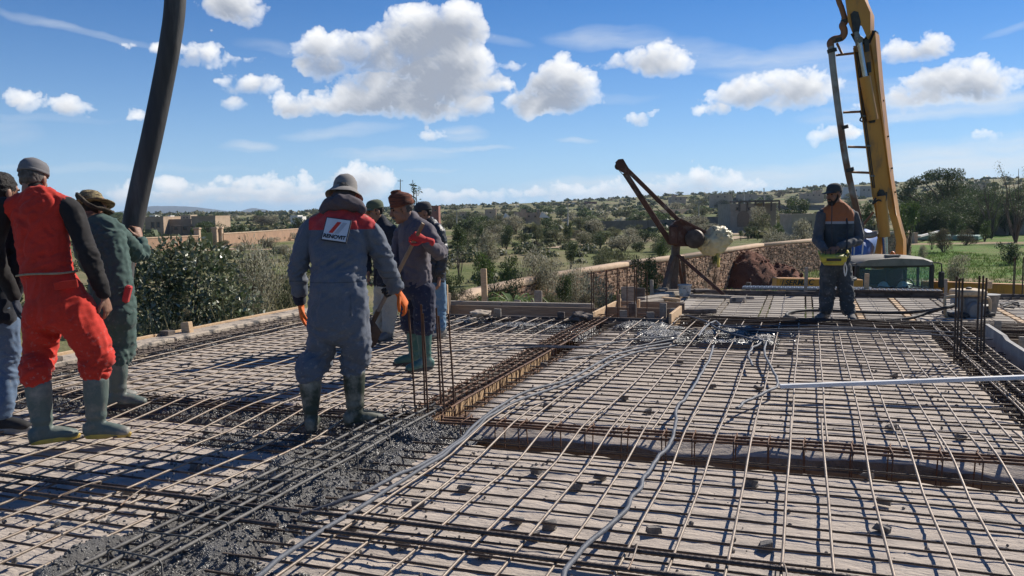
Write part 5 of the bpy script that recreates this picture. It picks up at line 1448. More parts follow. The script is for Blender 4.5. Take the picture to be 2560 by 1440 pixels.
path_strip([(1800, 600), (1900, 590), (2000, 586), (2120, 584)], 4.5)
path_strip([(1860, 563), (1880, 575), (1850, 588)], 5)
path_strip([(380, 640), (450, 632), (540, 626), (640, 618)], 2.4)
path_strip([(560, 580), (650, 572), (760, 562)], 3.0)
path_strip([(1690, 735), (1800, 722), (1960, 716), (2100, 712)], 4.0)
pa, pb = on_land(2298, 100), on_land(2362, 118)
pl = thing('pool_cover', pa, 'pale turquoise pool strip with a white edge at the back of the lawn', 'pool')
mb = MB(); mb.bbox(((pa.x + pb.x) / 2, (pa.y + pb.y) / 2 - 2, pa.z + .35), (5.5, 9, .5), boxM((pb - pa) * Vector((1, 1, 0))), 0, .05); mb.build('cover', mat('pool_cover', (.20, .32, .26), (.16, .27, .22), scale=1, rough=.5), pl)
mb = MB(); plank(mb, pa + Vector((0, 0, .75)), pb + Vector((0, 0, 1.0)), .3, .22); mb.build('edge', M_PLASTER['white'], pl)
# ------------------------------------------------------------------ heap of red earth
def heap():
 M_EARTH = mat('red_earth', (.18, .072, .040), (.11, .046, .028), scale=1.4, rough=1, bump=1.0, bscale=9, bdist=.08)
 D = 46.0
 a, b = pd(1765, 700, D), pd(1985, 700, D); cx, w = (a.x + b.x) / 2, (b.x - a.x)
 H = pd(1860, 628, D).z - GZ
 n = 56; V, F = [], []
 for i in range(n + 1):
  for j in range(n + 1):
   u, v = i / n * 2 - 1, j / n * 2 - 1
   X, Y = cx + u * w * .62, D + v * 3.2
   h1 = max(0, 1 - ((u + .10) / .72) ** 2 - (v / .85) ** 2) ** .8
   h2 = .62 * max(0, 1 - ((u - .52) / .42) ** 2 - ((v + .2) / .6) ** 2) ** .8
   h = max(h1, h2) + .03
   q = Vector((X * 1.1, Y * 1.1, 0))
   z = H * h * (.92 + .16 * mnoise.noise(q)) + .16 * mnoise.noise(q * 2.7) * min(1, h * 3) + .08 * mnoise.noise(q * 7) * min(1, h * 3)
   e = max(abs(u), abs(v)); z = z if e < .97 else -.3
   V.append((X, Y, ground(X, Y) + z - .05))
 for i in range(n):
  for j in range(n): k = i * (n + 1) + j; F.append((k, k + n + 1, k + n + 2, k + 1))
 r = thing('earth_heap', (cx, D, GZ), 'heap of dark red earth in front of the rubble wall', 'earth heap')
 mb = MB(); mb.v, mb.f, mb.m = V, F, [0] * len(F); mb.build('mound', M_EARTH, r, smooth=True)
 rs = np.random.RandomState(3); mb = MB(); iv, if_ = ico()
 for _ in range(420):
  k = rs.randint(len(V)); p = V[k]; s = .03 + .10 * rs.rand() ** 2
  mb.add((iv * s * rs.uniform(.6, 1.3, 3) + [p[0] + rs.normal(0, .06), p[1] + rs.normal(0, .06), p[2] + s * .3]).tolist(), if_)
 o = mb.build('clods', M_EARTH, r); o['kind'] = 'stuff'
heap()
# ------------------------------------------------------------------ timber of the formwork edges
def pxbox(name, rect, D, depth, m, label=None, cat=None, parent=None, group=None, yaw=None, jit=.004, lean=0.0):
 x0, x1, y0, y1 = rect
 a, b = pd(x0, y1, D), pd(x1, y0, D)
 mb = MB(); w, h = b.x - a.x, b.z - a.z
 M = Matrix.Rotation(-GA if yaw is None else yaw, 3, 'Z') @ Matrix.Rotation(lean, 3, 'Y')
 mb.bbox((0, 0, 0), (w, depth, h), M, 0, min(.006, depth / 6))
 c = Vector(((a.x + b.x) / 2, D + depth / 2, (a.z + b.z) / 2)); mb.v = [tuple(Vector(v) + c) for v in mb.v]
 o = mb.build(name, m, parent)
 if label: origin_to(o, (c.x, c.y, a.z)); tag(o, label, cat, group)
 return o
# left edge upstand
ups = gthing('edge_upstand', 3, -6.95, -.3, 'pale concrete-splashed edge kerb along the left side of the deck', 'edge kerb')
M_UP = mat('upstand', (.48, .40, .31), (.36, .30, .24), scale=4, rough=.95, bump=.7, bscale=25, col3=(.09, .085, .08), scale3=6, lo3=.53, hi3=.62)
for (u0, u1) in ((.2, 2.6), (2.6, 5.2), (5.2, 7.6), (7.6, 10.6)):
 mb = MB(); mb.bbox((0, (u0 + u1) / 2 - 3, .19), (.30, u1 - u0 - .01, .40), None, 0, .015); build_local(mb, 'kerb', M_UP, ups)
 mb = MB(); mb.bbox((-.168, (u0 + u1) / 2 - 3, .19 + random.uniform(0, .02)), (.03, u1 - u0 - .02, .44), None, 0, .004); build_local(mb, 'board', M_WOODNEW, ups)
pxbox('timber_block', (453, 476, 806, 838), at(455, 838, .06).y, .08, M_WOODNEW, 'light yellow timber block standing on the left edge kerb', 'timber block', lean=-.12)
pxbox('timber_block', (400, 426, 828, 848), at(410, 846, .06).y, .12, M_WOODDARK, 'dark grey block lying on the left edge kerb beside the yellow block', 'block')
pxbox('timber_block', (96, 150, 892, 905), 7.6, .08, M_WOODDARK, 'dark stone lump on the kerb seen between the legs of the man in red', 'stone')
# edge formwork at the back of the left bay
ef = gthing('edge_formwork', 10.4, -4, 0, 'timber edge formwork with a lit rail at the back of the left bay', 'formwork')
def lbox(name, u0, u1, t0, t1, z0, z1, m, root, ru, rt, bev=.004):
 mb = MB(); mb.bbox(((t0 + t1) / 2 - rt, (u0 + u1) / 2 - ru, (z0 + z1) / 2), (abs(t1 - t0), abs(u1 - u0), abs(z1 - z0)), None, 0, bev); return build_local(mb, name, m, root)
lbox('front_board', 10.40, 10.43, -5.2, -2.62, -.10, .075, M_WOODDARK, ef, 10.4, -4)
lbox('back_board', 11.0, 11.03, -5.6, -2.6, -.10, .13, M_WOOD, ef, 10.4, -4)
lbox('cross_board', 10.44, 10.99, -5.25, -5.22, -.10, .08, M_WOOD, ef, 10.4, -4)
for (a, b) in ((-5.6, -4.1), (-4.095, -2.75)): lbox('rail', 11.10, 11.19, a, b, .065, .175, M_WOODGREY, ef, 10.4, -4)
lbox('floor_board', 10.44, 11.0, -5.2, -2.65, -.12, -.10, M_WOOD, ef, 10.4, -4)
# mould box round the opening beside the winch
mbx = gthing('mould_box', 10.4, -2.1, 0, 'open wooden mould box in front of the winch, with a lit end board', 'mould box')
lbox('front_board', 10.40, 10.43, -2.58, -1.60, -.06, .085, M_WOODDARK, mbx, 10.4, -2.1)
lbox('end_board', 10.33, 11.25, -1.59, -1.555, -.06, .16, M_WOODNEW, mbx, 10.4, -2.1)
lbox('back_board', 11.25, 11.28, -2.6, -1.6, -.1, .12, M_WOOD, mbx, 10.4, -2.1)
lbox('back_board', 11.85, 11.88, -2.6, -1.6, -.1, .14, M_WOOD, mbx, 10.4, -2.1)
lbox('side_board', 10.44, 12.2, -2.61, -2.58, -.1, .14, M_WOODNEW, mbx, 10.4, -2.1)
lbox('floor_board', 10.44, 12.2, -2.57, -1.6, -.14, -.11, M_WOOD, mbx, 10.4, -2.1)
STUBS = [((1204, 1217, 672, 760), 12.35, M_WOODNEW, 'tall upright timber stake behind the lit rail'), ((1286, 1302, 750, 762), 12.3, M_WOODGREY, 'low grey stub behind the rail, next to the strap-leaved plant'), ((1336, 1355, 727, 762), 12.1, M_WOODGREY, 'weathered post stub behind the rail, right of the strap-leaved plant'),
  ((1108, 1119, 712, 788), 11.6, M_WOODNEW, 'upright board beside the jeans of the leather-jacket man'), ((1119, 1125, 733, 788), 11.9, M_WOOD, 'narrow stake at the left end of the lit rail'), ((1234, 1254, 772, 793), 10.9, M_WOODGREY, 'grey stub standing between front board and rail, left part'), ((1394, 1412, 780, 797), 10.75, M_WOODDARK, 'dark stub standing on the front board, right part'),
  ((1554, 1587, 717, 770), 12.2, M_WOODGREY, 'left one of two broad grey upright boards left of the winch'), ((1588, 1613, 720, 768), 12.5, M_WOODDARK, 'right, rounded one of two broad grey upright boards left of the winch'), ((1626, 1634, 700, 740), 13.2, M_WOODGREY, 'thin pale stake left of the winch foot'),
  ((1549, 1568, 776, 801), 10.75, M_WOODGREY, 'rounded grey stub at the front left of the mould box'), ((1572, 1592, 759, 793), 11.0, M_WOODDARK, 'dark tall stub inside the mould box, left'), ((1617, 1636, 780, 802), 10.7, M_WOODGREY, 'grey stub at the front middle of the mould box'), ((1650, 1667, 758, 798), 10.8, M_WOODGREY, 'tall grey stub at the front right of the mould box'),
  ((1676, 1690, 771, 800), 10.75, M_WOODGREY, 'narrow grey stub beside the lit end board'), ((1543, 1552, 736, 778), 11.5, M_WOODNEW, 'narrow light stake behind the starter bars'), ((1594, 1600, 749, 775), 11.6, M_WOODNEW, 'thin light stake in the middle of the mould box'), ((1702, 1711, 759, 778), 11.2, M_WOODDARK, 'small dark stub behind the lit end board'),
  ((1646, 1672, 719, 735), 14.0, M_WOODGREY, 'short grey timber at the winch foot, left'), ((1763, 1769, 702, 727), 14.6, M_WOODNEW, 'thin light stake right of the white bucket'), ((2012, 2021, 668, 733), 13.7, M_WOODGREY, 'tall grey stake left of the operator'), ((2162, 2174, 684, 734), 13.4, M_WOODNEW, 'brown stake right of the operator, in front of the windscreen'),
  ((2362, 2371, 698, 742), 12.8, M_WOODGREY, 'pale stake at the right end of the metal planks'), ((1866, 1878, 706, 728), 14.6, M_WOODDARK, 'grey block at the foot of the earth heap'), ((2470, 2482, 704, 722), 13.2, M_WOODNEW, 'light stub end behind the vibrator motor')]
for (rect, D, m, lab) in STUBS:
 pxbox('timber_stub', rect, D, .05 if rect[1] - rect[0] < 16 else .04, m, lab, 'timber stub', group='timber stubs along the deck edge', yaw=-GA + random.uniform(-.3, .3), lean=random.uniform(-.03, .03))
# concrete lumps on the boards
def lump(rect, D, label, m):
 x0, x1, y0, y1 = rect; a, b = pd(x0, y1, D), pd(x1, y0, D); c = (a + b) / 2; iv, if_ = ico()
 bm = bmesh.new(); bmesh.ops.create_icosphere(bm, subdivisions=3, radius=1)
 for v in bm.verts:
  k = 1 + .35 * mnoise.noise(v.co * 1.6 + Vector((x0, 0, 0))) + .15 * mnoise.noise(v.co * 5)
  v.co = Vector((v.co.x * (b.x - a.x) / 2, v.co.y * .12, v.co.z * (b.z - a.z) / 2)) * k
 me = bpy.data.meshes.new('concrete_lump'); bm.to_mesh(me); bm.free(); me.materials.append(m)
 o = bpy.data.objects.new('concrete_lump', me); COL.objects.link(o); o.location = c; tag(o, label, 'concrete lump')
lump((1172, 1229, 774, 792), 10.8, 'pale rough lump of stone lying on the front board, left part', mat('pale_rock', (.50, .42, .33), (.40, .33, .25), scale=9, rough=.95, bump=.9, bscale=30))
lump((1425, 1484, 780, 806), 10.5, 'grey hardened mortar lump on the front board left of the starter bars', M_WOODDARK)
# rough timbers under the winch and planks on the slats
def log(a, b, w, h, label, m):
 mb = MB(); plank(mb, a, b, w, h, bev=.012); o = mb.build('timber', m); origin_to(o, a); tag(o, label, 'timber')
log(pd(1600, 752, 12.3), pd(1676, 741, 13.4), .16, .10, 'short thick rough beam lying left of the winch foot', M_WOODGREY)
log(pd(1640, 741, 13.2), pd(1692, 733, 14.2), .16, .09, 'second rough beam lying against the winch foot', M_WOODGREY)
log(pd(1585, 762, 11.9), pd(1650, 752, 12.5), .14, .07, 'rough beam end lying behind the mould box', M_WOODGREY)
log(pd(1640, 730, 13.9), pd(1750, 728, 14.5), .14, .08, 'thick beam lying crosswise under the winch post', M_WOODDARK)
log(pd(1628, 744, 12.9), pd(1700, 750, 12.9), .12, .05, 'short plank lying below the winch foot', M_WOODNEW)
log(pd(1735, 727, 14.3), pd(1775, 727, 14.3), .22, .06, 'dark slab piece lying behind the bucket', M_WOODDARK)
log(pd(1725, 739, 13.6), pd(1886, 745, 13.3), .12, .05, 'long grey plank lying at the far deck edge right of the bucket', M_WOODGREY)
log(pd(1700, 779, 11.4), pd(1792, 778, 11.3), .05, .06, 'dark timber lying on the slats behind the mould box', M_WOODDARK)
log(pd(1826, 750, 12.9), pd(1864, 750, 12.8), .16, .09, 'concrete block lying on the far slats', M_UP)
log(pd(1560, 768, 11.9), pd(1640, 747, 12.8), .10, .03, 'light board lying aslant behind the mould box', M_WOODNEW)
# edge board and perforated metal planks at the far end
fe = gthing('edge_board', 14.42, 1.5, 0, 'dark edge board closing the far side of the slatted deck', 'edge board')
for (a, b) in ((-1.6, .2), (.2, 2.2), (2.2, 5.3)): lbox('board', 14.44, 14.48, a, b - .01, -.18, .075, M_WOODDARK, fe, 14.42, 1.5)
M_GALV = mat('galvanised', (.26, .28, .31), (.18, .195, .215), scale=5, rough=.4, metal=.6)
for k, (a, b, u) in enumerate(((-1.0, 1.05, 14.75), (.2, 2.05, 14.55))):
 r = gthing('metal_plank', u, a, .07, 'perforated metal scaffold plank at the far edge, ' + ('farther one, showing left of the operator' if k == 0 else 'nearer one, in front of the windscreen'), 'scaffold plank', 'metal scaffold planks')
 mb = MB(); L = b - a
 for (o_, w) in ((-.15, .02), (.15, .02)): mb.box((L / 2, o_, .03), (L, w, .035))
 mb.box((L / 2, 0, .04), (L, .28, .006)); build_local(mb, 'tray', M_GALV if k == 0 else M_BARDARK, r)
 mb = MB(); n = int(L / .07)
 for i in range(n):
  for q in (-.09, 0, .09): mb.box((.04 + i * .07, q, .046), (.03, .045, .008), Matrix.Rotation(.6, 3, 'Z'))
 o = build_local(mb, 'studs', M_GALV, r); o['kind'] = 'stuff'
# stairwell at the right
sw = gthing('stairwell_formwork', 8, 1.84, 0, 'grey upright shutter panel and brown boards around the stairwell', 'formwork')
mb = MB(); mb.prism([(6.55, -.3), (10.05, -.3), (10.05, .17), (9.2, .17), (9.05, .145), (8.2, .15), (6.55, .12)], .04, Matrix(((0, 1, 0, .02), (1, 0, 0, -8), (0, 0, 1, 0), (0, 0, 0, 1)))); build_local(mb, 'panel', mat('shutter', (.35, .34, .32), (.26, .25, .24), scale=4, rough=.8, bump=.3, col3=(.5, .47, .42), scale3=3, lo3=.55, hi3=.7), sw)
for k in range(3): lbox('board', 10.25, 10.28, 1.9 + k * 1.2, 3.08 + k * 1.2, -1.2, -.02 + .015 * k, M_WOOD, sw, 8, 1.84)
for (u, t, h) in ((10.12, 1.98, .20), (9.35, 2.05, .14)): lbox('stud', u - .03, u + .03, t - .03, t + .03, -.4, h, M_WOODGREY, sw, 8, 1.84)
# white bucket
c = pd(1712, 745, 13.7); r = thing('bucket', (c.x, c.y, .02), 'dirty white plastic bucket standing beside the winch foot', 'bucket')
M_BUCKET = mat('bucket_white', (.55, .54, .50), (.42, .41, .38), scale=9, rough=.6, col3=(.12, .11, .10), scale3=14, lo3=.55, hi3=.65)
mb = MB(); mb.lathe((c.x, c.y, .02), [(.088, 0), (.105, .17), (.115, .175), (.115, .195), (.103, .195), (.098, .17), (.082, .012)], 20, cap=True); mb.build('pail', M_BUCKET, r, auto=40)
mb = MB(); mb.tube([(c.x + .11 * math.cos(t), c.y - .02 - .07 * math.sin(t), .19 - .04 * math.sin(t)) for t in np.linspace(0, PI, 9)], .003, 5); mb.build('handle', M_BAR, r, smooth=True)
# ------------------------------------------------------------------ concrete pump truck
M_YEL = mat('machine_yellow', (.64, .285, .04), (.52, .22, .032), scale=1.3, rough=.45, col3=(.17, .105, .055), scale3=2.6, lo3=.52, hi3=.74, spec=.45, bump=.15, bscale=12, stretch=(1, 1, .35))
M_BLK = mat('black_steel', (.025, .024, .023), (.05, .045, .04), scale=5, rough=.55)
M_CHROME = mat('chrome_rod', (.55, .55, .54), (.42, .42, .41), scale=4, rough=.25, metal=.9)
M_PIPE = mat('delivery_pipe', (.33, .31, .29), (.26, .245, .23), scale=3, rough=.55, metal=.2, col3=(.17, .09, .055), scale3=.8, lo3=.46, hi3=.58)
M_PIPERED = mat('delivery_pipe_red', (.30, .13, .06), (.22, .10, .05), scale=2, rough=.6, col3=(.10, .07, .05), scale3=3, lo3=.55, hi3=.7)
M_CAB = mat('cab_paint', (.26, .235, .195), (.18, .165, .14), scale=2, rough=.7, col3=(.14, .12, .10), scale3=3, lo3=.54, hi3=.72, bump=.1)
M_RUBBER = mat('rubber', (.022, .022, .023), (.04, .038, .036), scale=6, rough=.7)
M_BLUE = mat('blue_tank', (.05, .13, .38), (.04, .10, .30), scale=2, rough=.5)
M_GLASSD = bpy.data.materials.new('windscreen_glass'); M_GLASSD.use_nodes = True
_b = M_GLASSD.node_tree.nodes['Principled BSDF']; _b.inputs['Base Color'].default_value = (.55, .75, .78, 1); _b.inputs['Transmission Weight'].default_value = .92; _b.inputs['Roughness'].default_value = .03; _b.inputs['IOR'].default_value = 1.1
M_WHITE = mat('white_paint', (.78, .78, .76), (.68, .68, .66), scale=3, rough=.5)
M_SEAT = mat('seat_cloth', (.09, .035, .03), (.06, .03, .03), scale=6, rough=.9)
M_CREAM = mat('cream_paint', (.62, .45, .27), (.50, .36, .21), scale=5, rough=.6, col3=(.2, .16, .12), scale3=7, lo3=.56, hi3=.7)
M_GREYMETAL = mat('grey_casting', (.22, .22, .215), (.15, .15, .145), scale=6, rough=.6, metal=.2, col3=(.32, .30, .27), scale3=5, lo3=.55, hi3=.7)
def extr(mb, pxs, D, vec, mi=0):
 """outline seen in the photograph at distance D, made solid along vec"""
 P = [pd(x, y, D) for x, y in pxs]; n = len(P); vec = Vector(vec)
 vs = P + [p + vec for p in P]
 fs = [tuple(range(n)), tuple(range(n, 2 * n))[::-1]] + [(i, i + n, (i + 1) % n + n, (i + 1) % n) for i in range(n)]
 return mb.add(vs, fs, mi)
DB = 27.0
tr_base = on_land(2220, 25.5)
truck = thing('pump_truck', tr_base, 'yellow-boomed concrete pump truck with a dusty cab parked beyond the deck', 'truck')
BV = Vector((.37, .53, 0))                     # the boom is slewed to the right
# first arm: box with two legs
mb = MB(); extr(mb, [(2133, 115), (2176, 108), (2188, 80), (2200, 220), (2225, 440), (2241, 541), (2225, 545), (2216, 500), (2200, 470), (2190, 490), (2183, 495), (2170, 400), (2150, 250)], DB, BV)
mb.build('boom_arm', M_YEL, truck, auto=30)
mb = MB(); extr(mb, [(2181, 490), (2192, 486), (2208, 560), (2208, 590), (2202, 640), (2186, 640), (2196, 580)], DB + .02, BV * .25); extr(mb, [(2181, 490), (2192, 486), (2208, 560), (2208, 590), (2202, 640), (2186, 640), (2196, 580)], DB + .5, BV * .25)
mb.build('boom_leg', M_YEL, truck, auto=30)
mb = MB(); extr(mb, [(2226, 544), (2242, 540), (2258, 600), (2258, 645), (2238, 645), (2240, 600)], DB + .02, BV * .9); mb.build('boom_leg', M_YEL, truck, auto=30)
# edge flanges, pins, and black plates standing in for shaded pockets on the arm
mb = MB()
for pts in ([(2134, 120), (2150, 250), (2170, 400), (2182, 492)], [(2177, 112), (2200, 260), (2224, 440), (2240, 538)]):
 mb.tube([pd(x, y, DB - .03) for x, y in pts], .022, 5)
mb.build('flange', M_YEL, truck, smooth=True)
def slot(pts, D, dep=.05):
 q = MB(); extr(q, pts, D, (0, dep, 0)); return q.build('pocket_shade', M_BLK, truck, auto=30)
slot([(2158, 172), (2170, 170), (2190, 290), (2188, 306), (2176, 308), (2168, 295)], DB - .045)
slot([(2195, 482), (2200, 474), (2208, 474), (2213, 482), (2214, 540), (2200, 548), (2194, 520)], DB - .05)
slot([(2160, 100), (2172, 98), (2174, 128), (2164, 130)], DB - .05); slot([(2168, 156), (2177, 154), (2179, 180), (2171, 182)], DB - .05)
mb = MB()
for (x, y) in ((2188, 150), (2200, 250), (2212, 340), (2222, 420), (2230, 480)):
 p = pd(x - 3, y, DB + .1) + BV * .4; mb.tube([p, p + Vector((.10, -.05, 0))], .03, 8)
mb.build('pin', M_BLK, truck, smooth=True)
# cylinders
mb = MB(); mb.tube([pd(2162, 192, DB - .14), pd(2182, 300, DB - .14)], .17, 14); mb.build('cylinder', M_YEL, truck, auto=40)
mb = MB(); mb.tube([pd(2146, 95, DB - .16), pd(2163, 194, DB - .14)], .085, 12); mb.build('piston_rod', M_CHROME, truck, auto=40)
mb = MB(); mb.tube([pd(2203, 490, DB - .12), pd(2212, 592, DB - .12)], .17, 14); mb.build('cylinder', M_YEL, truck, auto=40)
mb = MB(); mb.tube([pd(2212, 590, DB - .12), pd(2214, 644, DB - .12)], .09, 12); mb.build('piston_rod', M_CHROME, truck, auto=40)
# knuckle links
mb = MB(); extr(mb, [(2126, 85), (2140, 80), (2160, 96), (2176, 76), (2190, 76), (2190, 100), (2176, 140), (2160, 135), (2140, 112)], DB + .1, BV * .6); mb.build('knuckle', M_BLK, truck, auto=30)
mb = MB(); extr(mb, [(2137, 80), (2146, 78), (2158, 104), (2154, 118), (2142, 112)], DB - .2, (0, .1, 0)); mb.tube([pd(2150, 100, DB - .3), pd(2150, 100, DB + .2)], .09, 10); mb.build('link', M_GREYMETAL, truck, auto=30)
for dx in (3, 7):
 mb = MB(); mb.tube([Vector(q) for q in cr([tuple(pd(x + dx, y, DB - .05)) for x, y in ((2137, 130), (2146, 200), (2152, 262), (2160, 320), (2171, 402), (2180, 470))], 5)], .016, 6); mb.build('hydraulic_line', M_BLK, truck, smooth=True)
for (x, y) in ((2148, 215), (2156, 290), (2166, 365), (2176, 440)):
 mb = MB(); mb.bbox(pd(x + 5, y, DB - .05), (.16, .05, .05), None, 0, .01); mb.build('line_clamp', M_GREYMETAL, truck)
# second arm rising out of the picture
mb = MB(); extr(mb, [(2120, 55), (2108, -40), (2020, -700), (2048, -700), (2148, -50), (2162, 0), (2176, 32), (2176, 80), (2168, 96), (2152, 60), (2140, 56), (2133, 87)], DB - .1, BV * .9); mb.build('boom_arm', M_YEL, truck, auto=30)
slot([(2127, 35), (2135, 27), (2146, 30), (2152, 55), (2146, 92), (2136, 90)], DB - .14)
# delivery pipe
def pipe(pts, r, m, D=DB + .15, name='delivery_pipe'):
 P = [Vector(q) for q in cr([tuple(pd(x, y, D)) for x, y in pts], 6)]; q = MB(); q.tube(P, r, 12); return q.build(name, m, truck, smooth=True)
pipe([(2077, 112), (2084, 180), (2098, 290), (2118, 420), (2152, 568)], .105, M_PIPE)
pipe([(2077, 116), (2076, 106), (2086, 98), (2102, 95), (2110, 86), (2110, 74), (2106, 64), (2112, 54), (2112, 44)], .11, M_PIPERED)
pipe([(2112, 46), (2104, 20), (2086, -40), (2000, -400)], .085, M_PIPERED)
pipe([(2152, 566), (2154, 580), (2164, 588), (2178, 588), (2190, 584)], .10, M_PIPE)
mb = MB()
for (x, y) in ((2079, 122), (2108, 314), (2122, 420), (2113, 48), (2093, 96)):
 p = pd(x, y, DB + .15); q = pd(x + 2, y + 9, DB + .15); mb.tube([p, q], .15, 12)
mb.build('coupling', M_BLK, truck, auto=40)
for (x0, y0, x1, y1) in ((2090, 138, 2134, 133), (2108, 281, 2152, 279), (2120, 367, 2164, 368), (2126, 430, 2174, 432), (2092, 108, 2106, 136), (2155, 566, 2184, 530)):
 mb = MB(); mb.tube([pd(x0, y0, DB + .15), pd(x1, y1, DB + .1)], .04, 7); mb.build('pipe_bracket', M_PIPERED, truck, smooth=True)
mb = MB(); mb.tube([Vector(q) for q in cr([tuple(pd(x, y, DB - .1)) for x, y in ((2150, 276), (2154, 290), (2150, 300), (2156, 304))], 5)], .025, 6); mb.tube([Vector(q) for q in cr([tuple(pd(x, y, DB - .25)) for x, y in ((2190, 495), (2182, 510), (2196, 500), (2212, 505), (2216, 480))], 5)], .03, 6); mb.build('hydraulic_hose', M_BLK, truck, smooth=True)
# turret
mb = MB(); c = pd(2222, 650, DB + .3); mb.lathe((c.x, c.y, c.z - 1.4), [(.75, 0), (.75, .6), (.55, .7), (.55, 1.25), (.7, 1.3), (.7, 1.5)], 24); mb.build('turret', M_YEL, truck, auto=40)
# chassis, wheels
CW0, CW1 = pd(2137, 690, 24).x, pd(2334, 690, 24).x
cxm = (CW0 + CW1) / 2; gz = GZ + .02
mb = MB(); mb.bbox((cxm, 28.5, gz + .95), (.9, 9.0, .35), None, 0, .03); mb.bbox((cxm, 28.3, gz + 1.45), (2.2, 4.6, .5), None, 0, .04); mb.build('chassis', M_BLK, truck)
for sx in (-1, 1):
 for yy in (24.9, 29.6, 31.0):
  q = MB(); Mx = Matrix.Rotation(PI / 2, 3, 'Y')
  q.lathe((cxm + sx * .95, yy, gz + .5), [(.30, -.16), (.47, -.16), (.5, -.1), (.5, .1), (.47, .16), (.30, .16)], 22, Mx, cap=False); w_ = q.build('wheel', M_RUBBER, truck, auto=40)
  q = MB(); q.lathe((cxm + sx * .95, yy, gz + .5), [(.31, -.14), (.31, .14)], 18, Mx); q.build('rim', M_GREYMETAL, w_, auto=40)
# cab: shell with open windscreen
ztop, zwt, zwb = pd(2236, 646, 24).z, pd(2236, 664, 24).z, pd(2236, 724, 24).z
W = CW1 - CW0; dpt = 1.75
def cabshape():
 q = MB(); b = .17
 prof = [(-W / 2, zwt), (-W / 2 + .02, zwt + .10), (-W / 2 + .10, ztop - .07), (-W / 2 + .26, ztop - .015), (0, ztop + .03), (W / 2 - .26, ztop - .015), (W / 2 - .10, ztop - .07), (W / 2 - .02, zwt + .10), (W / 2, zwt)]
 ys = [(23.93, .90, .0), (24.02, 1.0, 0), (24.3, 1.0, .03), (25.2, 1, .04), (25.7, .98, .0)]
 vs, fs = [], []
 for (y, s, dz) in ys:
  for (x, z) in prof: vs.append((cxm + x * s, y, zwt + (z - zwt) * (s if s < 1 else 1) + dz * (1 if z > zwt + .05 else 0)))
 n = len(prof)
 for i in range(len(ys) - 1):
  for j in range(n - 1): fs.append((i * n + j, i * n + j + 1, (i + 1) * n + j + 1, (i + 1) * n + j))
 fs.append(tuple(range(n))[::-1]); fs.append(tuple(range((len(ys) - 1) * n, len(ys) * n)))
 for i in range(len(ys) - 1): fs.append((i * n, (i + 1) * n, (i + 1) * n + n - 1, i * n + n - 1))
 q.add(vs, fs); return q
cabshape().build('cab_roof', M_CAB, truck, auto=35)
mb = MB()
for sx in (-1, 1):
 mb = MB(); mb.bbox((cxm + sx * (W / 2 - .06), 24.0, (zwt + zwb) / 2), (.11, .12, zwt - zwb + .04), None, 0, .02)
 mb.bbox((cxm + sx * (W / 2 - .04), 25.66, (zwt + zwb) / 2), (.08, .1, zwt - zwb + .04), None, 0, .01)
 mb.bbox((cxm + sx * (W / 2 - .04), 24.85, (zwt + zwb) / 2), (.06, .08, zwt - zwb), None, 0, .01)
 mb.bbox((cxm + sx * (W / 2 - .04), 24.85, zwb + .0), (.06, 1.6, .06), None, 0, .01); mb.build('pillar', M_BLK, truck)
mb = MB()
mb.bbox((cxm, 23.98, zwt - .015), (W - .2, .08, .07), None, 0, .02); mb.bbox((cxm, 23.98, zwb + .01), (W - .2, .08, .08), None, 0, .02)
mb.build('windscreen_frame', M_BLK, truck)
mb = MB(); mb.bbox((cxm, 24.85, (zwb + gz + .55) / 2), (W, dpt, zwb - gz - .55), None, 0, .09); mb.bbox((cxm, 23.92, gz + .5), (W + .1, .25, .32), None, 0, .05); mb.build('cab_body', M_CAB, truck)
for sx in (-1, 1):
 q = MB(); q.bbox((cxm + sx * .85, 23.9, gz + .82), (.35, .1, .2), None, 0, .03); q.build('headlight', M_WHITE, truck)
mb = MB(); mb.bbox((cxm, 25.64, (zwt + zwb) / 2 - .15), (W - .2, .06, .55), None, 0, .01)
for sx in (-1, 1): mb.bbox((cxm + sx * .75, 25.64, zwt - .12), (W * .28, .06, .3), None, 0, .01)
mb.build('back_wall', M_BLK, truck)
mb = MB(); mb.bbox((cxm, 24.0, (zwt + zwb) / 2), (W - .22, .012, zwt - zwb - .06), None, 0, .003); mb.build('windscreen', M_GLASSD, truck)
for sx in (-1, 1):
 q = MB(); q.bbox((cxm + sx * .5, 25.1, zwb + .15), (.5, .14, .75), Matrix.Rotation(.12, 3, 'X'), 0, .06); q.bbox((cxm + sx * .5, 25.12, zwb + .60), (.28, .1, .2), None, 0, .04); q.build('seat', M_SEAT, truck, auto=60)
mb = MB(); mb.bbox((cxm, 24.28, zwb + .0), (W - .24, .45, .06), None, 0, .02); mb.build('dashboard', M_BLK, truck)
for x in (2208, 2257, ):
 q = MB(); c = pd(x, 722, 24.3); q.ell((c.x, 24.3, zwb + .07), (.14, .17, .15)); q.lathe((c.x, 24.27, zwb + .055), [(.19, 0), (.17, .02), (.13, .025)], 18); q.build('hard_hat', M_WHITE, truck, auto=50)
mb = MB(); c = Vector((cxm + .55, 24.4, zwb + .12)); mb.tube([(c.x + .21 * math.cos(t), c.y + .05 * math.sin(t), c.z + .15 * math.sin(t)) for t in np.linspace(0, 2 * PI, 20)[:-1]], .018, 6, closed=True); mb.tube([c, c + Vector((0, .05, -.3))], .03, 6); mb.build('steering_wheel', M_BLK, truck, smooth=True)
for (sx, L) in ((-.55, .55), (.25, .55)):
 q = MB(); q.tube([(cxm + sx, 23.96, zwb - .02), (cxm + sx + .1, 23.95, zwb + .1), (cxm + sx + L, 23.95, zwb + .06)], .012, 5); q.build('wiper', M_BLK, truck)
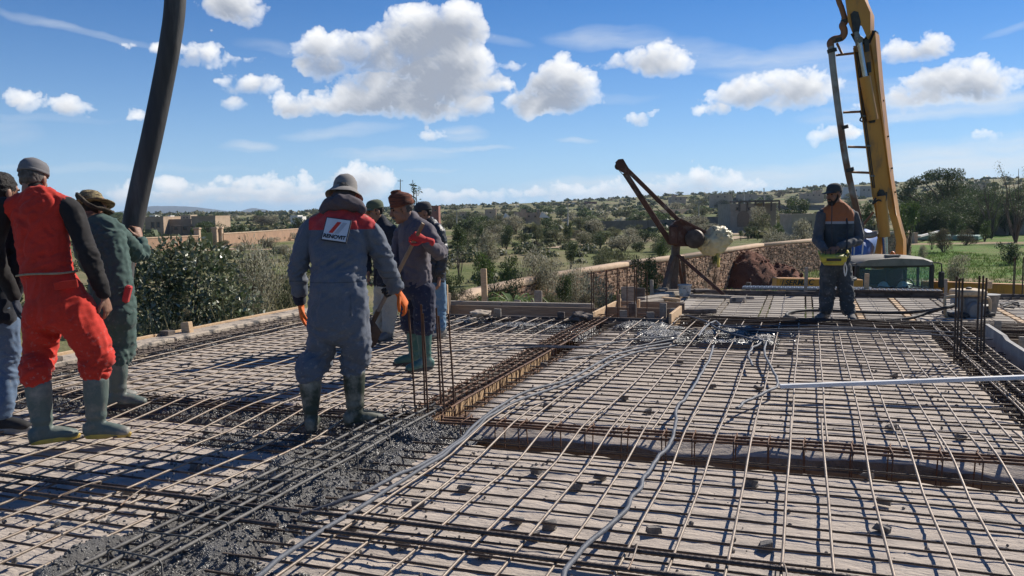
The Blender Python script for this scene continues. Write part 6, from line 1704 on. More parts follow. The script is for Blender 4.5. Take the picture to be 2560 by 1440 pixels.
for sx in (-1, 1):
 q = MB(); x = cxm + sx * (W / 2 + .2); q.bbox((x, 23.95, zwt - .43), (.16, .1, .48), None, 0, .03); mi_ = q.build('mirror', M_BLK, truck)
 q = MB(); q.tube([Vector(p) for p in cr([(cxm + sx * (W / 2 - .05), 24, zwt + .06), (x - sx * .05, 23.95, zwt + .05), (x, 23.95, zwt - .1), (x, 23.95, zwt - .9), (cxm + sx * (W / 2 - .05), 24, zwt - 1.05)], 5)], .018, 6); q.build('mirror_arm', M_BLK, mi_, smooth=True)
mb = MB(); mb.bbox((cxm, 24.15, ztop + .07), (.42, .2, .06), None, 0, .02); mb.build('roof_vent', M_CAB, truck)
mb = MB(); c = pd(2231, 637, 24.6); mb.lathe((c.x, c.y, c.z - .12), [(.08, 0), (.09, .1), (.06, .2), (.02, .22)], 12); mb.build('beacon', mat('orange_lens', (.9, .22, .03), (.8, .18, .02), rough=.3), truck, auto=50)
# outriggers
for (x0, y0, x1, y1, D0, D1, hgt, side) in ((1936, 707, 2150, 711, 23.0, 23.3, .30, 'l'), (2310, 716, 2620, 728, 24.8, 21.5, .33, 'r')):
 a, b = pd(x0, y0, D0), pd(x1, y1, D1); q = MB(); plank(q, a, b, .32, hgt, bev=.02); o_ = q.build('outrigger', M_YEL, truck)
 e = a if side == 'l' else b
 q = MB(); q.tube([e + Vector((.2 if side == 'l' else -.2, 0, .1)), Vector((e.x + (.2 if side == 'l' else -.2), e.y, GZ + .05))], .11, 10); q.lathe((e.x + (.2 if side == 'l' else -.2), e.y, GZ), [(.3, 0), (.3, .08)], 14); q.build('foot', M_YEL, o_, auto=40)
 if side == 'l':
  d = (b - a); yaw = math.atan2(d.y, d.x)
  cu = bpy.data.curves.new('lettering', 'FONT'); cu.body = 'SERMAC'; cu.size = .215; cu.shear = .25; cu.offset = .006; cu.extrude = .004; cu.space_character = 1.05
  cu.materials.append(M_BLK); lo = text_obj(cu); lo.parent = o_
  p = pd(1958, 717, D0); lo.location = p + Vector((0, -.04, 0)) - parent_loc(o_)
  p2 = a + d * ((p.x - a.x) / d.x); lo.location = Vector((p.x, p2.y - .172, p2.z - .055)) - parent_loc(o_)
  lo.rotation_euler = (PI / 2, 0, yaw)
  q = MB(); q.prism([(0, 0), (.03, 0), (.075, .155), (.045, .155)], .008, Matrix.Translation(Vector((p.x - .10, p2.y - .170, p2.z - .055)))); q.prism([(-.05, .10), (-.02, .10), (0, .16), (-.05, .16)], .008, Matrix.Translation(Vector((p.x - .10, p2.y - .172, p2.z - .075)))); q.build('emblem', M_BLK, o_)
# water tank and ladder frame behind the operator
mb = MB(); a, b = pd(2120, 640, 26.5), pd(2160, 606, 28.5); mb.tube([a, a.lerp(b, .05), a.lerp(b, .95), b], [.42, .5, .5, .42], 18); mb.build('water_tank', M_BLUE, truck, auto=40)
mb = MB()
for (x0, y0, x1, y1) in ((2133, 690, 2136, 612), (2150, 690, 2158, 606), (2136, 612, 2158, 606), (2134, 640, 2155, 636), (2134, 665, 2152, 662)): mb.tube([pd(x0, y0, 25.7), pd(x1, y1, 25.7)], .02, 6)
mb.build('ladder', M_WHITE, truck, smooth=True)
# ------------------------------------------------------------------ rubber end hose hanging from the boom
def end_hose():
 P = [(448, -700, 6.9), (446, -420, 6.9), (441, -200, 6.88), (438, 0, 6.85), (425, 110, 6.85), (403, 230, 6.85), (378, 350, 6.82), (355, 450, 6.80), (336, 540, 6.78), (326, 600, 6.76), (316, 660, 6.72), (310, 730, 6.66), (306, 800, 6.6), (308, 880, 6.55)]
 Q = [Vector(q) for q in cr([tuple(pd(x, y, D)) for x, y, D in P], 8)]
 r = thing('end_hose', Q[-1], 'thick black rubber concrete hose hanging down at the left, held by the man in green', 'hose')
 m = mat('hose_rubber', (.030, .030, .031), (.055, .053, .05), scale=2.2, rough=.62, bump=.25, bscale=9, col3=(.13, .125, .12), scale3=2.5, lo3=.56, hi3=.85, stretch=(3, 3, .5))
 n = len(Q); mb = MB(); mb.tube(Q, [.083 if i < n * .62 else .083 - .018 * min(1, (i - n * .62) / (n * .12)) for i in range(n)], 20); mb.build('rubber_tube', m, r, smooth=True)
 mb = MB(); a, b = Q[int(n * .67)], Q[int(n * .67) + 2]; mb.tube([a, b], .085, 20); mb.build('clamp', M_BLK, r, auto=40)
end_hose()
# ------------------------------------------------------------------ rusty winch hoist
M_RUSTP = mat('rusty_paint', (.13, .058, .036), (.085, .042, .03), scale=4, rough=.8, bump=.5, bscale=30, col3=(.20, .15, .12), scale3=5, lo3=.55, hi3=.72, metal=.1)
M_RUSTG = mat('rusty_grey', (.15, .115, .09), (.09, .07, .058), scale=5, rough=.85, bump=.4, bscale=30, col3=(.13, .055, .03), scale3=4, lo3=.52, hi3=.66)
HD = 14.25
hb = at(1695, 735); hb = pd(1695, 736, HD)
hoist = thing('winch_hoist', (hb.x, hb.y, 0), 'rusty construction winch with a slanting twin-bar arm at the far deck edge', 'winch')
mb = MB(); mb.tube([pd(1658, 742, HD - .2), pd(1668, 700, HD - .1), pd(1683, 640, HD)], [.06, .06, .055], 4); mb.build('leg', M_RUSTG, hoist)
mb = MB(); plank(mb, pd(1683, 728, HD + .1), pd(1690, 608, HD + .05), .13, .12, up=(0, 1, 0), bev=.008); mb.build('post', M_RUSTG, hoist)
mb = MB(); plank(mb, pd(1712, 722, HD + .35), pd(1706, 640, HD + .2), .06, .05, up=(0, 1, 0)); mb.build('leg', M_RUSTG, hoist)
mb = MB(); plank(mb, pd(1708, 720, HD + .25), pd(1694, 645, HD + .1), .05, .045, up=(0, 1, 0)); mb.build('leg', M_RUSTP, hoist)
mb = MB(); plank(mb, pd(1694, 637, HD), pd(1810, 737, HD - .5), .055, .05, up=(0, 1, 0)); mb.build('brace', M_RUSTP, hoist)
mb = MB(); plank(mb, pd(1562, 432, HD - .1), pd(1677, 608, HD), .09, .07, up=(0, 1, 0), bev=.008); mb.build('arm_bar', M_RUSTP, hoist)
mb = MB(); plank(mb, pd(1568, 424, HD - .1), pd(1702, 556, HD), .07, .06, up=(0, 1, 0), bev=.008); mb.build('arm_bar', M_RUSTP, hoist)
mb = MB(); extr(mb, [(1538, 406), (1546, 398), (1558, 397), (1574, 424), (1568, 436), (1552, 428), (1542, 420)], HD - .2, (.03, .2, 0)); mb.build('arm_head', M_RUSTP, hoist)
mb = MB(); c = pd(1546, 416, HD - .12); mb.lathe(c, [(.02, -.04), (.06, -.04), (.045, 0), (.06, .04), (.02, .04)], 14, Matrix.Rotation(PI / 2, 3, 'X')); mb.build('pulley', M_BLK, hoist, auto=40)
mb = MB(); mb.tube([pd(1542, 420, HD - .14), pd(1606, 490, HD - .12), pd(1690, 560, HD - .1)], .006, 5); mb.tube([pd(1620, 540, HD - .1), pd(1620, 588, HD - .1)], .005, 5); mb.build('cable', M_BLK, hoist)
mb = MB(); extr(mb, [(1676, 566), (1686, 556), (1702, 546), (1716, 552), (1762, 576), (1758, 616), (1688, 616), (1677, 606)], HD - .12, (.05, .36, 0)); mb.build('gear_housing', M_RUSTP, hoist)
mb = MB(); mb.bbox(pd(1684, 588, HD - .13), (.16, .08, .34), None, 0, .03); mb.build('side_plate', M_RUSTP, hoist)
mb = MB(); c = pd(1737, 597, HD - .2); Mx = Matrix.Rotation(-.35, 3, 'Z') @ Matrix.Rotation(PI / 2, 3, 'X'); mb.lathe(c, [(.03, .1), (.10, .095), (.15, .08), (.165, .05), (.165, -.02), (.11, -.04), (.11, -.14), (.165, -.16)], 24, Mx); mb.build('drum', M_BARDARK, hoist, auto=40)
mb = MB(); plank(mb, pd(1700, 548, HD - .2), pd(1764, 580, HD - .2), .04, .05, up=(0, 1, 0)); mb.build('guard_bar', M_RUSTP, hoist)
mb = MB(); plank(mb, pd(1655, 735, HD - .1), pd(1730, 735, HD), .14, .06); plank(mb, pd(1688, 728, HD + .5), pd(1690, 742, HD - .4), .12, .05); mb.build('foot_beam', M_WOODGREY, hoist)
def sack():
 c = pd(1786, 602, HD - .05); bm = bmesh.new(); bmesh.ops.create_icosphere(bm, subdivisions=5, radius=1)
 for v in bm.verts:
  d = v.co.normalized(); n1 = mnoise.noise(d * 2.2); n2 = abs(mnoise.noise(d * 4.3 + Vector((3, 0, 0)))); n3 = abs(mnoise.noise(d * 9 + Vector((7, 0, 0))))
  k = 1 + .16 * n1 - .24 * n2 - .10 * n3 + .06
  x = .30 * d.x; z = .245 * d.z
  if d.x < -.2: z *= 1 + .12 * d.x
  v.co = Vector((x, .25 * d.y, z)) * k + Vector((0, 0, .05 * d.x))
 me = bpy.data.meshes.new('plastic_wrap'); bm.to_mesh(me); bm.free(); me.polygons.foreach_set('use_smooth', [True] * len(me.polygons))
 me.materials.append(mat('sack_plastic', (.66, .58, .36), (.52, .45, .27), scale=5, rough=.45, bump=.5, bscale=14, transl=.15))
 r = thing('wrapped_motor', c, 'motor wrapped in crumpled pale yellow plastic on the winch', 'wrapped motor')
 o = bpy.data.objects.new('plastic_wrap', me); COL.objects.link(o); o.parent = r
 mb = MB(); P = [pd(x, y, HD - .2) for x, y in ((1793, 634), (1797, 646), (1795, 660), (1797, 668))]
 vs = []
 for p in P: vs += [p + Vector((-.022, 0, 0)), p + Vector((0, -.02, 0)), p + Vector((.025, 0, 0)), p + Vector((0, .02, 0))]
 fs = [(i * 4 + j, i * 4 + (j + 1) % 4, i * 4 + 4 + (j + 1) % 4, i * 4 + 4 + j) for i in range(3) for j in range(4)] + [(3, 2, 1, 0), (12, 13, 14, 15)]
 mb.add(vs, fs); mb.build('loose_strip', mat('strip_yellow', (.62, .48, .10), (.5, .4, .1), rough=.5), r, smooth=True)
 mb = MB(); mb.tube([c + Vector((.30 * math.cos(t) * .25 - .08, -.245 * math.cos(t) * .9 * .98, .25 * math.sin(t))) for t in np.linspace(0, 2 * PI, 24)[:-1]], .006, 5, closed=True); mb.build('string', M_BLK, r)
sack()
# ------------------------------------------------------------------ vibrator motor with hose
def vibrator():
 VD = 10.75; b0 = pd(2420, 800, VD); b = Vector((b0.x, b0.y, 0.0)); S = VD / CAM_F
 r = thing('vibrator_motor', b, 'small petrol motor with a cream tubular carrying frame on the right deck', 'motor')
 def P(x, y, dd=0): q = pd(x, y, VD + dd); return q
 z0 = .06
 def tubeframe(pts, m=M_CREAM, r_=.02, nm='frame_tube'):
  q = MB(); q.tube([Vector(p) for p in cr([tuple(p) for p in pts], 5)], r_, 8); return q.build(nm, m, r, smooth=True)
 for dd in (-.12, .16):
  tubeframe([P(2392, 740, dd), P(2372, 741, dd), P(2362, 748, dd), P(2363, 775, dd), P(2366, 792, dd), P(2376, 797, dd), P(2420, 799, dd)])
  tubeframe([P(2450, 746, dd), P(2466, 744, dd), P(2475, 752, dd), P(2474, 780, dd), P(2471, 793, dd), P(2460, 797, dd), P(2415, 799, dd)])
 q = MB(); c = P(2421, 768); q.bbox((c.x, c.y, c.z), (.19, .22, .30), None, 0, .03); q.bbox((c.x - .02, c.y - .12, c.z - .06), (.17, .06, .14), None, 0, .03); q.build('engine_block', M_GREYMETAL, r, auto=40)
 q = MB(); c = P(2420, 731); q.bbox((c.x, c.y, c.z), (.37, .30, .085), None, 0, .025); q.build('fuel_tank', M_CREAM, r, auto=40)
 q = MB(); c = P(2422, 720); q.lathe((c.x, c.y, c.z - .03), [(.035, 0), (.035, .035), (.02, .04)], 14); q.build('fuel_cap', M_BLK, r, auto=40)
 q = MB(); c = P(2388, 757, -.1); q.bbox(c, (.085, .12, .12), None, 0, .015); q.build('air_filter', mat('filter_grey', (.30, .33, .34), (.24, .26, .27), rough=.6), r)
 q = MB(); c = P(2438, 778, -.14); q.lathe(c, [(.02, .05), (.10, .045), (.125, .02), (.125, -.03), (.09, -.06)], 22, Matrix.Rotation(PI / 2, 3, 'X')); q.build('starter_housing', M_GREYMETAL, r, auto=40)
 q = MB(); c = P(2459, 776, -.05); q.lathe(c, [(.03, .06), (.08, .05), (.085, -.06), (.06, -.09)], 18, Matrix.Rotation(PI / 2, 3, 'Y')); q.build('exhaust', M_BLK, r, auto=40)
 q = MB(); c = P(2470, 745, .25); q.lathe((c.x, c.y, c.z - .22), [(.10, 0), (.14, .26), (.15, .27), (.13, .27)], 16); q.build('pail', M_GREYMETAL, r, auto=40)
 q = MB(); c = P(2420, 803); q.bbox((c.x, c.y, .035), (.52, .36, .05), None, 0, .01); q.build('base_plate', M_BLK, r)
 pts = [P(2386, 765, -.05), at(2350, 772, .14), at(2290, 780, .06), at(2190, 782, .03), at(2060, 776, .03), at(1985, 779, .03), at(1966, 788, .03), at(1995, 797, .03), at(2080, 800, .03), at(2180, 802, .03), at(2265, 797, .05), at(2320, 782, .1), at(2365, 768, .2), P(2388, 760, -.05)]
 q = MB(); q.tube([Vector(p) for p in cr([tuple(p) for p in pts], 9)], .021, 9); o = q.build('vibrator_hose', M_RUBBER, None, smooth=True)
 origin_to(o, pts[5]); tag(o, 'black vibrator hose laid in a long loop round the feet of the operator', 'hose')
vibrator()
# loose black hose bit on the far slats at the right
P = [at(x, y, .03) for x, y in ((2502, 762), (2520, 758), (2545, 757), (2548, 764), (2530, 760), (2510, 766), (2535, 770))]
mb = MB(); mb.tube([Vector(q) for q in cr([tuple(p) for p in P], 6)], .012, 7); o = mb.build('hose_scrap', M_RUBBER, None, smooth=True); origin_to(o, P[0]); tag(o, 'short black hose scrap lying on the slats by the right border', 'hose')
P = [at(x, y, .1) for x, y in ((2300, 733), (2320, 731), (2335, 735), (2325, 738), (2308, 736))]
mb = MB(); mb.tube([Vector(q) + Vector((0, 2.9, 0)) for q in cr([tuple(p) for p in P], 6)], .03, 7); o = mb.build('cable_bundle', M_RUBBER, None, smooth=True); origin_to(o, P[0]); tag(o, 'black cable bundle lying on the nearer metal plank', 'cable')
# ------------------------------------------------------------------ people
M_SKIN = mat('skin', (.30, .155, .095), (.24, .12, .075), scale=14, rough=.55, spec=.4, bump=.15, bscale=60)
M_HAIR = mat('hair_black', (.012, .010, .009), (.02, .017, .015), scale=40, rough=.6, bump=.8, bscale=120)
M_HAIRG = mat('hair_grey', (.16, .145, .13), (.07, .065, .06), scale=40, rough=.8, bump=.8, bscale=120)
M_EYE = mat('eye_dark', (.012, .009, .008), (.02, .015, .012), rough=.2)
def remeshed(mb, name, voxel, smooth=4, mats=()):
 me = mb.mesh(name + '_src'); o = bpy.data.objects.new(name + '_tmp', me); COL.objects.link(o)
 r = o.modifiers.new('r', 'REMESH'); r.mode = 'VOXEL'; r.voxel_size = voxel
 if smooth:
  s = o.modifiers.new('s', 'SMOOTH'); s.factor = .5; s.iterations = smooth
 dg = bpy.context.evaluated_depsgraph_get()
 out = bpy.data.meshes.new_from_object(o.evaluated_get(dg)); out.name = name
 bpy.data.objects.remove(o); bpy.data.meshes.remove(me)
 out.materials.clear()
 for m in mats: out.materials.append(m)
 out.polygons.foreach_set('use_smooth', [True] * len(out.polygons))
 return out
def loft(mb, rings, right, n=16, sub=4):
 """rings: (point, half width along right, half depth); closed ends are rounded"""
 R = cr([(*p, a, b) for p, a, b in rings], sub)
 a0, a1, b0, b1 = R[0], R[1], R[-1], R[-2]
 d0 = (a0[:3] - a1[:3]); d0 /= np.linalg.norm(d0) + 1e-9; d1 = (b0[:3] - b1[:3]); d1 /= np.linalg.norm(d1) + 1e-9
 def cap(r, d, f, g): return np.concatenate([r[:3] + d * min(r[3], r[4]) * f, r[3:] * g])
 R = [cap(a0, d0, .5, .35), cap(a0, d0, .3, .8)] + R + [cap(b0, d1, .3, .8), cap(b0, d1, .5, .35)]
 vs, fs = [], []
 right = Vector(right)
 for i, r in enumerate(R):
  d = Vector(R[min(i + 1, len(R) - 1)][:3] - R[max(i - 1, 0)][:3])
  if d.length < 1e-6: d = Vector((0, 0, 1))
  d.normalize(); x = right - d * right.dot(d)
  if x.length < .05: x = d.orthogonal()
  x.normalize(); y = d.cross(x)
  for j in range(n):
   a = 2 * PI * j / n; vs.append(Vector(r[:3]) + x * (math.cos(a) * r[3]) + y * (math.sin(a) * r[4]))
 k = len(R)
 for i in range(k - 1):
  for j in range(n):
   j2 = (j + 1) % n; fs.append((i * n + j, i * n + j2, (i + 1) * n + j2, (i + 1) * n + j))
 fs.append(tuple(range(n))[::-1]); fs.append(tuple(range((k - 1) * n, k * n)))
 return mb.add(vs, fs)
def core(mb, rings, right): loft(mb, [(p, a * .66, b * .66) for (p, a, b) in rings], right)
def folds(me, joints, amp=.006, jamp=.016, seed=0, freq=10.0):
 n = len(me.vertices); co = np.empty(n * 3, np.float32); me.vertices.foreach_get('co', co); co = co.reshape(-1, 3)
 no = np.empty(n * 3, np.float32); me.vertex_normals.foreach_get('vector', no); no = no.reshape(-1, 3)
 w = np.zeros(n, np.float32)
 for (p, r) in joints: w = np.maximum(w, np.exp(-((co - np.array(p)) ** 2).sum(1) / (r * r)))
 d = np.empty(n, np.float32); sh = Vector((seed * 3.7, seed * 1.3, 0)); N3 = mnoise.noise
 for i, c in enumerate(co.tolist()):
  v = Vector(c)
  q = Vector((v.x * freq, v.y * freq, v.z * freq * .8 + 1.6 * v.x * freq)) + sh
  wv = N3(v * 5 + sh)
  a = 1 - abs(N3(Vector((v.x * 13 + wv, v.y * 13, v.z * 4.5 + 3 * wv)) + sh)) * 2.6
  b = N3(Vector((v.x * 24, v.y * 24, v.z * 30 + 14 * v.x)) + sh)
  s1 = 1 - abs(N3(Vector((v.x * 6 + 1.3 * wv, v.y * 6, v.z * 21 + 13 * v.x)) + sh)) * 2.8
  s2 = 1 - abs(N3(Vector((v.x * 6 - wv, v.y * 6, v.z * 24 - 12 * v.x)) + sh * 2)) * 2.8
  e = max(s1, s2) if wv > -.2 else s1
  d[i] = amp * 1.2 * (a * .9 + .12 * b + .3 * s2) + jamp * 1.15 * w[i] * (e * .85 + .08 * b) - .3 * jamp * w[i]
 co += no * d[:, None]
 me.vertices.foreach_set('co', co.ravel()); me.update()
class Person:
 def __init__(s, D, feet_px, facing, label, zfoot=.055):
  s.D = D
  a = pd(feet_px[0], feet_px[1], D)
  s.o = Vector((a.x, D, 0)); s.zf = zfoot
  s.root = thing('person', s.o, label, 'person')
  f = Vector((facing[0], facing[1], 0)).normalized(); s.f = f; s.r = Vector((f.y, -f.x, 0)); s.S = D / CAM_F
  s.body = MB()
 def j(s, x, y, dd=0.0):
  return pd(x, y, s.D + dd) - s.o
 def part(s, name, me, parent=None):
  o = bpy.data.objects.new(name, me); COL.objects.link(o); o.parent = parent or s.root; return o
 def garment(s, name, lofts, m, joints=(), voxel=.0105, amp=.006, jamp=.016, seed=0, smooth=3, freq=10.0, kr=.91):
  mb = MB()
  for (rings, right) in lofts: loft(mb, [(p, a * kr, b * kr) for (p, a, b) in rings], right)
  me = remeshed(mb, name, voxel, smooth, [m]); folds(me, joints, amp, jamp, seed, freq)
  return s.part(name, me)
 # --- head, in its own frame (right, forward, up)
 def head(s, c, fwd, pitch=0.0, roll=0.0, k=.9, neck=None, eyes=True, brow=M_HAIR, mouth=True):
  f = Vector(fwd).normalized(); r = Vector((f.y, -f.x, 0)).normalized()
  f2 = (Matrix.Rotation(pitch, 3, r) @ Vector((f.x, f.y, 0)).normalized()); u = r.cross(f2)
  if roll: Rr = Matrix.Rotation(roll, 3, f2); r = Rr @ r; u = Rr @ u
  M = Matrix((r, f2, u)).transposed(); s.hm = M * k; s.hM = M; s.hc = c; s.hk = k
  H = lambda x, y, z: c + M @ Vector((x * k, y * k, z * k))
  b = s.body
  def E(p, rad_): b.ell(H(*p), [q * k for q in rad_], M, 0, 16, 12)
  E((0, -.005, .035), (.077, .098, .102)); E((0, .038, -.045), (.060, .058, .078)); E((0, .066, -.100), (.032, .026, .026)); E((0, .072, .030), (.058, .026, .020))
  E((0, .02, -.075), (.056, .06, .045)); E((.036, .070, -.03), (.024, .02, .028)); E((-.036, .070, -.03), (.024, .02, .028))
  b.tube([H(0, .092, .022), H(0, .108, -.008), H(0, .118, -.030), H(0, .098, -.038)], [.009 * k, .012 * k, .016 * k, .010 * k], 8)
  E((0, .095, -.066), (.026, .010, .012))
  for sx in (-1, 1): E((sx * .079, -.008, -.012), (.010, .022, .034)); E((sx * .076, -.004, -.036), (.008, .012, .014))
  nb = neck if neck is not None else c + Vector((0, 0, -.2)) - f * .04
  loft(b, [(H(0, -.018, -.03), .056 * k, .058 * k), (H(0, -.022, -.10), .055 * k, .056 * k), (nb, .064, .064)], s.r)
  if eyes:
   for sx in (-1, 1):
    q = MB(); q.ell(H(sx * .032, .083, .006), (.014 * k, .008 * k, .007 * k), M); me = q.mesh('eye'); me.materials.append(M_EYE); s.part('eye', me)
    q = MB(); q.tube([H(sx * .014, .097, .026), H(sx * .034, .094, .032), H(sx * .054, .080, .024)], .006 * k, 6); me = q.mesh('eyebrow'); me.materials.append(brow); s.part('eyebrow', me)
  if mouth:
   q = MB(); q.tube([H(-.026, .094, -.068), H(0, .106, -.067), H(.026, .094, -.068)], [.003, .005, .003], 6); me = q.mesh('mouth'); me.materials.append(mat('lips', (.20, .075, .06), (.17, .06, .05), rough=.5)); s.part('mouth', me)
 def H(s, x, y, z): return s.hc + s.hM @ (Vector((x, y, z)) * s.hk)
 def ear_hair(s, m, back=True, top=False):
  q = MB(); q.ell(s.H(0, -.022, .020), [.080 * s.hk, .092 * s.hk, .085 * s.hk], s.hM, 0, 20, 14)
  if top: q.ell(s.H(0, -.012, .050), [.084 * s.hk, .100 * s.hk, .098 * s.hk], s.hM, 0, 20, 14)
  me = remeshed(q, 'hair', .007, 2, [m])
  for v in me.vertices: v.co += v.normal * (.006 * mnoise.noise(v.co * 45) + .003 * mnoise.noise(v.co * 110))
  return s.part('hair', me)
 def moustache(s, m=M_HAIR):
  q = MB(); q.tube([s.H(-.034, .090, -.066), s.H(-.014, .108, -.054), s.H(.014, .108, -.054), s.H(.034, .090, -.066)], [.005, .010, .010, .005], 7); me = q.mesh('moustache'); me.materials.append(m); s.part('moustache', me)
 def beard(s, m=M_HAIR):
  q = MB()
  q.ell(s.H(0, .052, -.098), [.050 * s.hk, .044 * s.hk, .046 * s.hk], s.hM)
  for sx in (-1, 1): q.tube([s.H(sx * .070, .005, .0), s.H(sx * .066, .022, -.05), s.H(sx * .045, .05, -.092), s.H(0, .075, -.11)], [.008, .014, .02, .02], 8)
  q.tube([s.H(-.036, .084, -.072), s.H(-.014, .106, -.053), s.H(.014, .106, -.053), s.H(.036, .084, -.072)], [.008, .008, .008, .008], 7)
  me = remeshed(q, 'beard', .006, 3, [m]); s.part('beard', me)
 def cap(s, m, visor=True, vm=None, tilt=0.0, low=.045, vdrop=-.25, vl=.085):
  h = MB(); prof = [(.087, -.012), (.090, .0), (.089, .022), (.083, .048), (.066, .070), (.036, .083), (.004, .087)]
  Mx = s.hM @ Matrix.Rotation(tilt, 3, 'X') @ Matrix.Diagonal((s.hk, s.hk * 1.2, s.hk * 1.08))
  h.lathe(s.H(0, -.008, low), prof, 26, Mx)
  if True:
   h.lathe(s.H(0, -.008, low), [(.0895, -.013), (.092, -.011), (.092, .002), (.0895, .004)], 26, Mx, cap=False)
  me = h.mesh('cap'); me.materials.append(m); me.polygons.foreach_set('use_smooth', [True] * len(me.polygons))
  for v in me.vertices: v.co += Vector((1, 1, 1)) * .004 * mnoise.noise(v.co * 16)
  o = s.part('cap', me)
  q = MB(); vs, fs = [], []
  if visor:
   n = 12; B = Mx
   for i in range(n + 1):
    a = PI * (.14 + .72 * i / n)
    for (rr_, dz) in ((.086, -.006), (.125, -.006), (.086 + vl, -.006)):
     y = math.sin(a); x = math.cos(a); ext = rr_ if rr_ < .09 else .086 + (rr_ - .086) * (y ** 1.6)
     p = Vector((x * (ext * .8 if rr_ > .09 else .087), y * ext, dz + vdrop * max(0, ext * y - .086) - .12 * x * x * (rr_ > .09)* .25))
     vs.append(s.H(0, -.008, low) + B @ p)
   for i in range(n):
    for k2 in range(2): fs.append((i * 3 + k2, i * 3 + k2 + 1, i * 3 + k2 + 4, i * 3 + k2 + 3))
   nn = len(vs); vs += [v + s.hM @ Vector((0, 0, .005)) for v in vs]; fs += [tuple(x + nn for x in f[::-1]) for f in fs]
   q.add(vs, fs); me = q.mesh('visor'); me.materials.append(vm or m); me.polygons.foreach_set('use_smooth', [True] * len(me.polygons)); s.part('visor', me, o)
  return o
 # --- hands
 def hand_into(s, mb, wrist, d, pn, curl=.5, k=1.0, thumb_side=1, fist=False):
  d = Vector(d).normalized(); pn = Vector(pn); pn = (pn - d * pn.dot(d)).normalized(); sd = d.cross(pn) * thumb_side
  w = Vector(wrist)
  loft(mb, [(w - d * .04 * k, .027 * k, .020 * k), (w, .028 * k, .019 * k), (w + d * .045 * k, .040 * k, .017 * k), (w + d * .088 * k, .040 * k, .014 * k)], sd, 12, 3)
  for i, (off, L, r_) in enumerate(((.031, .070, .0090), (.0105, .079, .0094), (-.0105, .073, .0090), (-.030, .058, .0080))):
   b = w + d * (.086 - .005 * abs(i - 1)) * k + sd * off * k; c = curl * (1 + .1 * i); pts = [b - d * .02 * k, b]; ang = 0; p = b
   for seg in (.45, .32, .23):
    ang += c * (1.0 if not fist else 1.35); v = d * math.cos(ang) + pn * math.sin(ang) + sd * off * .9; p = p + v * L * seg * k; pts.append(p)
   mb.tube([Vector(q) for q in cr([tuple(x) for x in pts], 3)], [r_ * k * (1.05 - .28 * t) for t in np.linspace(0, 1, (len(pts) - 1) * 3 + 1)], 8)
  b = w + d * .022 * k + sd * .026 * k; pts = [b, b + (sd * .028 + d * .022 + pn * .008) * k, b + (sd * .036 + d * .05 + pn * .02) * k, b + (sd * .030 + d * .072 + pn * .032) * k]
  mb.tube([Vector(q) for q in cr([tuple(x) for x in pts], 3)], [.013 * k, .0128 * k, .0124 * k, .012 * k, .0116 * k, .0112 * k, .0105 * k, .0098 * k, .0085 * k, .007 * k], 8)
 def glove(s, wrist, d, pn, m, curl=.5, k=1.16, thumb_side=1, name='glove', cuff=None, fist=False):
  q = MB(); s.hand_into(q, wrist, d, pn, curl, k, thumb_side, fist)
  dv = Vector(d).normalized(); loft(q, [(Vector(wrist) - dv * .07, .038, .036), (Vector(wrist) - dv * .01, .034, .028)], Vector(pn).cross(dv), 12, 3)
  me = remeshed(q, name, .0046, 2, [m]); return s.part(name, me)
 # --- footwear
 def boot(s, sole_pos, toe, top, m, msole, rtop=.072, L=.27, name='boot', topz=None, dust=None, ww=.047):
  """sole_pos: under the ankle; toe: horizontal direction; top: centre of the shaft opening"""
  sp = Vector(sole_pos); t = Vector((toe[0], toe[1], 0)).normalized(); rt = Vector((t.y, -t.x, 0)); top = Vector(top)
  q = MB(); an = sp + Vector((0, 0, .11)) - t * .01
  loft(q, [(top, rtop, rtop), (top.lerp(an, .35), rtop * .92, rtop * .96), (top.lerp(an, .75), rtop * .74, rtop * .84), (an, .046, .060), (sp + Vector((0, 0, .055)) - t * .012, .042, .055)], rt, 18)
  f0 = sp - t * .075
  loft(q, [(f0 + Vector((0, 0, .05)), .036, .046), (sp + Vector((0, 0, .055)), .042, .050), (sp + t * .075 + Vector((0, 0, .048)), .046, .044), (sp + t * .135 + Vector((0, 0, .038)), ww, .036), (sp + t * (L - .105) + Vector((0, 0, .032)), .036, .027)], rt, 16)
  me = remeshed(q, name, .008, 3, [m])
  for v in me.vertices:
   h = v.co.z - sp.z
   v.co += v.normal * (.0035 * math.sin(h * 95) * math.exp(-((h - .12) / .05) ** 2) + .003 * mnoise.noise(v.co * 14))
  o = s.part(name, me)
  n = 22; out = []
  for i in range(n):
   a = 2 * PI * i / n; y = math.cos(a); x = math.sin(a)
   yy = (L * .5) * y + (L * .5 - .085); wv = .043 * (1 - .10 * y) * (1 if abs(y) < .99 else .9) - .006 * max(0, -math.cos(a * 1 + .3)) - .006 * math.exp(-((y + .15) / .25) ** 2)
   out.append((x * wv, yy))
  q = MB(); vs = []
  for (z, g) in ((-.004, .97), (.018, 1.04), (.026, 1.0)):
   for (x, y) in out: vs.append(sp + rt * x * g + t * (y if g == 1 else (y - .05) * g + .05) + Vector((0, 0, z)))
  fs = [(i + a * n, (i + 1) % n + a * n, (i + 1) % n + (a + 1) * n, i + (a + 1) * n) for a in range(2) for i in range(n)] + [tuple(range(n))[::-1], tuple(range(2 * n, 3 * n))]
  q.add(vs, fs); me = q.mesh('sole'); me.materials.append(msole); s.part('sole', me, o)
  return o
 def finish(s, m=M_SKIN, voxel=.006):
  me = remeshed(s.body, 'body', voxel, 2, [m]); return s.part('body', me)
M_BOOT = mat('boot_green', (.105, .138, .122), (.075, .102, .092), scale=5, rough=.55, spec=.45, col3=(.29, .265, .225), scale3=5, lo3=.48, hi3=.70, bump=.15, bscale=20)
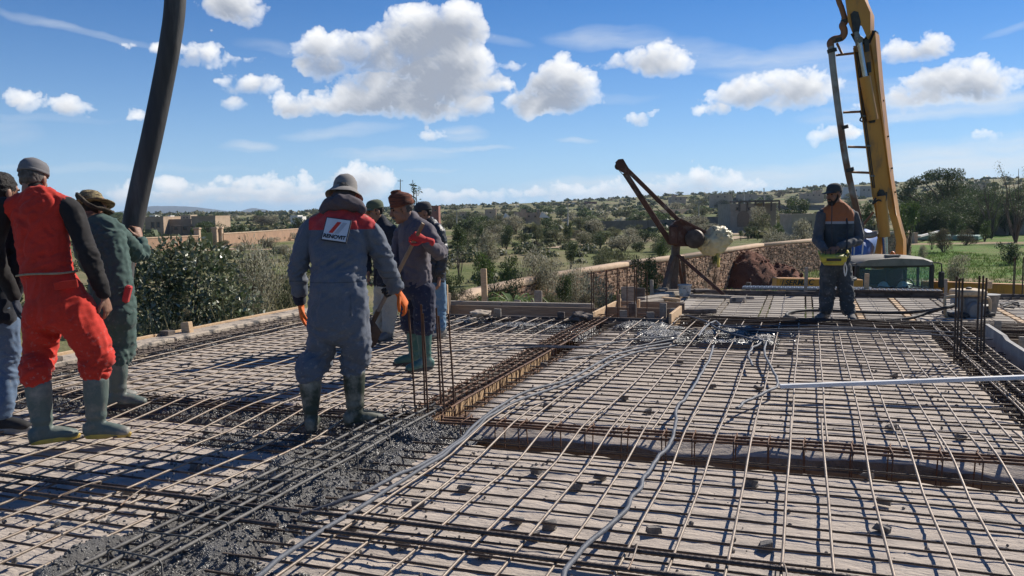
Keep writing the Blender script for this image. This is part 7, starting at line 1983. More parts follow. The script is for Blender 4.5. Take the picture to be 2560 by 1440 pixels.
M_BOOTDARK = mat('boot_dark', (.035, .045, .028), (.05, .058, .04), scale=5, rough=.6, col3=(.30, .275, .22), scale3=5, lo3=.46, hi3=.64)
M_BOOTTEAL = mat('boot_teal', (.055, .135, .11), (.075, .16, .13), scale=5, rough=.5, col3=(.25, .27, .24), scale3=7, lo3=.53, hi3=.72)
M_SOLEY = mat('sole_yellow', (.62, .42, .07), (.45, .31, .08), scale=8, rough=.7)
M_SOLEB = mat('sole_dark', (.05, .048, .042), (.08, .075, .065), scale=8, rough=.8)
M_SHOEG = mat('work_shoe', (.22, .205, .185), (.14, .13, .12), scale=10, rough=.9, bump=.4)
M_SNEAK = mat('sneaker', (.018, .018, .019), (.03, .03, .03), scale=12, rough=.8)
C_RED = (.53, .034, .020)
def cloth(name, c, dirt_amt=.25, dirt=(.30, .27, .23), zones=(), rough=.88): return zone_mat(name, c, list(zones), rough=rough, dirt=dirt, dirt_amt=dirt_amt)
# 1 - man in red coveralls
def man_red():
 P = Person(5.2, (185, 1118), (.25, 1), 'person in red work clothes over a black jersey, grey cap and green boots'); j = P.j; r = P.r
 LF, RF = Vector((j(128, 1125).x, -.06, P.zf)), Vector((j(240, 1110).x, .04, P.zf))
 red = zone_mat('red_cotton', C_RED, [], dirt=(.12, .03, .02), dirt_amt=.5)
 black = cloth('black_jersey', (.018, .016, .016), .12)
 hipL, hipR, knL, knR = j(108, 790), j(196, 795), j(100, 890, .03), j(246, 895, .06)
 tL, tR = LF + Vector((-.02, .0, .40)), RF + Vector((.005, .0, .405))
 legs = [([(j(125, 755), .115, .125), (hipL, .115, .135), (knL, .098, .105), (tL + Vector((-.01, 0, .07)), .098, .10), (tL, .088, .088)], r), ([(j(180, 755), .12, .13), (hipR, .125, .14), (knR, .105, .112), (tR + Vector((.005, 0, .08)), .105, .108), (tR, .085, .085)], r)]
 P.garment('trousers', legs + [([(j(118, 682, .02), .178, .122), (j(130, 720, .02), .195, .145), (j(150, 770, .0), .205, .155), (j(150, 800), .18, .15)], r)], red, [(knL, .12), (knR, .13), (tL + Vector((0, 0, .06)), .12), (tR + Vector((0, 0, .06)), .12), (j(150, 810), .14)], amp=.006, jamp=.021, seed=1)
 P.garment('vest', [([(j(118, 690, .02), .182, .126), (j(110, 640, .05), .180, .128), (j(102, 570, .09), .198, .130), (j(96, 525, .11), .205, .120), (j(92, 498, .12), .155, .095), (j(86, 482, .13), .085, .075)], r), ([(j(18, 525, .1), .07, .075), (j(96, 505, .12), .09, .07), (j(172, 520, .1), .07, .075)], Vector((0, 0, 1)))], red, [(j(118, 670), .18), (j(60, 540), .1)], amp=.007, jamp=.012, seed=2)
 P.garment('jersey', [([(j(160, 512, .1), .062, .07), (j(180, 530, .09), .074, .078), (j(205, 595, .06), .064, .068), (j(228, 652, .03), .060, .062), (j(248, 705, .06), .050, .052), (j(260, 738, .08), .043, .045)], r),
      ([(j(22, 512, .1), .062, .07), (j(6, 530, .09), .074, .078), (j(-14, 600, .08), .064, .068), (j(-8, 655, .08), .060, .060), (j(20, 710, .14), .048, .05), (j(36, 745, .17), .042, .044)], r),
      ([(j(92, 500, .12), .10, .08), (j(86, 478, .13), .068, .066), (j(84, 466, .135), .064, .062)], r)], black, [(j(228, 652, .03), .1), (j(250, 715, .06), .07), (j(-8, 655), .1)], amp=.004, jamp=.012, seed=3)
 q = MB(); ring = [j(118, 683, .02) + r * (.193 * math.cos(a)) + P.f * (.139 * math.sin(a)) + Vector((0, 0, .01 * math.cos(a) + .004 * math.sin(3 * a))) for a in np.linspace(0, 2 * PI, 40)[:-1]]
 q.tube(ring, .007, 6, closed=True); me = q.mesh('rope_belt'); me.materials.append(mat('rope', (.34, .29, .19), (.25, .21, .14), scale=30, rough=.9)); P.part('rope_belt', me)
 q = MB(); c = j(165, 712, -.13); q.bbox(c, (.14, .012, .05), Matrix.Rotation(.12, 3, 'Z') @ Matrix.Rotation(-.1, 3, 'Y'), 0, .004); me = q.mesh('pocket_flap'); me.materials.append(red); P.part('pocket_flap', me)
 P.head(j(84, 447, .16), (-.05, 1, 0), -.18, .05, .94, j(86, 492, .13), eyes=True)
 P.ear_hair(M_HAIRG)
 P.cap(cloth('grey_cap', (.16, .155, .16), .25), False, tilt=-.08)
 for c_, t_, z in ((LF, (.75, .55), tL), (RF, (1, .12), tR)): P.boot(c_, t_, z + Vector((0, 0, -.02)), M_BOOT, M_SOLEY, .078, .285)
 P.hand_into(P.body, j(262, 745, .08), (.12, .15, -1), (-1, .2, 0), .45, 1.0, -1)
 core(P.body, [(j(262, 745, .08), .028, .026), (j(228, 652, .03), .04, .04), (j(182, 530, .09), .05, .05), (j(95, 510, .12), .06, .06)], r)
 core(P.body, [(j(36, 745, .17), .028, .026), (j(-8, 655, .08), .04, .04), (j(8, 530, .09), .05, .05), (j(95, 510, .12), .06, .06)], r)
 core(P.body, [(j(86, 490, .13), .06, .06), (j(96, 525, .11), .14, .07), (j(110, 640, .05), .12, .08), (j(150, 770), .13, .09)], r)
 core(P.body, [(j(140, 770), .08, .08), (knL, .055, .055), (LF + Vector((0, 0, .12)), .04, .04)], r); core(P.body, [(j(160, 770), .08, .08), (knR, .055, .055), (RF + Vector((0, 0, .12)), .04, .04)], r)
 P.finish()
 P.glove(j(38, 752, .17), (.25, .1, -1), (1, .3, 0), mat('glove_navy', (.025, .03, .045), (.04, .045, .06), rough=.9), .4, 1.2, 1)
man_red()
# 2 - man in the grey coverall with the red yoke
def man_grey():
 P = Person(5.38, (842, 1093), (.04, 1), 'person in a grey coverall with red yoke, white back patch and bucket hat'); j = P.j; r = P.r
 LF, RF = Vector((j(786, 1098).x, -.06, P.zf)), Vector((j(890, 1085).x, .05, P.zf))
 zy = j(850, 574).z
 m = zone_mat('grey_coverall', (.105, .122, .155), [([(2, zy, 3), (0, j(768, 560).x, j(934, 560).x)], (.50, .045, .045)), ([(2, j(850, 699).z - .012, j(850, 699).z - .004)], (.07, .08, .10))], dirt=(.24, .23, .22), dirt_amt=.45)
 kn = [j(800, 895, .05), j(893, 890, .06)]; tL, tR = LF + Vector((.005, 0, .345)), RF + Vector((-.01, 0, .355))
 L = [([(j(846, 700, .0), .190, .135), (j(846, 660, .03), .195, .135), (j(848, 600, .08), .215, .135), (j(850, 568, .11), .20, .125), (j(853, 540, .14), .135, .105), (j(856, 517, .16), .085, .08)], r), ([(j(790, 563, .11), .06, .068), (j(850, 541, .13), .075, .075), (j(914, 563, .11), .06, .068)], Vector((0, 0, 1))),
  ([(j(846, 690), .187, .135), (j(846, 740, -.02), .205, .155), (j(846, 800, -.02), .215, .165), (j(846, 830), .19, .15)], r),
  ([(j(812, 800), .112, .14), (j(805, 850), .104, .125), (kn[0], .096, .105), (tL + Vector((0, 0, .08)), .092, .095), (tL, .084, .083)], r), ([(j(882, 800), .112, .14), (j(890, 850), .104, .125), (kn[1], .096, .105), (tR + Vector((0, 0, .08)), .094, .095), (tR, .084, .083)], r),
  ([(j(792, 560, .11), .062, .07), (j(770, 585, .1), .068, .072), (j(752, 640, .08), .066, .07), (j(746, 690, .09), .062, .062), (j(749, 735, .12), .050, .052)], r),
  ([(j(908, 560, .11), .062, .07), (j(932, 587, .1), .070, .072), (j(955, 640, .13), .068, .07), (j(972, 680, .19), .062, .062), (j(990, 722, .27), .050, .052)], r)]
 P.garment('coverall', L, m, [(kn[0], .12), (kn[1], .12), (tL + Vector((0, 0, .06)), .11), (tR + Vector((0, 0, .06)), .11), (j(846, 830), .14), (j(950, 650, .1), .12), (j(985, 715, .25), .08), (j(748, 670, .08), .11), (j(846, 700), .2), (j(915, 570), .09)], amp=.008, jamp=.018, seed=4)
 hood = cloth('dark_hood', (.085, .070, .080), .15)
 P.garment('hood', [([(j(806, 528, .08), .03, .03), (j(824, 512, .09), .05, .05), (j(858, 505, .05), .056, .055), (j(894, 513, .09), .05, .05), (j(908, 528, .08), .03, .03)], Vector((0, 0, 1))), ([(j(858, 528, .13), .11, .09), (j(858, 505, .15), .09, .09), (j(860, 484, .18), .085, .085)], r)], hood, [(j(858, 500, .1), .15)], .0095, .005, .012, 5, kr=.84)
 P.head(j(861, 487, .20), (.05, 1, 0), -.62, .06, .93, j(856, 505, .16), eyes=True, mouth=True)
 P.ear_hair(M_HAIRG)
 q = MB(); prof = [(.090, -.010), (.118, -.042), (.140, -.060), (.142, -.064), (.118, -.047), (.094, -.014), (.092, .0), (.090, .03), (.082, .062), (.062, .088), (.030, .100), (.003, .103)]
 Mx = P.hM @ Matrix.Rotation(.26, 3, 'X') @ Matrix.Diagonal((.88, 1.02, .95)); q.lathe(P.H(0, -.012, .045), prof, 34, Mx)
 me = q.mesh('bucket_hat'); me.materials.append(cloth('hat_grey', (.22, .205, .19), .5, (.38, .33, .27))); me.polygons.foreach_set('use_smooth', [True] * len(me.polygons))
 for v in me.vertices: v.co += Vector((.3, .3, 1)) * (.010 * mnoise.noise(v.co * 9) + .004 * mnoise.noise(v.co * 25))
 P.part('bucket_hat', me)
 for c_, t_, z in ((LF, (-.12, 1), tL), (RF, (.85, .55), tR)): P.boot(c_, t_, z + Vector((0, 0, .0)), M_BOOTDARK, M_SOLEB, .074, .28)
 og = mat('glove_orange', (.78, .17, .025), (.62, .13, .02), scale=12, rough=.75)
 P.glove(j(752, 760, .13), (.05, .12, -1), (1, .2, 0), og, .3, 1.14, 1)
 P.glove(j(996, 732, .28), (.42, .25, -.8), (-.6, .3, -.5), og, .42, 1.16, -1)
 q = MB(); loft(q, [(j(747, 738, .12), .045, .047), (j(751, 757, .13), .040, .042)], r); me = remeshed(q, 'cuff', .008, 2, [cloth('cuff_navy', (.025, .027, .04), .05)]); P.part('cuff', me)
 for rings in ([(j(751, 750, .12), .025, .025), (j(746, 685, .09), .04, .04), (j(768, 565, .1), .05, .05), (j(850, 530, .13), .06, .06)], [(j(990, 724, .27), .025, .025), (j(965, 665, .16), .04, .04), (j(930, 565, .1), .05, .05), (j(850, 530, .13), .06, .06)],
    [(j(856, 508, .16), .06, .06), (j(850, 560, .11), .14, .07), (j(846, 690), .12, .08), (j(846, 790), .13, .09)], [(j(835, 790), .08, .08), (kn[0], .055, .055), (LF + Vector((0, 0, .12)), .04, .04)], [(j(858, 790), .08, .08), (kn[1], .055, .055), (RF + Vector((0, 0, .12)), .04, .04)]): core(P.body, rings, r)
 P.finish()
 cov = [c for c in P.root.children if c.name.startswith('coverall')][0]
 from mathutils.bvhtree import BVHTree
 bv = BVHTree.FromPolygons([v.co.copy() for v in cov.data.vertices], [tuple(p.vertices) for p in cov.data.polygons])
 def hit(x, y):
  o = Vector((0, 0, CAM_H)) - P.o; d = ray(x, y).normalized(); h = bv.ray_cast(o, d); return h[0] if h[0] else P.j(x, y)
 tl, trr, bl, br = hit(818, 546), hit(873, 553), hit(811, 600), hit(867, 608)
 cen = (tl + trr + bl + br) / 4; cen2 = hit(842, 577)
 ex = ((trr - tl) + (br - bl)).normalized(); ez = ((tl - bl) + (trr - br)); ez = (ez - ex * ez.dot(ex)).normalized(); ny = ex.cross(ez)          # towards the camera: -Y
 if ny.y > 0: ny = -ny
 cen = cen if (cen - cen2).dot(ny) > 0 else cen2
 cen = cen + ny * .010
 MM = Matrix((ex, -ny, ez)).transposed(); Wd, Hd = .155, .150
 def panel(name, w, h, dx, dz, off, m, parent, poly=None, dep=.003):
  q = MB()
  if poly: q.prism(poly, dep, None)
  else: q.bbox((0, 0, 0), (w, dep, h), None, 0, .001)
  q.v = [tuple(cen + MM @ (Vector(v) + Vector((dx, -off, dz)))) for v in q.v]
  me = q.mesh(name); me.materials.append(m); return P.part(name, me, parent)
 pk = [hit(x, y) for x, y in ((878, 738), (922, 741), (918, 792), (880, 790))]; q = MB(); pc = sum(pk, Vector()) / 4; vs = [p + Vector((0, -.010, 0)) for p in pk] + [p + Vector((0, .02, 0)) for p in pk]; q.add(vs, [(0, 1, 2, 3), (7, 6, 5, 4), (0, 4, 5, 1), (1, 5, 6, 2), (2, 6, 7, 3), (3, 7, 4, 0)]); me = q.mesh('back_pocket'); me.materials.append(m); P.part('back_pocket', me)
 bp = panel('back_patch', Wd + .012, Hd + .012, 0, 0, 0, mat('patch_rim', (.03, .035, .05), (.04, .045, .06), rough=.9), None, None, .012)
 panel('patch_face', Wd, Hd, 0, 0, .006, mat('patch_white', (.62, .64, .68), (.56, .58, .62), scale=20, rough=.8), bp)
 sl = lambda x: [(x - .036, -.032), (x - .010, -.032), (x + .030, .048), (x + .004, .048)]
 panel('red_slash', 0, 0, -.008, .006, .0085, mat('slash_red', (.62, .05, .035), (.55, .045, .03), rough=.8), bp, sl(0))
 panel('grey_slash', 0, 0, .030, .006, .0085, mat('slash_grey', (.42, .44, .49), (.38, .40, .45), rough=.8), bp, sl(0))
 cu = bpy.data.curves.new('lettering', 'FONT'); cu.body = 'RENOVIT'; cu.size = .036; cu.offset = .0011; cu.extrude = .001; cu.align_x = 'CENTER'; cu.space_character = .98
 cu.materials.append(mat('letter_black', (.012, .012, .016), (.015, .015, .02), rough=.8)); lo = text_obj(cu); lo.parent = bp
 lo.matrix_local = Matrix.Translation(cen + MM @ Vector((0, -.0095, -.062))) @ MM.to_4x4() @ Matrix.Rotation(PI / 2, 4, 'X')
man_grey()
# 3 - man in green holding the hose
def man_green():
 P = Person(6.1, (292, 1030), (.25, 1), 'person in dark green work clothes and a straw hat holding the end hose'); j = P.j; r = P.r
 RF, LF = Vector((j(302, 1030).x, 0, P.zf)), Vector((j(250, 1025).x, .18, P.zf))
 m = cloth('green_cotton', (.055, .095, .082), .4, (.16, .19, .17)); kR, kL = j(306, 880, .06), j(258, 880, .12)
 tR, tL = RF + Vector((0, 0, .34)), LF + Vector((0, 0, .34))
 P.garment('jacket', [([(j(284, 790, .0), .19, .14), (j(280, 730, .04), .175, .13), (j(270, 660, .10), .185, .13), (j(258, 600, .16), .19, .125), (j(250, 565, .19), .16, .10), (j(246, 548, .2), .085, .075)], r), ([(j(205, 585, .17), .065, .07), (j(250, 565, .18), .08, .075), (j(288, 578, .17), .065, .07)], Vector((0, 0, 1))),
      ([(j(286, 574, .17), .068, .075), (j(312, 598, .28), .066, .07), (j(346, 636, .46), .064, .066), (j(356, 622, .55), .056, .056), (j(352, 600, .60), .046, .046)], Vector((0, 1, 0))),
      ([(j(207, 582, .17), .068, .075), (j(210, 640, .26), .062, .064), (j(240, 680, .42), .058, .058), (j(290, 680, .58), .05, .05), (j(302, 672, .62), .044, .044)], r)], m, [(j(346, 636, .46), .12), (j(282, 735, .04), .18), (j(250, 600, .1), .15)], amp=.008, jamp=.018, seed=6)
 P.garment('trousers', [([(j(284, 770), .18, .14), (j(284, 805), .185, .15)], r), ([(j(298, 800), .11, .13), (kR, .095, .10), (tR + Vector((0, 0, .08)), .088, .09), (tR, .082, .08)], r), ([(j(265, 800), .11, .13), (kL, .095, .10), (tL + Vector((0, 0, .08)), .088, .09), (tL, .082, .08)], r)], m, [(kR, .12), (kL, .12), (tR, .1)], amp=.007, jamp=.02, seed=7)
 q = MB(); q.bbox(j(318, 735, -.06), (.045, .05, .13), Matrix.Rotation(.3, 3, 'Y'), 0, .01); me = q.mesh('red_rag'); me.materials.append(mat('rag_red', (.55, .07, .06), (.45, .05, .05), rough=.9)); P.part('red_rag', me)
 P.head(j(236, 524, .30), (.35, 1, 0), -.5, 0, .92, j(246, 555, .2)); P.ear_hair(M_HAIR)
 q = MB(); prof = [(.088, -.02), (.125, -.034), (.165, -.030), (.167, -.024), (.125, -.026), (.092, -.01), (.092, .03), (.084, .062), (.062, .085), (.03, .094), (.003, .096)]
 Mx = P.hM @ Matrix.Rotation(-.28, 3, 'Y') @ Matrix.Rotation(.3, 3, 'X'); q.lathe(P.H(-.03, -.03, .05), prof, 34, Mx, 0)
 me = q.mesh('straw_hat'); me.materials.append(mat('straw', (.42, .33, .17), (.10, .075, .045), scale=26, rough=.9, stretch=(1, 1, 5), bump=.8, bscale=60, lo=.42, hi=.58)); 
 for v in me.vertices: v.co += Vector((.3, .3, 1)) * (.016 * mnoise.noise(v.co * 9))
 P.part('straw_hat', me)
 q = MB(); vs = []; Mb = P.hM @ Matrix.Rotation(.25, 3, 'Y')
 ringp = [P.H(.035, -.05, .012) + Mb @ Vector((.13 * math.cos(a), .12 * math.sin(a), .02 * math.sin(2 * a) - .01)) for a in np.linspace(0, 2 * PI, 26)[:-1]]
 q.tube(ringp, .030, 8, closed=True, squash=.55); me = q.mesh('hat_brim'); me.materials.append(mat('brim_dark', (.035, .028, .02), (.09, .07, .045), scale=22, rough=.95, bump=.8, bscale=50))
 for v in me.vertices: v.co += v.co.normalized() * (.012 * mnoise.noise(v.co * 20))
 me.polygons.foreach_set('use_smooth', [True] * len(me.polygons)); P.part('hat_brim', me)
 P.boot(RF, (1, .15), tR, M_BOOT, M_SOLEB, .072, .28); P.boot(LF, (.8, .6), tL, M_BOOT, M_SOLEB, .072, .28)
 P.hand_into(P.body, j(350, 597, .61), (-.25, .12, .9), (-.9, .25, -.2), .62, 1.05, 1)
 P.hand_into(P.body, j(303, 671, .62), (.5, .3, .4), (.4, .8, 0), .6, 1.0, 1)
 for rings in ([(j(350, 599, .61), .026, .026), (j(346, 636, .46), .04, .04), (j(286, 575, .17), .05, .05), (j(250, 570, .18), .06, .06)], [(j(303, 671, .62), .026, .026), (j(240, 680, .42), .04, .04), (j(207, 585, .17), .05, .05), (j(250, 570, .18), .06, .06)],
    [(j(246, 555, .2), .06, .06), (j(258, 600, .16), .13, .07), (j(280, 730, .04), .12, .08), (j(284, 790), .12, .09)], [(j(290, 790), .07, .07), (kR, .055, .055), (RF + Vector((0, 0, .12)), .04, .04)], [(j(275, 790), .07, .07), (kL, .055, .055), (LF + Vector((0, 0, .12)), .04, .04)]): core(P.body, rings, r)
 P.finish()
man_green()
# 4 - man in jeans at the left border
def man_jeans():
 P = Person(5.45, (-10, 1098), (.45, 1), 'black-haired person in a dark jacket and blue jeans, half cut off by the left border'); j = P.j; r = P.r
 RF, LF = Vector((j(12, 1098).x, -.02, P.zf)), Vector((j(-62, 1090).x, .12, P.zf)); kR, kL = j(20, 905, .06), j(-58, 905, .1)
 jean = cloth('jeans_blue', (.10, .15, .23), .45, (.26, .32, .40)); jk = cloth('jacket_navy', (.02, .022, .03), .1)
 P.garment('jeans', [([(j(-22, 760), .18, .13), (j(-22, 810), .18, .14)], r), ([(j(6, 800), .10, .115), (kR, .078, .088), (j(12, 990), .070, .074), (RF + Vector((-.01, 0, .11)), .066, .066)], r), ([(j(-50, 800), .10, .115), (kL, .078, .088), (j(-60, 990), .070, .074), (LF + Vector((0, 0, .11)), .066, .066)], r)], jean, [(kR, .13), (j(12, 1040), .1)], amp=.005, jamp=.017, seed=8)
 P.garment('jacket', [([(j(-22, 800), .20, .145), (j(-22, 720, .02), .19, .14), (j(-20, 620, .06), .20, .14), (j(-18, 560, .08), .19, .125), (j(-10, 525, .1), .11, .09), (j(0, 512, .11), .075, .07)], r), ([(j(40, 570, .06), .066, .07), (j(50, 640, .03), .06, .064), (j(38, 720, .03), .054, .056), (j(14, 775, .08), .045, .046)], r), ([(j(-85, 570, .06), .066, .07), (j(-95, 650, .03), .06, .064), (j(-80, 740, .08), .05, .05)], r), ([(j(-80, 555, .08), .065, .07), (j(-20, 540, .09), .08, .07), (j(36, 555, .08), .065, .07)], Vector((0, 0, 1)))], jk, [(j(48, 650), .12)], amp=.006, jamp=.014, seed=9)
 P.head(j(8, 482, .15), (.5, 1, 0), -.1, 0, .94, j(0, 520, .11)); P.ear_hair(M_HAIR, top=True)
 P.hand_into(P.body, j(14, 782, .09), (.35, .1, -.8), (-1, .2, -.2), .4, 1.0, -1)
 for rings in ([(j(14, 782, .09), .026, .026), (j(48, 650, .03), .04, .04), (j(36, 565, .07), .05, .05), (j(-20, 540, .09), .06, .06)], [(j(-80, 745, .08), .026, .026), (j(-95, 650, .03), .04, .04), (j(-82, 565, .07), .05, .05), (j(-20, 540, .09), .06, .06)], [(j(0, 520, .11), .06, .06), (j(-18, 570, .08), .13, .07), (j(-22, 790), .12, .08)], [(j(0, 790), .07, .07), (kR, .05, .05), (RF + Vector((0, 0, .1)), .035, .035)], [(j(-45, 790), .07, .07), (kL, .05, .05), (LF + Vector((0, 0, .1)), .035, .035)]): core(P.body, rings, r)
 P.finish()
 for c_ in (RF, LF): P.boot(c_, (1, .1), c_ + Vector((0, 0, .125)), M_SNEAK, mat('sneaker_sole', (.30, .29, .28), (.2, .2, .19), rough=.8), .046, .27, 'shoe')
man_jeans()
# 5 - man in the green cap
def man_cap():
 P = Person(9.25, (958, 858), (-.75, -.6), 'moustached person in a green cap, dark jacket and pale trousers behind the grey coverall'); j = P.j; r = P.r
 A, B = Vector((j(950, 848).x, .1, .055)), Vector((j(972, 858).x, -.03, .055)); k1, k2 = j(952, 775, .08), j(974, 780, -.02)
 tr = cloth('trousers_cream', (.36, .34, .29), .4, (.2, .19, .17)); jk = cloth('jacket_black', (.022, .025, .034), .1)
 P.garment('trousers', [([(j(965, 700), .17, .12), (j(965, 722), .18, .13)], r), ([(j(955, 715, .06), .095, .105), (k1, .078, .085), (A + Vector((0, 0, .10)), .07, .07)], r), ([(j(974, 715, -.04), .095, .105), (k2, .078, .085), (B + Vector((0, 0, .10)), .07, .07)], r)], tr, [(k1, .13), (k2, .13), (B + Vector((0, 0, .15)), .12)], amp=.006, jamp=.018, seed=10, voxel=.014)
 P.garment('jacket', [([(j(965, 712), .185, .14), (j(965, 670), .18, .135), (j(962, 610), .20, .135), (j(958, 578), .19, .12), (j(952, 556), .10, .085), (j(948, 545), .075, .07)], r), ([(j(928, 580, .1), .062, .07), (j(958, 568), .075, .07), (j(985, 580, -.1), .062, .07)], Vector((0, 0, 1))), ([(j(926, 582, .1), .064, .07), (j(915, 635, .08), .058, .06), (j(920, 680, -.05), .048, .05)], r), ([(j(988, 584, -.1), .066, .07), (j(998, 640, -.12), .06, .06), (j(990, 690, -.2), .048, .05)], r)], jk, [(j(996, 640), .12)], amp=.006, jamp=.014, seed=11, voxel=.014)
 P.head(j(937, 528, -.04), (-.8, -.5, 0), -.12, 0, .93, j(948, 552)); P.ear_hair(M_HAIR); P.moustache(); P.cap(cloth('cap_green', (.095, .115, .07), .2), vm=cloth('cap_green_visor', (.19, .20, .13), .2), vdrop=-.35)
 P.hand_into(P.body, j(921, 686, -.06), (0, -.3, -1), (1, 0, 0), .4); P.hand_into(P.body, j(989, 697, -.2), (0, -.2, -1), (-1, 0, 0), .4)
 for rings in ([(j(921, 686, -.06), .026, .026), (j(915, 635, .08), .04, .04), (j(928, 582, .1), .05, .05), (j(958, 570), .06, .06)], [(j(989, 697, -.2), .026, .026), (j(998, 640, -.12), .04, .04), (j(986, 584, -.1), .05, .05), (j(958, 570), .06, .06)], [(j(948, 552), .06, .06), (j(960, 600), .12, .07), (j(965, 712), .12, .08)], [(j(960, 712), .07, .07), (k1, .05, .05), (A + Vector((0, 0, .1)), .035, .035)], [(j(970, 712), .07, .07), (k2, .05, .05), (B + Vector((0, 0, .1)), .035, .035)]): core(P.body, rings, r)
 P.finish(voxel=.0065)
 for c_, t_ in ((A, (-.9, -.4)), (B, (-.5, -.85))): P.boot(c_, t_, c_ + Vector((0, 0, .13)), M_SHOEG, M_SOLEB, .048, .28, 'shoe')
man_cap()
# 6 - man with the knitted cap and shovel
def man_knit():
 P = Person(7.5, (1045, 935), (-.92, -.38), 'person in a rust-red knitted cap, grey sweater and teal boots leaning on a shovel'); j = P.j; r = P.r
 A, B = Vector((j(1066, 940).x, -.12, P.zf)), Vector((j(1030, 922).x, .16, P.zf)); k1, k2 = j(1062, 815, -.1), j(1028, 815, .12); t1, t2 = A + Vector((0, 0, .345)), B + Vector((0, 0, .345))
 tr = cloth('trousers_navy', (.030, .034, .060), .3, (.10, .10, .12)); sw_ = cloth('sweater', (.112, .098, .112), .3, (.26, .22, .20))
 P.garment('trousers', [([(j(1042, 690), .17, .125), (j(1042, 730), .19, .145)], r), ([(j(1058, 720, -.06), .11, .125), (k1, .095, .10), (t1 + Vector((0, 0, .06)), .088, .088), (t1, .08, .08)], r), ([(j(1028, 720, .08), .11, .125), (k2, .095, .10), (t2 + Vector((0, 0, .06)), .088, .088), (t2, .08, .08)], r)], tr, [(k1, .13), (k2, .13), (t1, .1), (j(1042, 740), .12)], amp=.007, jamp=.02, seed=12, voxel=.0125)
 P.garment('sweater', [([(j(1042, 712), .18, .14), (j(1040, 680), .185, .14), (j(1036, 620), .20, .145), (j(1034, 580), .20, .135), (j(1028, 555), .12, .095), (j(1022, 538), .078, .074)], r), ([(j(1006, 578, .16), .065, .07), (j(1034, 562), .08, .075), (j(1066, 575, -.15), .068, .072)], Vector((0, 0, 1))),
      ([(j(1066, 572, -.15), .07, .078), (j(1082, 600, -.18), .068, .07), (j(1100, 632, -.24), .066, .064), (j(1084, 622, -.34), .056, .056), (j(1066, 606, -.42), .045, .046)], Vector((0, 0, 1))),
      ([(j(1004, 580, .16), .066, .072), (j(990, 640, .12), .058, .06), (j(986, 672, .02), .055, .055), (j(978, 712, -.12), .045, .046)], r)], sw_, [(j(1098, 630, -.22), .12), (j(1040, 690), .16), (j(1050, 600, -.1), .12)], amp=.008, jamp=.016, seed=13, voxel=.0125)
 P.head(j(1005, 522, -.05), (-.95, -.25, 0), -.28, 0, .98, j(1022, 545)); P.ear_hair(M_HAIRG); P.moustache(M_HAIRG)
 q = MB(); prof = [(.092, -.018), (.098, -.012), (.098, .012), (.092, .020), (.092, .055), (.080, .085), (.055, .103), (.038, .110), (.040, .122), (.026, .134), (.004, .138)]
 Mx = P.hM @ Matrix.Rotation(.06, 3, 'X') @ Matrix.Diagonal((1, 1.12, 1)); q.lathe(P.H(0, -.012, .042), prof, 30, Mx)
 me = q.mesh('knitted_cap'); me.materials.append(mat('knit', (.26, .085, .045), (.13, .05, .035), scale=9, rough=.95, stretch=(1, 1, 6), bump=1.0, bscale=60, lo=.44, hi=.56)); me.polygons.foreach_set('use_smooth', [True] * len(me.polygons))
 for v in me.vertices:
  h = max(0, (v.co - P.H(0, 0, .10)).dot(P.hM @ Vector((0, 0, 1)))); v.co += P.hM @ Vector((0, h * .45, 0)) + Vector((1, 1, 1)) * .008 * mnoise.noise(v.co * 18)
 P.part('knitted_cap', me)
 P.boot(A, (-.75, -.5), t1 + Vector((0, 0, .02)), M_BOOTTEAL, M_SOLEB, .07, .28); P.boot(B, (-.95, -.1), t2 + Vector((0, 0, .02)), M_BOOTTEAL, M_SOLEB, .07, .28)
 top, low = j(1043, 588, -.45) + P.o, pd(934, 800, 7.28); ax = (low - top).normalized(); pr = lambda q: q
 P.glove(j(1062, 600, -.43), (-.85, -.25, .38), tuple((ax * .6 + Vector((-.3, .8, 0)))), mat('glove_red', (.62, .045, .04), (.5, .035, .03), scale=12, rough=.8), .62, 1.14, 1, fist=True)
 sh = top + ax * ((j(972, 726).z - (top - P.o).z) / ax.z) - P.o
 P.glove(sh + Vector((.05, .05, .03)), (-.75, -.5, -.3), tuple(Vector((.2, -.9, .2))), mat('glove_black', (.02, .02, .022), (.03, .03, .03), rough=.85), .62, 1.1, 1, fist=True)
 for rings in ([(j(1066, 606, -.42), .026, .026), (j(1098, 630, -.24), .04, .04), (j(1068, 576, -.15), .05, .05), (j(1034, 566), .06, .06)], [(j(978, 712, -.12), .026, .026), (j(988, 655, .08), .04, .04), (j(1004, 580, .16), .05, .05), (j(1034, 566), .06, .06)], [(j(1022, 545), .06, .06), (j(1034, 590), .12, .07), (j(1042, 712), .12, .08)], [(j(1048, 712), .07, .07), (k1, .05, .05), (A + Vector((0, 0, .12)), .035, .035)], [(j(1034, 712), .07, .07), (k2, .05, .05), (B + Vector((0, 0, .12)), .035, .035)]): core(P.body, rings, r)
 P.finish()
 s = thing('shovel', low, 'long wooden shovel held by the worker in the knitted cap', 'shovel')
 q = MB(); q.tube([top - ax * .12, top.lerp(low, .5), low], [.017, .019, .019], 10); q.build('shaft', mat('shaft_wood', (.30, .22, .15), (.22, .16, .11), scale=5, rough=.7, stretch=(3, 3, 1)), s, smooth=True)
 q = MB(); e = low + ax * .02; sdv = ax.cross(Vector((0, 1, 0))).normalized(); nn = sdv.cross(ax)
 vs = []
 for (t, w, c_) in ((0, .03, 0), (.05, .11, .02), (.18, .12, .03), (.27, .085, .02), (.31, .01, .0)):
  for q2 in (-1, -.5, 0, .5, 1): vs.append(e + ax * t + sdv * (w * q2) + nn * (c_ * (1 - q2 * q2) * -1))
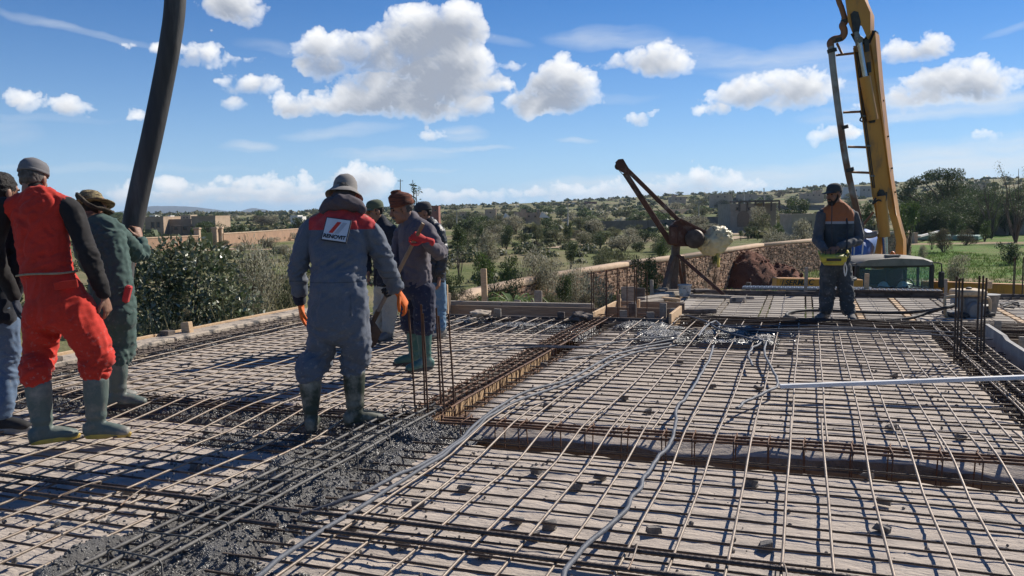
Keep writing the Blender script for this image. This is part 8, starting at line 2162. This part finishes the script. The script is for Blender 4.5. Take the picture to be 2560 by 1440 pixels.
 fs = [(i * 5 + k, i * 5 + k + 1, i * 5 + k + 6, i * 5 + k + 5) for i in range(4) for k in range(4)]; n0 = len(vs); vs += [v + nn * .004 for v in vs]; fs += [tuple(x + n0 for x in f[::-1]) for f in fs]
 q.add(vs, fs); q.tube([low - ax * .1, e + ax * .03], .024, 10); q.build('blade', M_BARDARK, s, smooth=True)
man_knit()
# 7 - man in the leather jacket
def man_leather():
 P = Person(9.4, (1095, 856), (-.8, -.55), 'person in a black leather jacket and blue jeans, half hidden behind the knitted-cap worker'); j = P.j; r = P.r
 A, B = Vector((j(1103, 858).x, -.06, .055)), Vector((j(1078, 850).x, .14, .055)); k1, k2 = j(1100, 775, -.02), j(1078, 775, .1)
 jean = cloth('jeans_light', (.12, .21, .30), .5, (.28, .36, .42))
 P.garment('jeans', [([(j(1086, 690), .165, .12), (j(1086, 718), .17, .13)], r), ([(j(1094, 712, -.05), .09, .105), (k1, .075, .08), (A + Vector((0, 0, .1)), .066, .066)], r), ([(j(1078, 712, .06), .09, .105), (k2, .075, .08), (B + Vector((0, 0, .1)), .066, .066)], r)], jean, [(k1, .13), (A + Vector((0, 0, .15)), .1)], amp=.006, jamp=.018, seed=14, voxel=.014)
 m = mat('leather', (.016, .016, .019), (.028, .028, .032), scale=14, rough=.38, spec=.55, bump=.4, bscale=50)
 P.garment('leather_jacket', [([(j(1086, 705), .17, .13), (j(1084, 660), .175, .13), (j(1080, 600), .195, .13), (j(1076, 572), .185, .12), (j(1070, 552), .09, .08)], r), ([(j(1052, 572, .12), .064, .07), (j(1076, 566), .075, .07), (j(1098, 575, -.12), .064, .07)], Vector((0, 0, 1))), ([(j(1098, 578, -.12), .068, .072), (j(1107, 632, -.14), .06, .062), (j(1100, 688, -.16), .048, .05)], r), ([(j(1052, 578, .12), .068, .072), (j(1045, 640, .12), .06, .062), (j(1052, 690, .05), .048, .05)], r)], m, [(j(1106, 630, -.13), .16), (j(1100, 670, -.15), .1)], amp=.007, jamp=.017, seed=15, voxel=.014, freq=16)
 P.head(j(1058, 532, -.03), (-.85, -.35, 0), -.12, 0, .93, j(1070, 556)); P.ear_hair(M_HAIR); P.cap(cloth('cap_black', (.045, .042, .045), .2), vdrop=-.35)
 P.hand_into(P.body, j(1098, 696, -.16), (-.1, -.1, -1), (-1, .2, 0), .5); P.hand_into(P.body, j(1053, 697, .05), (-.1, -.1, -1), (1, .2, 0), .5)
 for rings in ([(j(1098, 696, -.16), .026, .026), (j(1107, 632, -.14), .04, .04), (j(1097, 578, -.11), .05, .05), (j(1076, 568), .06, .06)], [(j(1053, 697, .05), .026, .026), (j(1045, 640, .12), .04, .04), (j(1053, 578, .11), .05, .05), (j(1076, 568), .06, .06)], [(j(1070, 556), .06, .06), (j(1080, 600), .12, .07), (j(1086, 705), .12, .08)], [(j(1090, 705), .07, .07), (k1, .05, .05), (A + Vector((0, 0, .1)), .035, .035)], [(j(1082, 705), .07, .07), (k2, .05, .05), (B + Vector((0, 0, .1)), .035, .035)]): core(P.body, rings, r)
 P.finish(voxel=.0065)
 for c_ in (A, B): P.boot(c_, (-.6, -.8), c_ + Vector((0, 0, .13)), M_SHOEG, M_SOLEB, .048, .28, 'shoe')
man_leather()
# 8 - pump operator
def man_operator():
 P = Person(10.45, (2090, 808), (-.38, -.92), 'bearded pump operator in a dark jacket with an orange yoke and grey band', .03); j = P.j; r = P.r
 A, B = Vector((j(2066, 800).x, .06, P.zf)), Vector((j(2120, 808).x, -.08, P.zf)); k1, k2 = j(2068, 735, .0), j(2116, 735, -.06)
 z1, z2 = j(2090, 546).z, j(2090, 553).z
 jm = zone_mat('operator_jacket', (.042, .054, .062), [([(2, z2, 3), (0, j(2055, 540).x, j(2128, 540).x)], (.36, .12, .045)), ([(2, z2 - (z1 - z2) * .9, z2), (0, j(2050, 540).x, j(2130, 540).x)], (.33, .33, .34))], dirt=(.18, .18, .18), dirt_amt=.3)
 sl = cloth('operator_sleeve', (.085, .088, .095), .3, (.2, .19, .18)); tr = cloth('operator_trousers', (.060, .066, .068), .65, (.23, .21, .19))
 P.garment('trousers', [([(j(2088, 640), .17, .125), (j(2088, 672), .19, .145)], r), ([(j(2072, 668), .115, .13), (k1, .096, .105), (j(2066, 770), .082, .088), (A + Vector((0, 0, .13)), .072, .075)], r), ([(j(2106, 668), .115, .13), (k2, .096, .105), (j(2119, 775, -.07), .082, .088), (B + Vector((0, 0, .13)), .072, .075)], r)], tr, [(k1, .13), (k2, .13), (A + Vector((0, 0, .18)), .12), (B + Vector((0, 0, .18)), .12), (j(2088, 680), .12)], amp=.009, jamp=.022, seed=16, voxel=.015)
 P.garment('jacket', [([(j(2090, 650), .19, .145), (j(2092, 620), .19, .145), (j(2093, 570), .215, .15), (j(2092, 535), .215, .135), (j(2090, 515), .14, .10), (j(2088, 504), .082, .078)], r), ([(j(2056, 535), .066, .072), (j(2092, 522), .08, .075), (j(2130, 537), .066, .072)], Vector((0, 0, 1)))], jm, [(j(2090, 640), .2), (j(2090, 590, -.1), .12)], amp=.006, jamp=.012, seed=17, voxel=.014)
 P.garment('sleeves', [([(j(2054, 534), .068, .075), (j(2050, 560), .066, .07), (j(2044, 596, -.03), .064, .066), (j(2052, 612, -.16), .055, .055), (j(2062, 624, -.28), .046, .046)], r), ([(j(2132, 536), .07, .078), (j(2141, 565), .068, .072), (j(2146, 598, -.06), .066, .066), (j(2122, 608, -.2), .056, .056), (j(2098, 616, -.30), .046, .046)], r), ([(j(2056, 540), .04, .04), (j(2092, 530), .05, .05), (j(2130, 541), .04, .04)], Vector((0, 0, 1)))], sl, [(j(2044, 596, -.03), .12), (j(2145, 596, -.05), .12)], amp=.006, jamp=.018, seed=18, voxel=.013)
 q = MB(); q.tube([j(2080, 508, -.16), j(2079, 560, -.19), j(2081, 625, -.185)], .006, 5); me = q.mesh('zip'); me.materials.append(M_BLK); P.part('zip', me)
 q = MB(); loft(q, [(j(2089, 516), .085, .08), (j(2088, 505, -.005), .078, .074)], r); me = remeshed(q, 'collar', .009, 2, [jm]); P.part('collar', me)
 P.head(j(2085, 486, -.04), (-.85, -.5, 0), -.08, 0, .98, j(2088, 510)); P.ear_hair(M_HAIR); P.beard(); P.cap(cloth('cap_grey_dark', (.05, .054, .055), .2), low=.05)
 P.hand_into(P.body, j(2064, 628, -.29), (.25, -.3, -.75), (.7, .5, -.3), .55); P.hand_into(P.body, j(2094, 620, -.31), (-.75, -.2, -.45), (0, .6, -.6), .5, 1, -1)
 for rings in ([(j(2064, 628, -.29), .026, .026), (j(2045, 596, -.03), .04, .04), (j(2056, 540), .05, .05), (j(2092, 528), .06, .06)], [(j(2094, 620, -.31), .026, .026), (j(2144, 597, -.06), .04, .04), (j(2130, 541), .05, .05), (j(2092, 528), .06, .06)], [(j(2088, 510), .06, .06), (j(2092, 560), .12, .07), (j(2088, 668), .12, .08)], [(j(2080, 668), .07, .07), (k1, .05, .05), (A + Vector((0, 0, .1)), .035, .035)], [(j(2098, 668), .07, .07), (k2, .05, .05), (B + Vector((0, 0, .1)), .035, .035)]): core(P.body, rings, r)
 P.finish(voxel=.0065)
 P.boot(A, (-.75, -.66), A + Vector((0, 0, .19)), M_SHOEG, M_SOLEB, .055, .30, 'work_shoe', ww=.052); P.boot(B, (-.25, -.97), B + Vector((0, 0, .19)), M_SHOEG, M_SOLEB, .055, .30, 'work_shoe', ww=.052)
 c = j(2083, 645, -.36) + P.o; rc = thing('remote_controller', c, 'yellow radio remote controller hanging at the belly of the pump operator', 'remote control'); yaw = Matrix.Rotation(-.25, 3, 'Z') @ Matrix.Rotation(.25, 3, 'X')
 ym = mat('remote_yellow', (.62, .52, .07), (.5, .42, .06), scale=9, rough=.55, col3=(.2, .18, .1), scale3=9, lo3=.56, hi3=.7)
 q = MB(); q.bbox(c, (.30, .14, .085), yaw, 0, .02); q.bbox(c + Vector((0, 0, -.055)), (.24, .11, .05), yaw, 0, .018); q.build('casing', ym, rc, auto=45)
 q = MB(); q.bbox(c + yaw @ Vector((0, -.072, .0)), (.17, .008, .035), yaw, 0, .002); q.build('display_panel', M_BLK, rc)
 for sx in (-1, 1):
  q = MB(); q.tube([c + yaw @ Vector((sx * .155, -.06, .03)), c + yaw @ Vector((sx * .165, -.09, .07)), c + yaw @ Vector((sx * .165, .05, .075)), c + yaw @ Vector((sx * .155, .06, .03))], .012, 8); q.build('guard_bow', ym, rc, smooth=True)
 for kx in (-.09, -.03, .03, .09):
  q = MB(); b = c + yaw @ Vector((kx, .0, .045)); q.tube([b, b + Vector((0, 0, .045))], .006, 6); q.ell(b + Vector((0, 0, .05)), (.011, .011, .012), None, 0, 8, 6); q.build('lever', M_BLK, rc)
 q = MB(); q.tube([Vector(p) for p in cr([tuple(c + yaw @ Vector((.15, .03, .02))), tuple(P.o + j(2118, 560, -.17)), tuple(P.o + j(2106, 515, -.07)), tuple(P.o + j(2098, 507, .05))], 5)], .011, 6, squash=.4); q.build('neck_strap', M_BLK, rc)
 q = MB(); q.tube([Vector(p) for p in cr([tuple(c + yaw @ Vector((.15, 0, -.03))), tuple(P.o + j(2110, 668, -.26)), tuple(P.o + j(2113, 690, -.24)), tuple(P.o + j(2117, 672, -.24)), tuple(P.o + j(2112, 655, -.26))], 5)], .007, 6); q.build('cable_loop', M_WHITE, rc, smooth=True)
man_operator()
# ------------------------------------------------------------------ thin blue air
def haze():
 m = bpy.data.materials.new('haze'); m.use_nodes = True; t = m.node_tree; t.nodes.clear()
 o_ = N(t, 'ShaderNodeOutputMaterial'); v = N(t, 'ShaderNodeVolumePrincipled')
 v.inputs['Color'].default_value = (.60, .79, 1.0, 1); v.inputs['Density'].default_value = 8.5e-5; v.inputs['Anisotropy'].default_value = .2
 t.links.new(v.outputs[0], o_.inputs['Volume'])
 mb = MB(); mb.box((0, 0, 20), (21000, 21000, 320)); o = mb.build('haze', m); tag(o, kind='stuff')
haze()
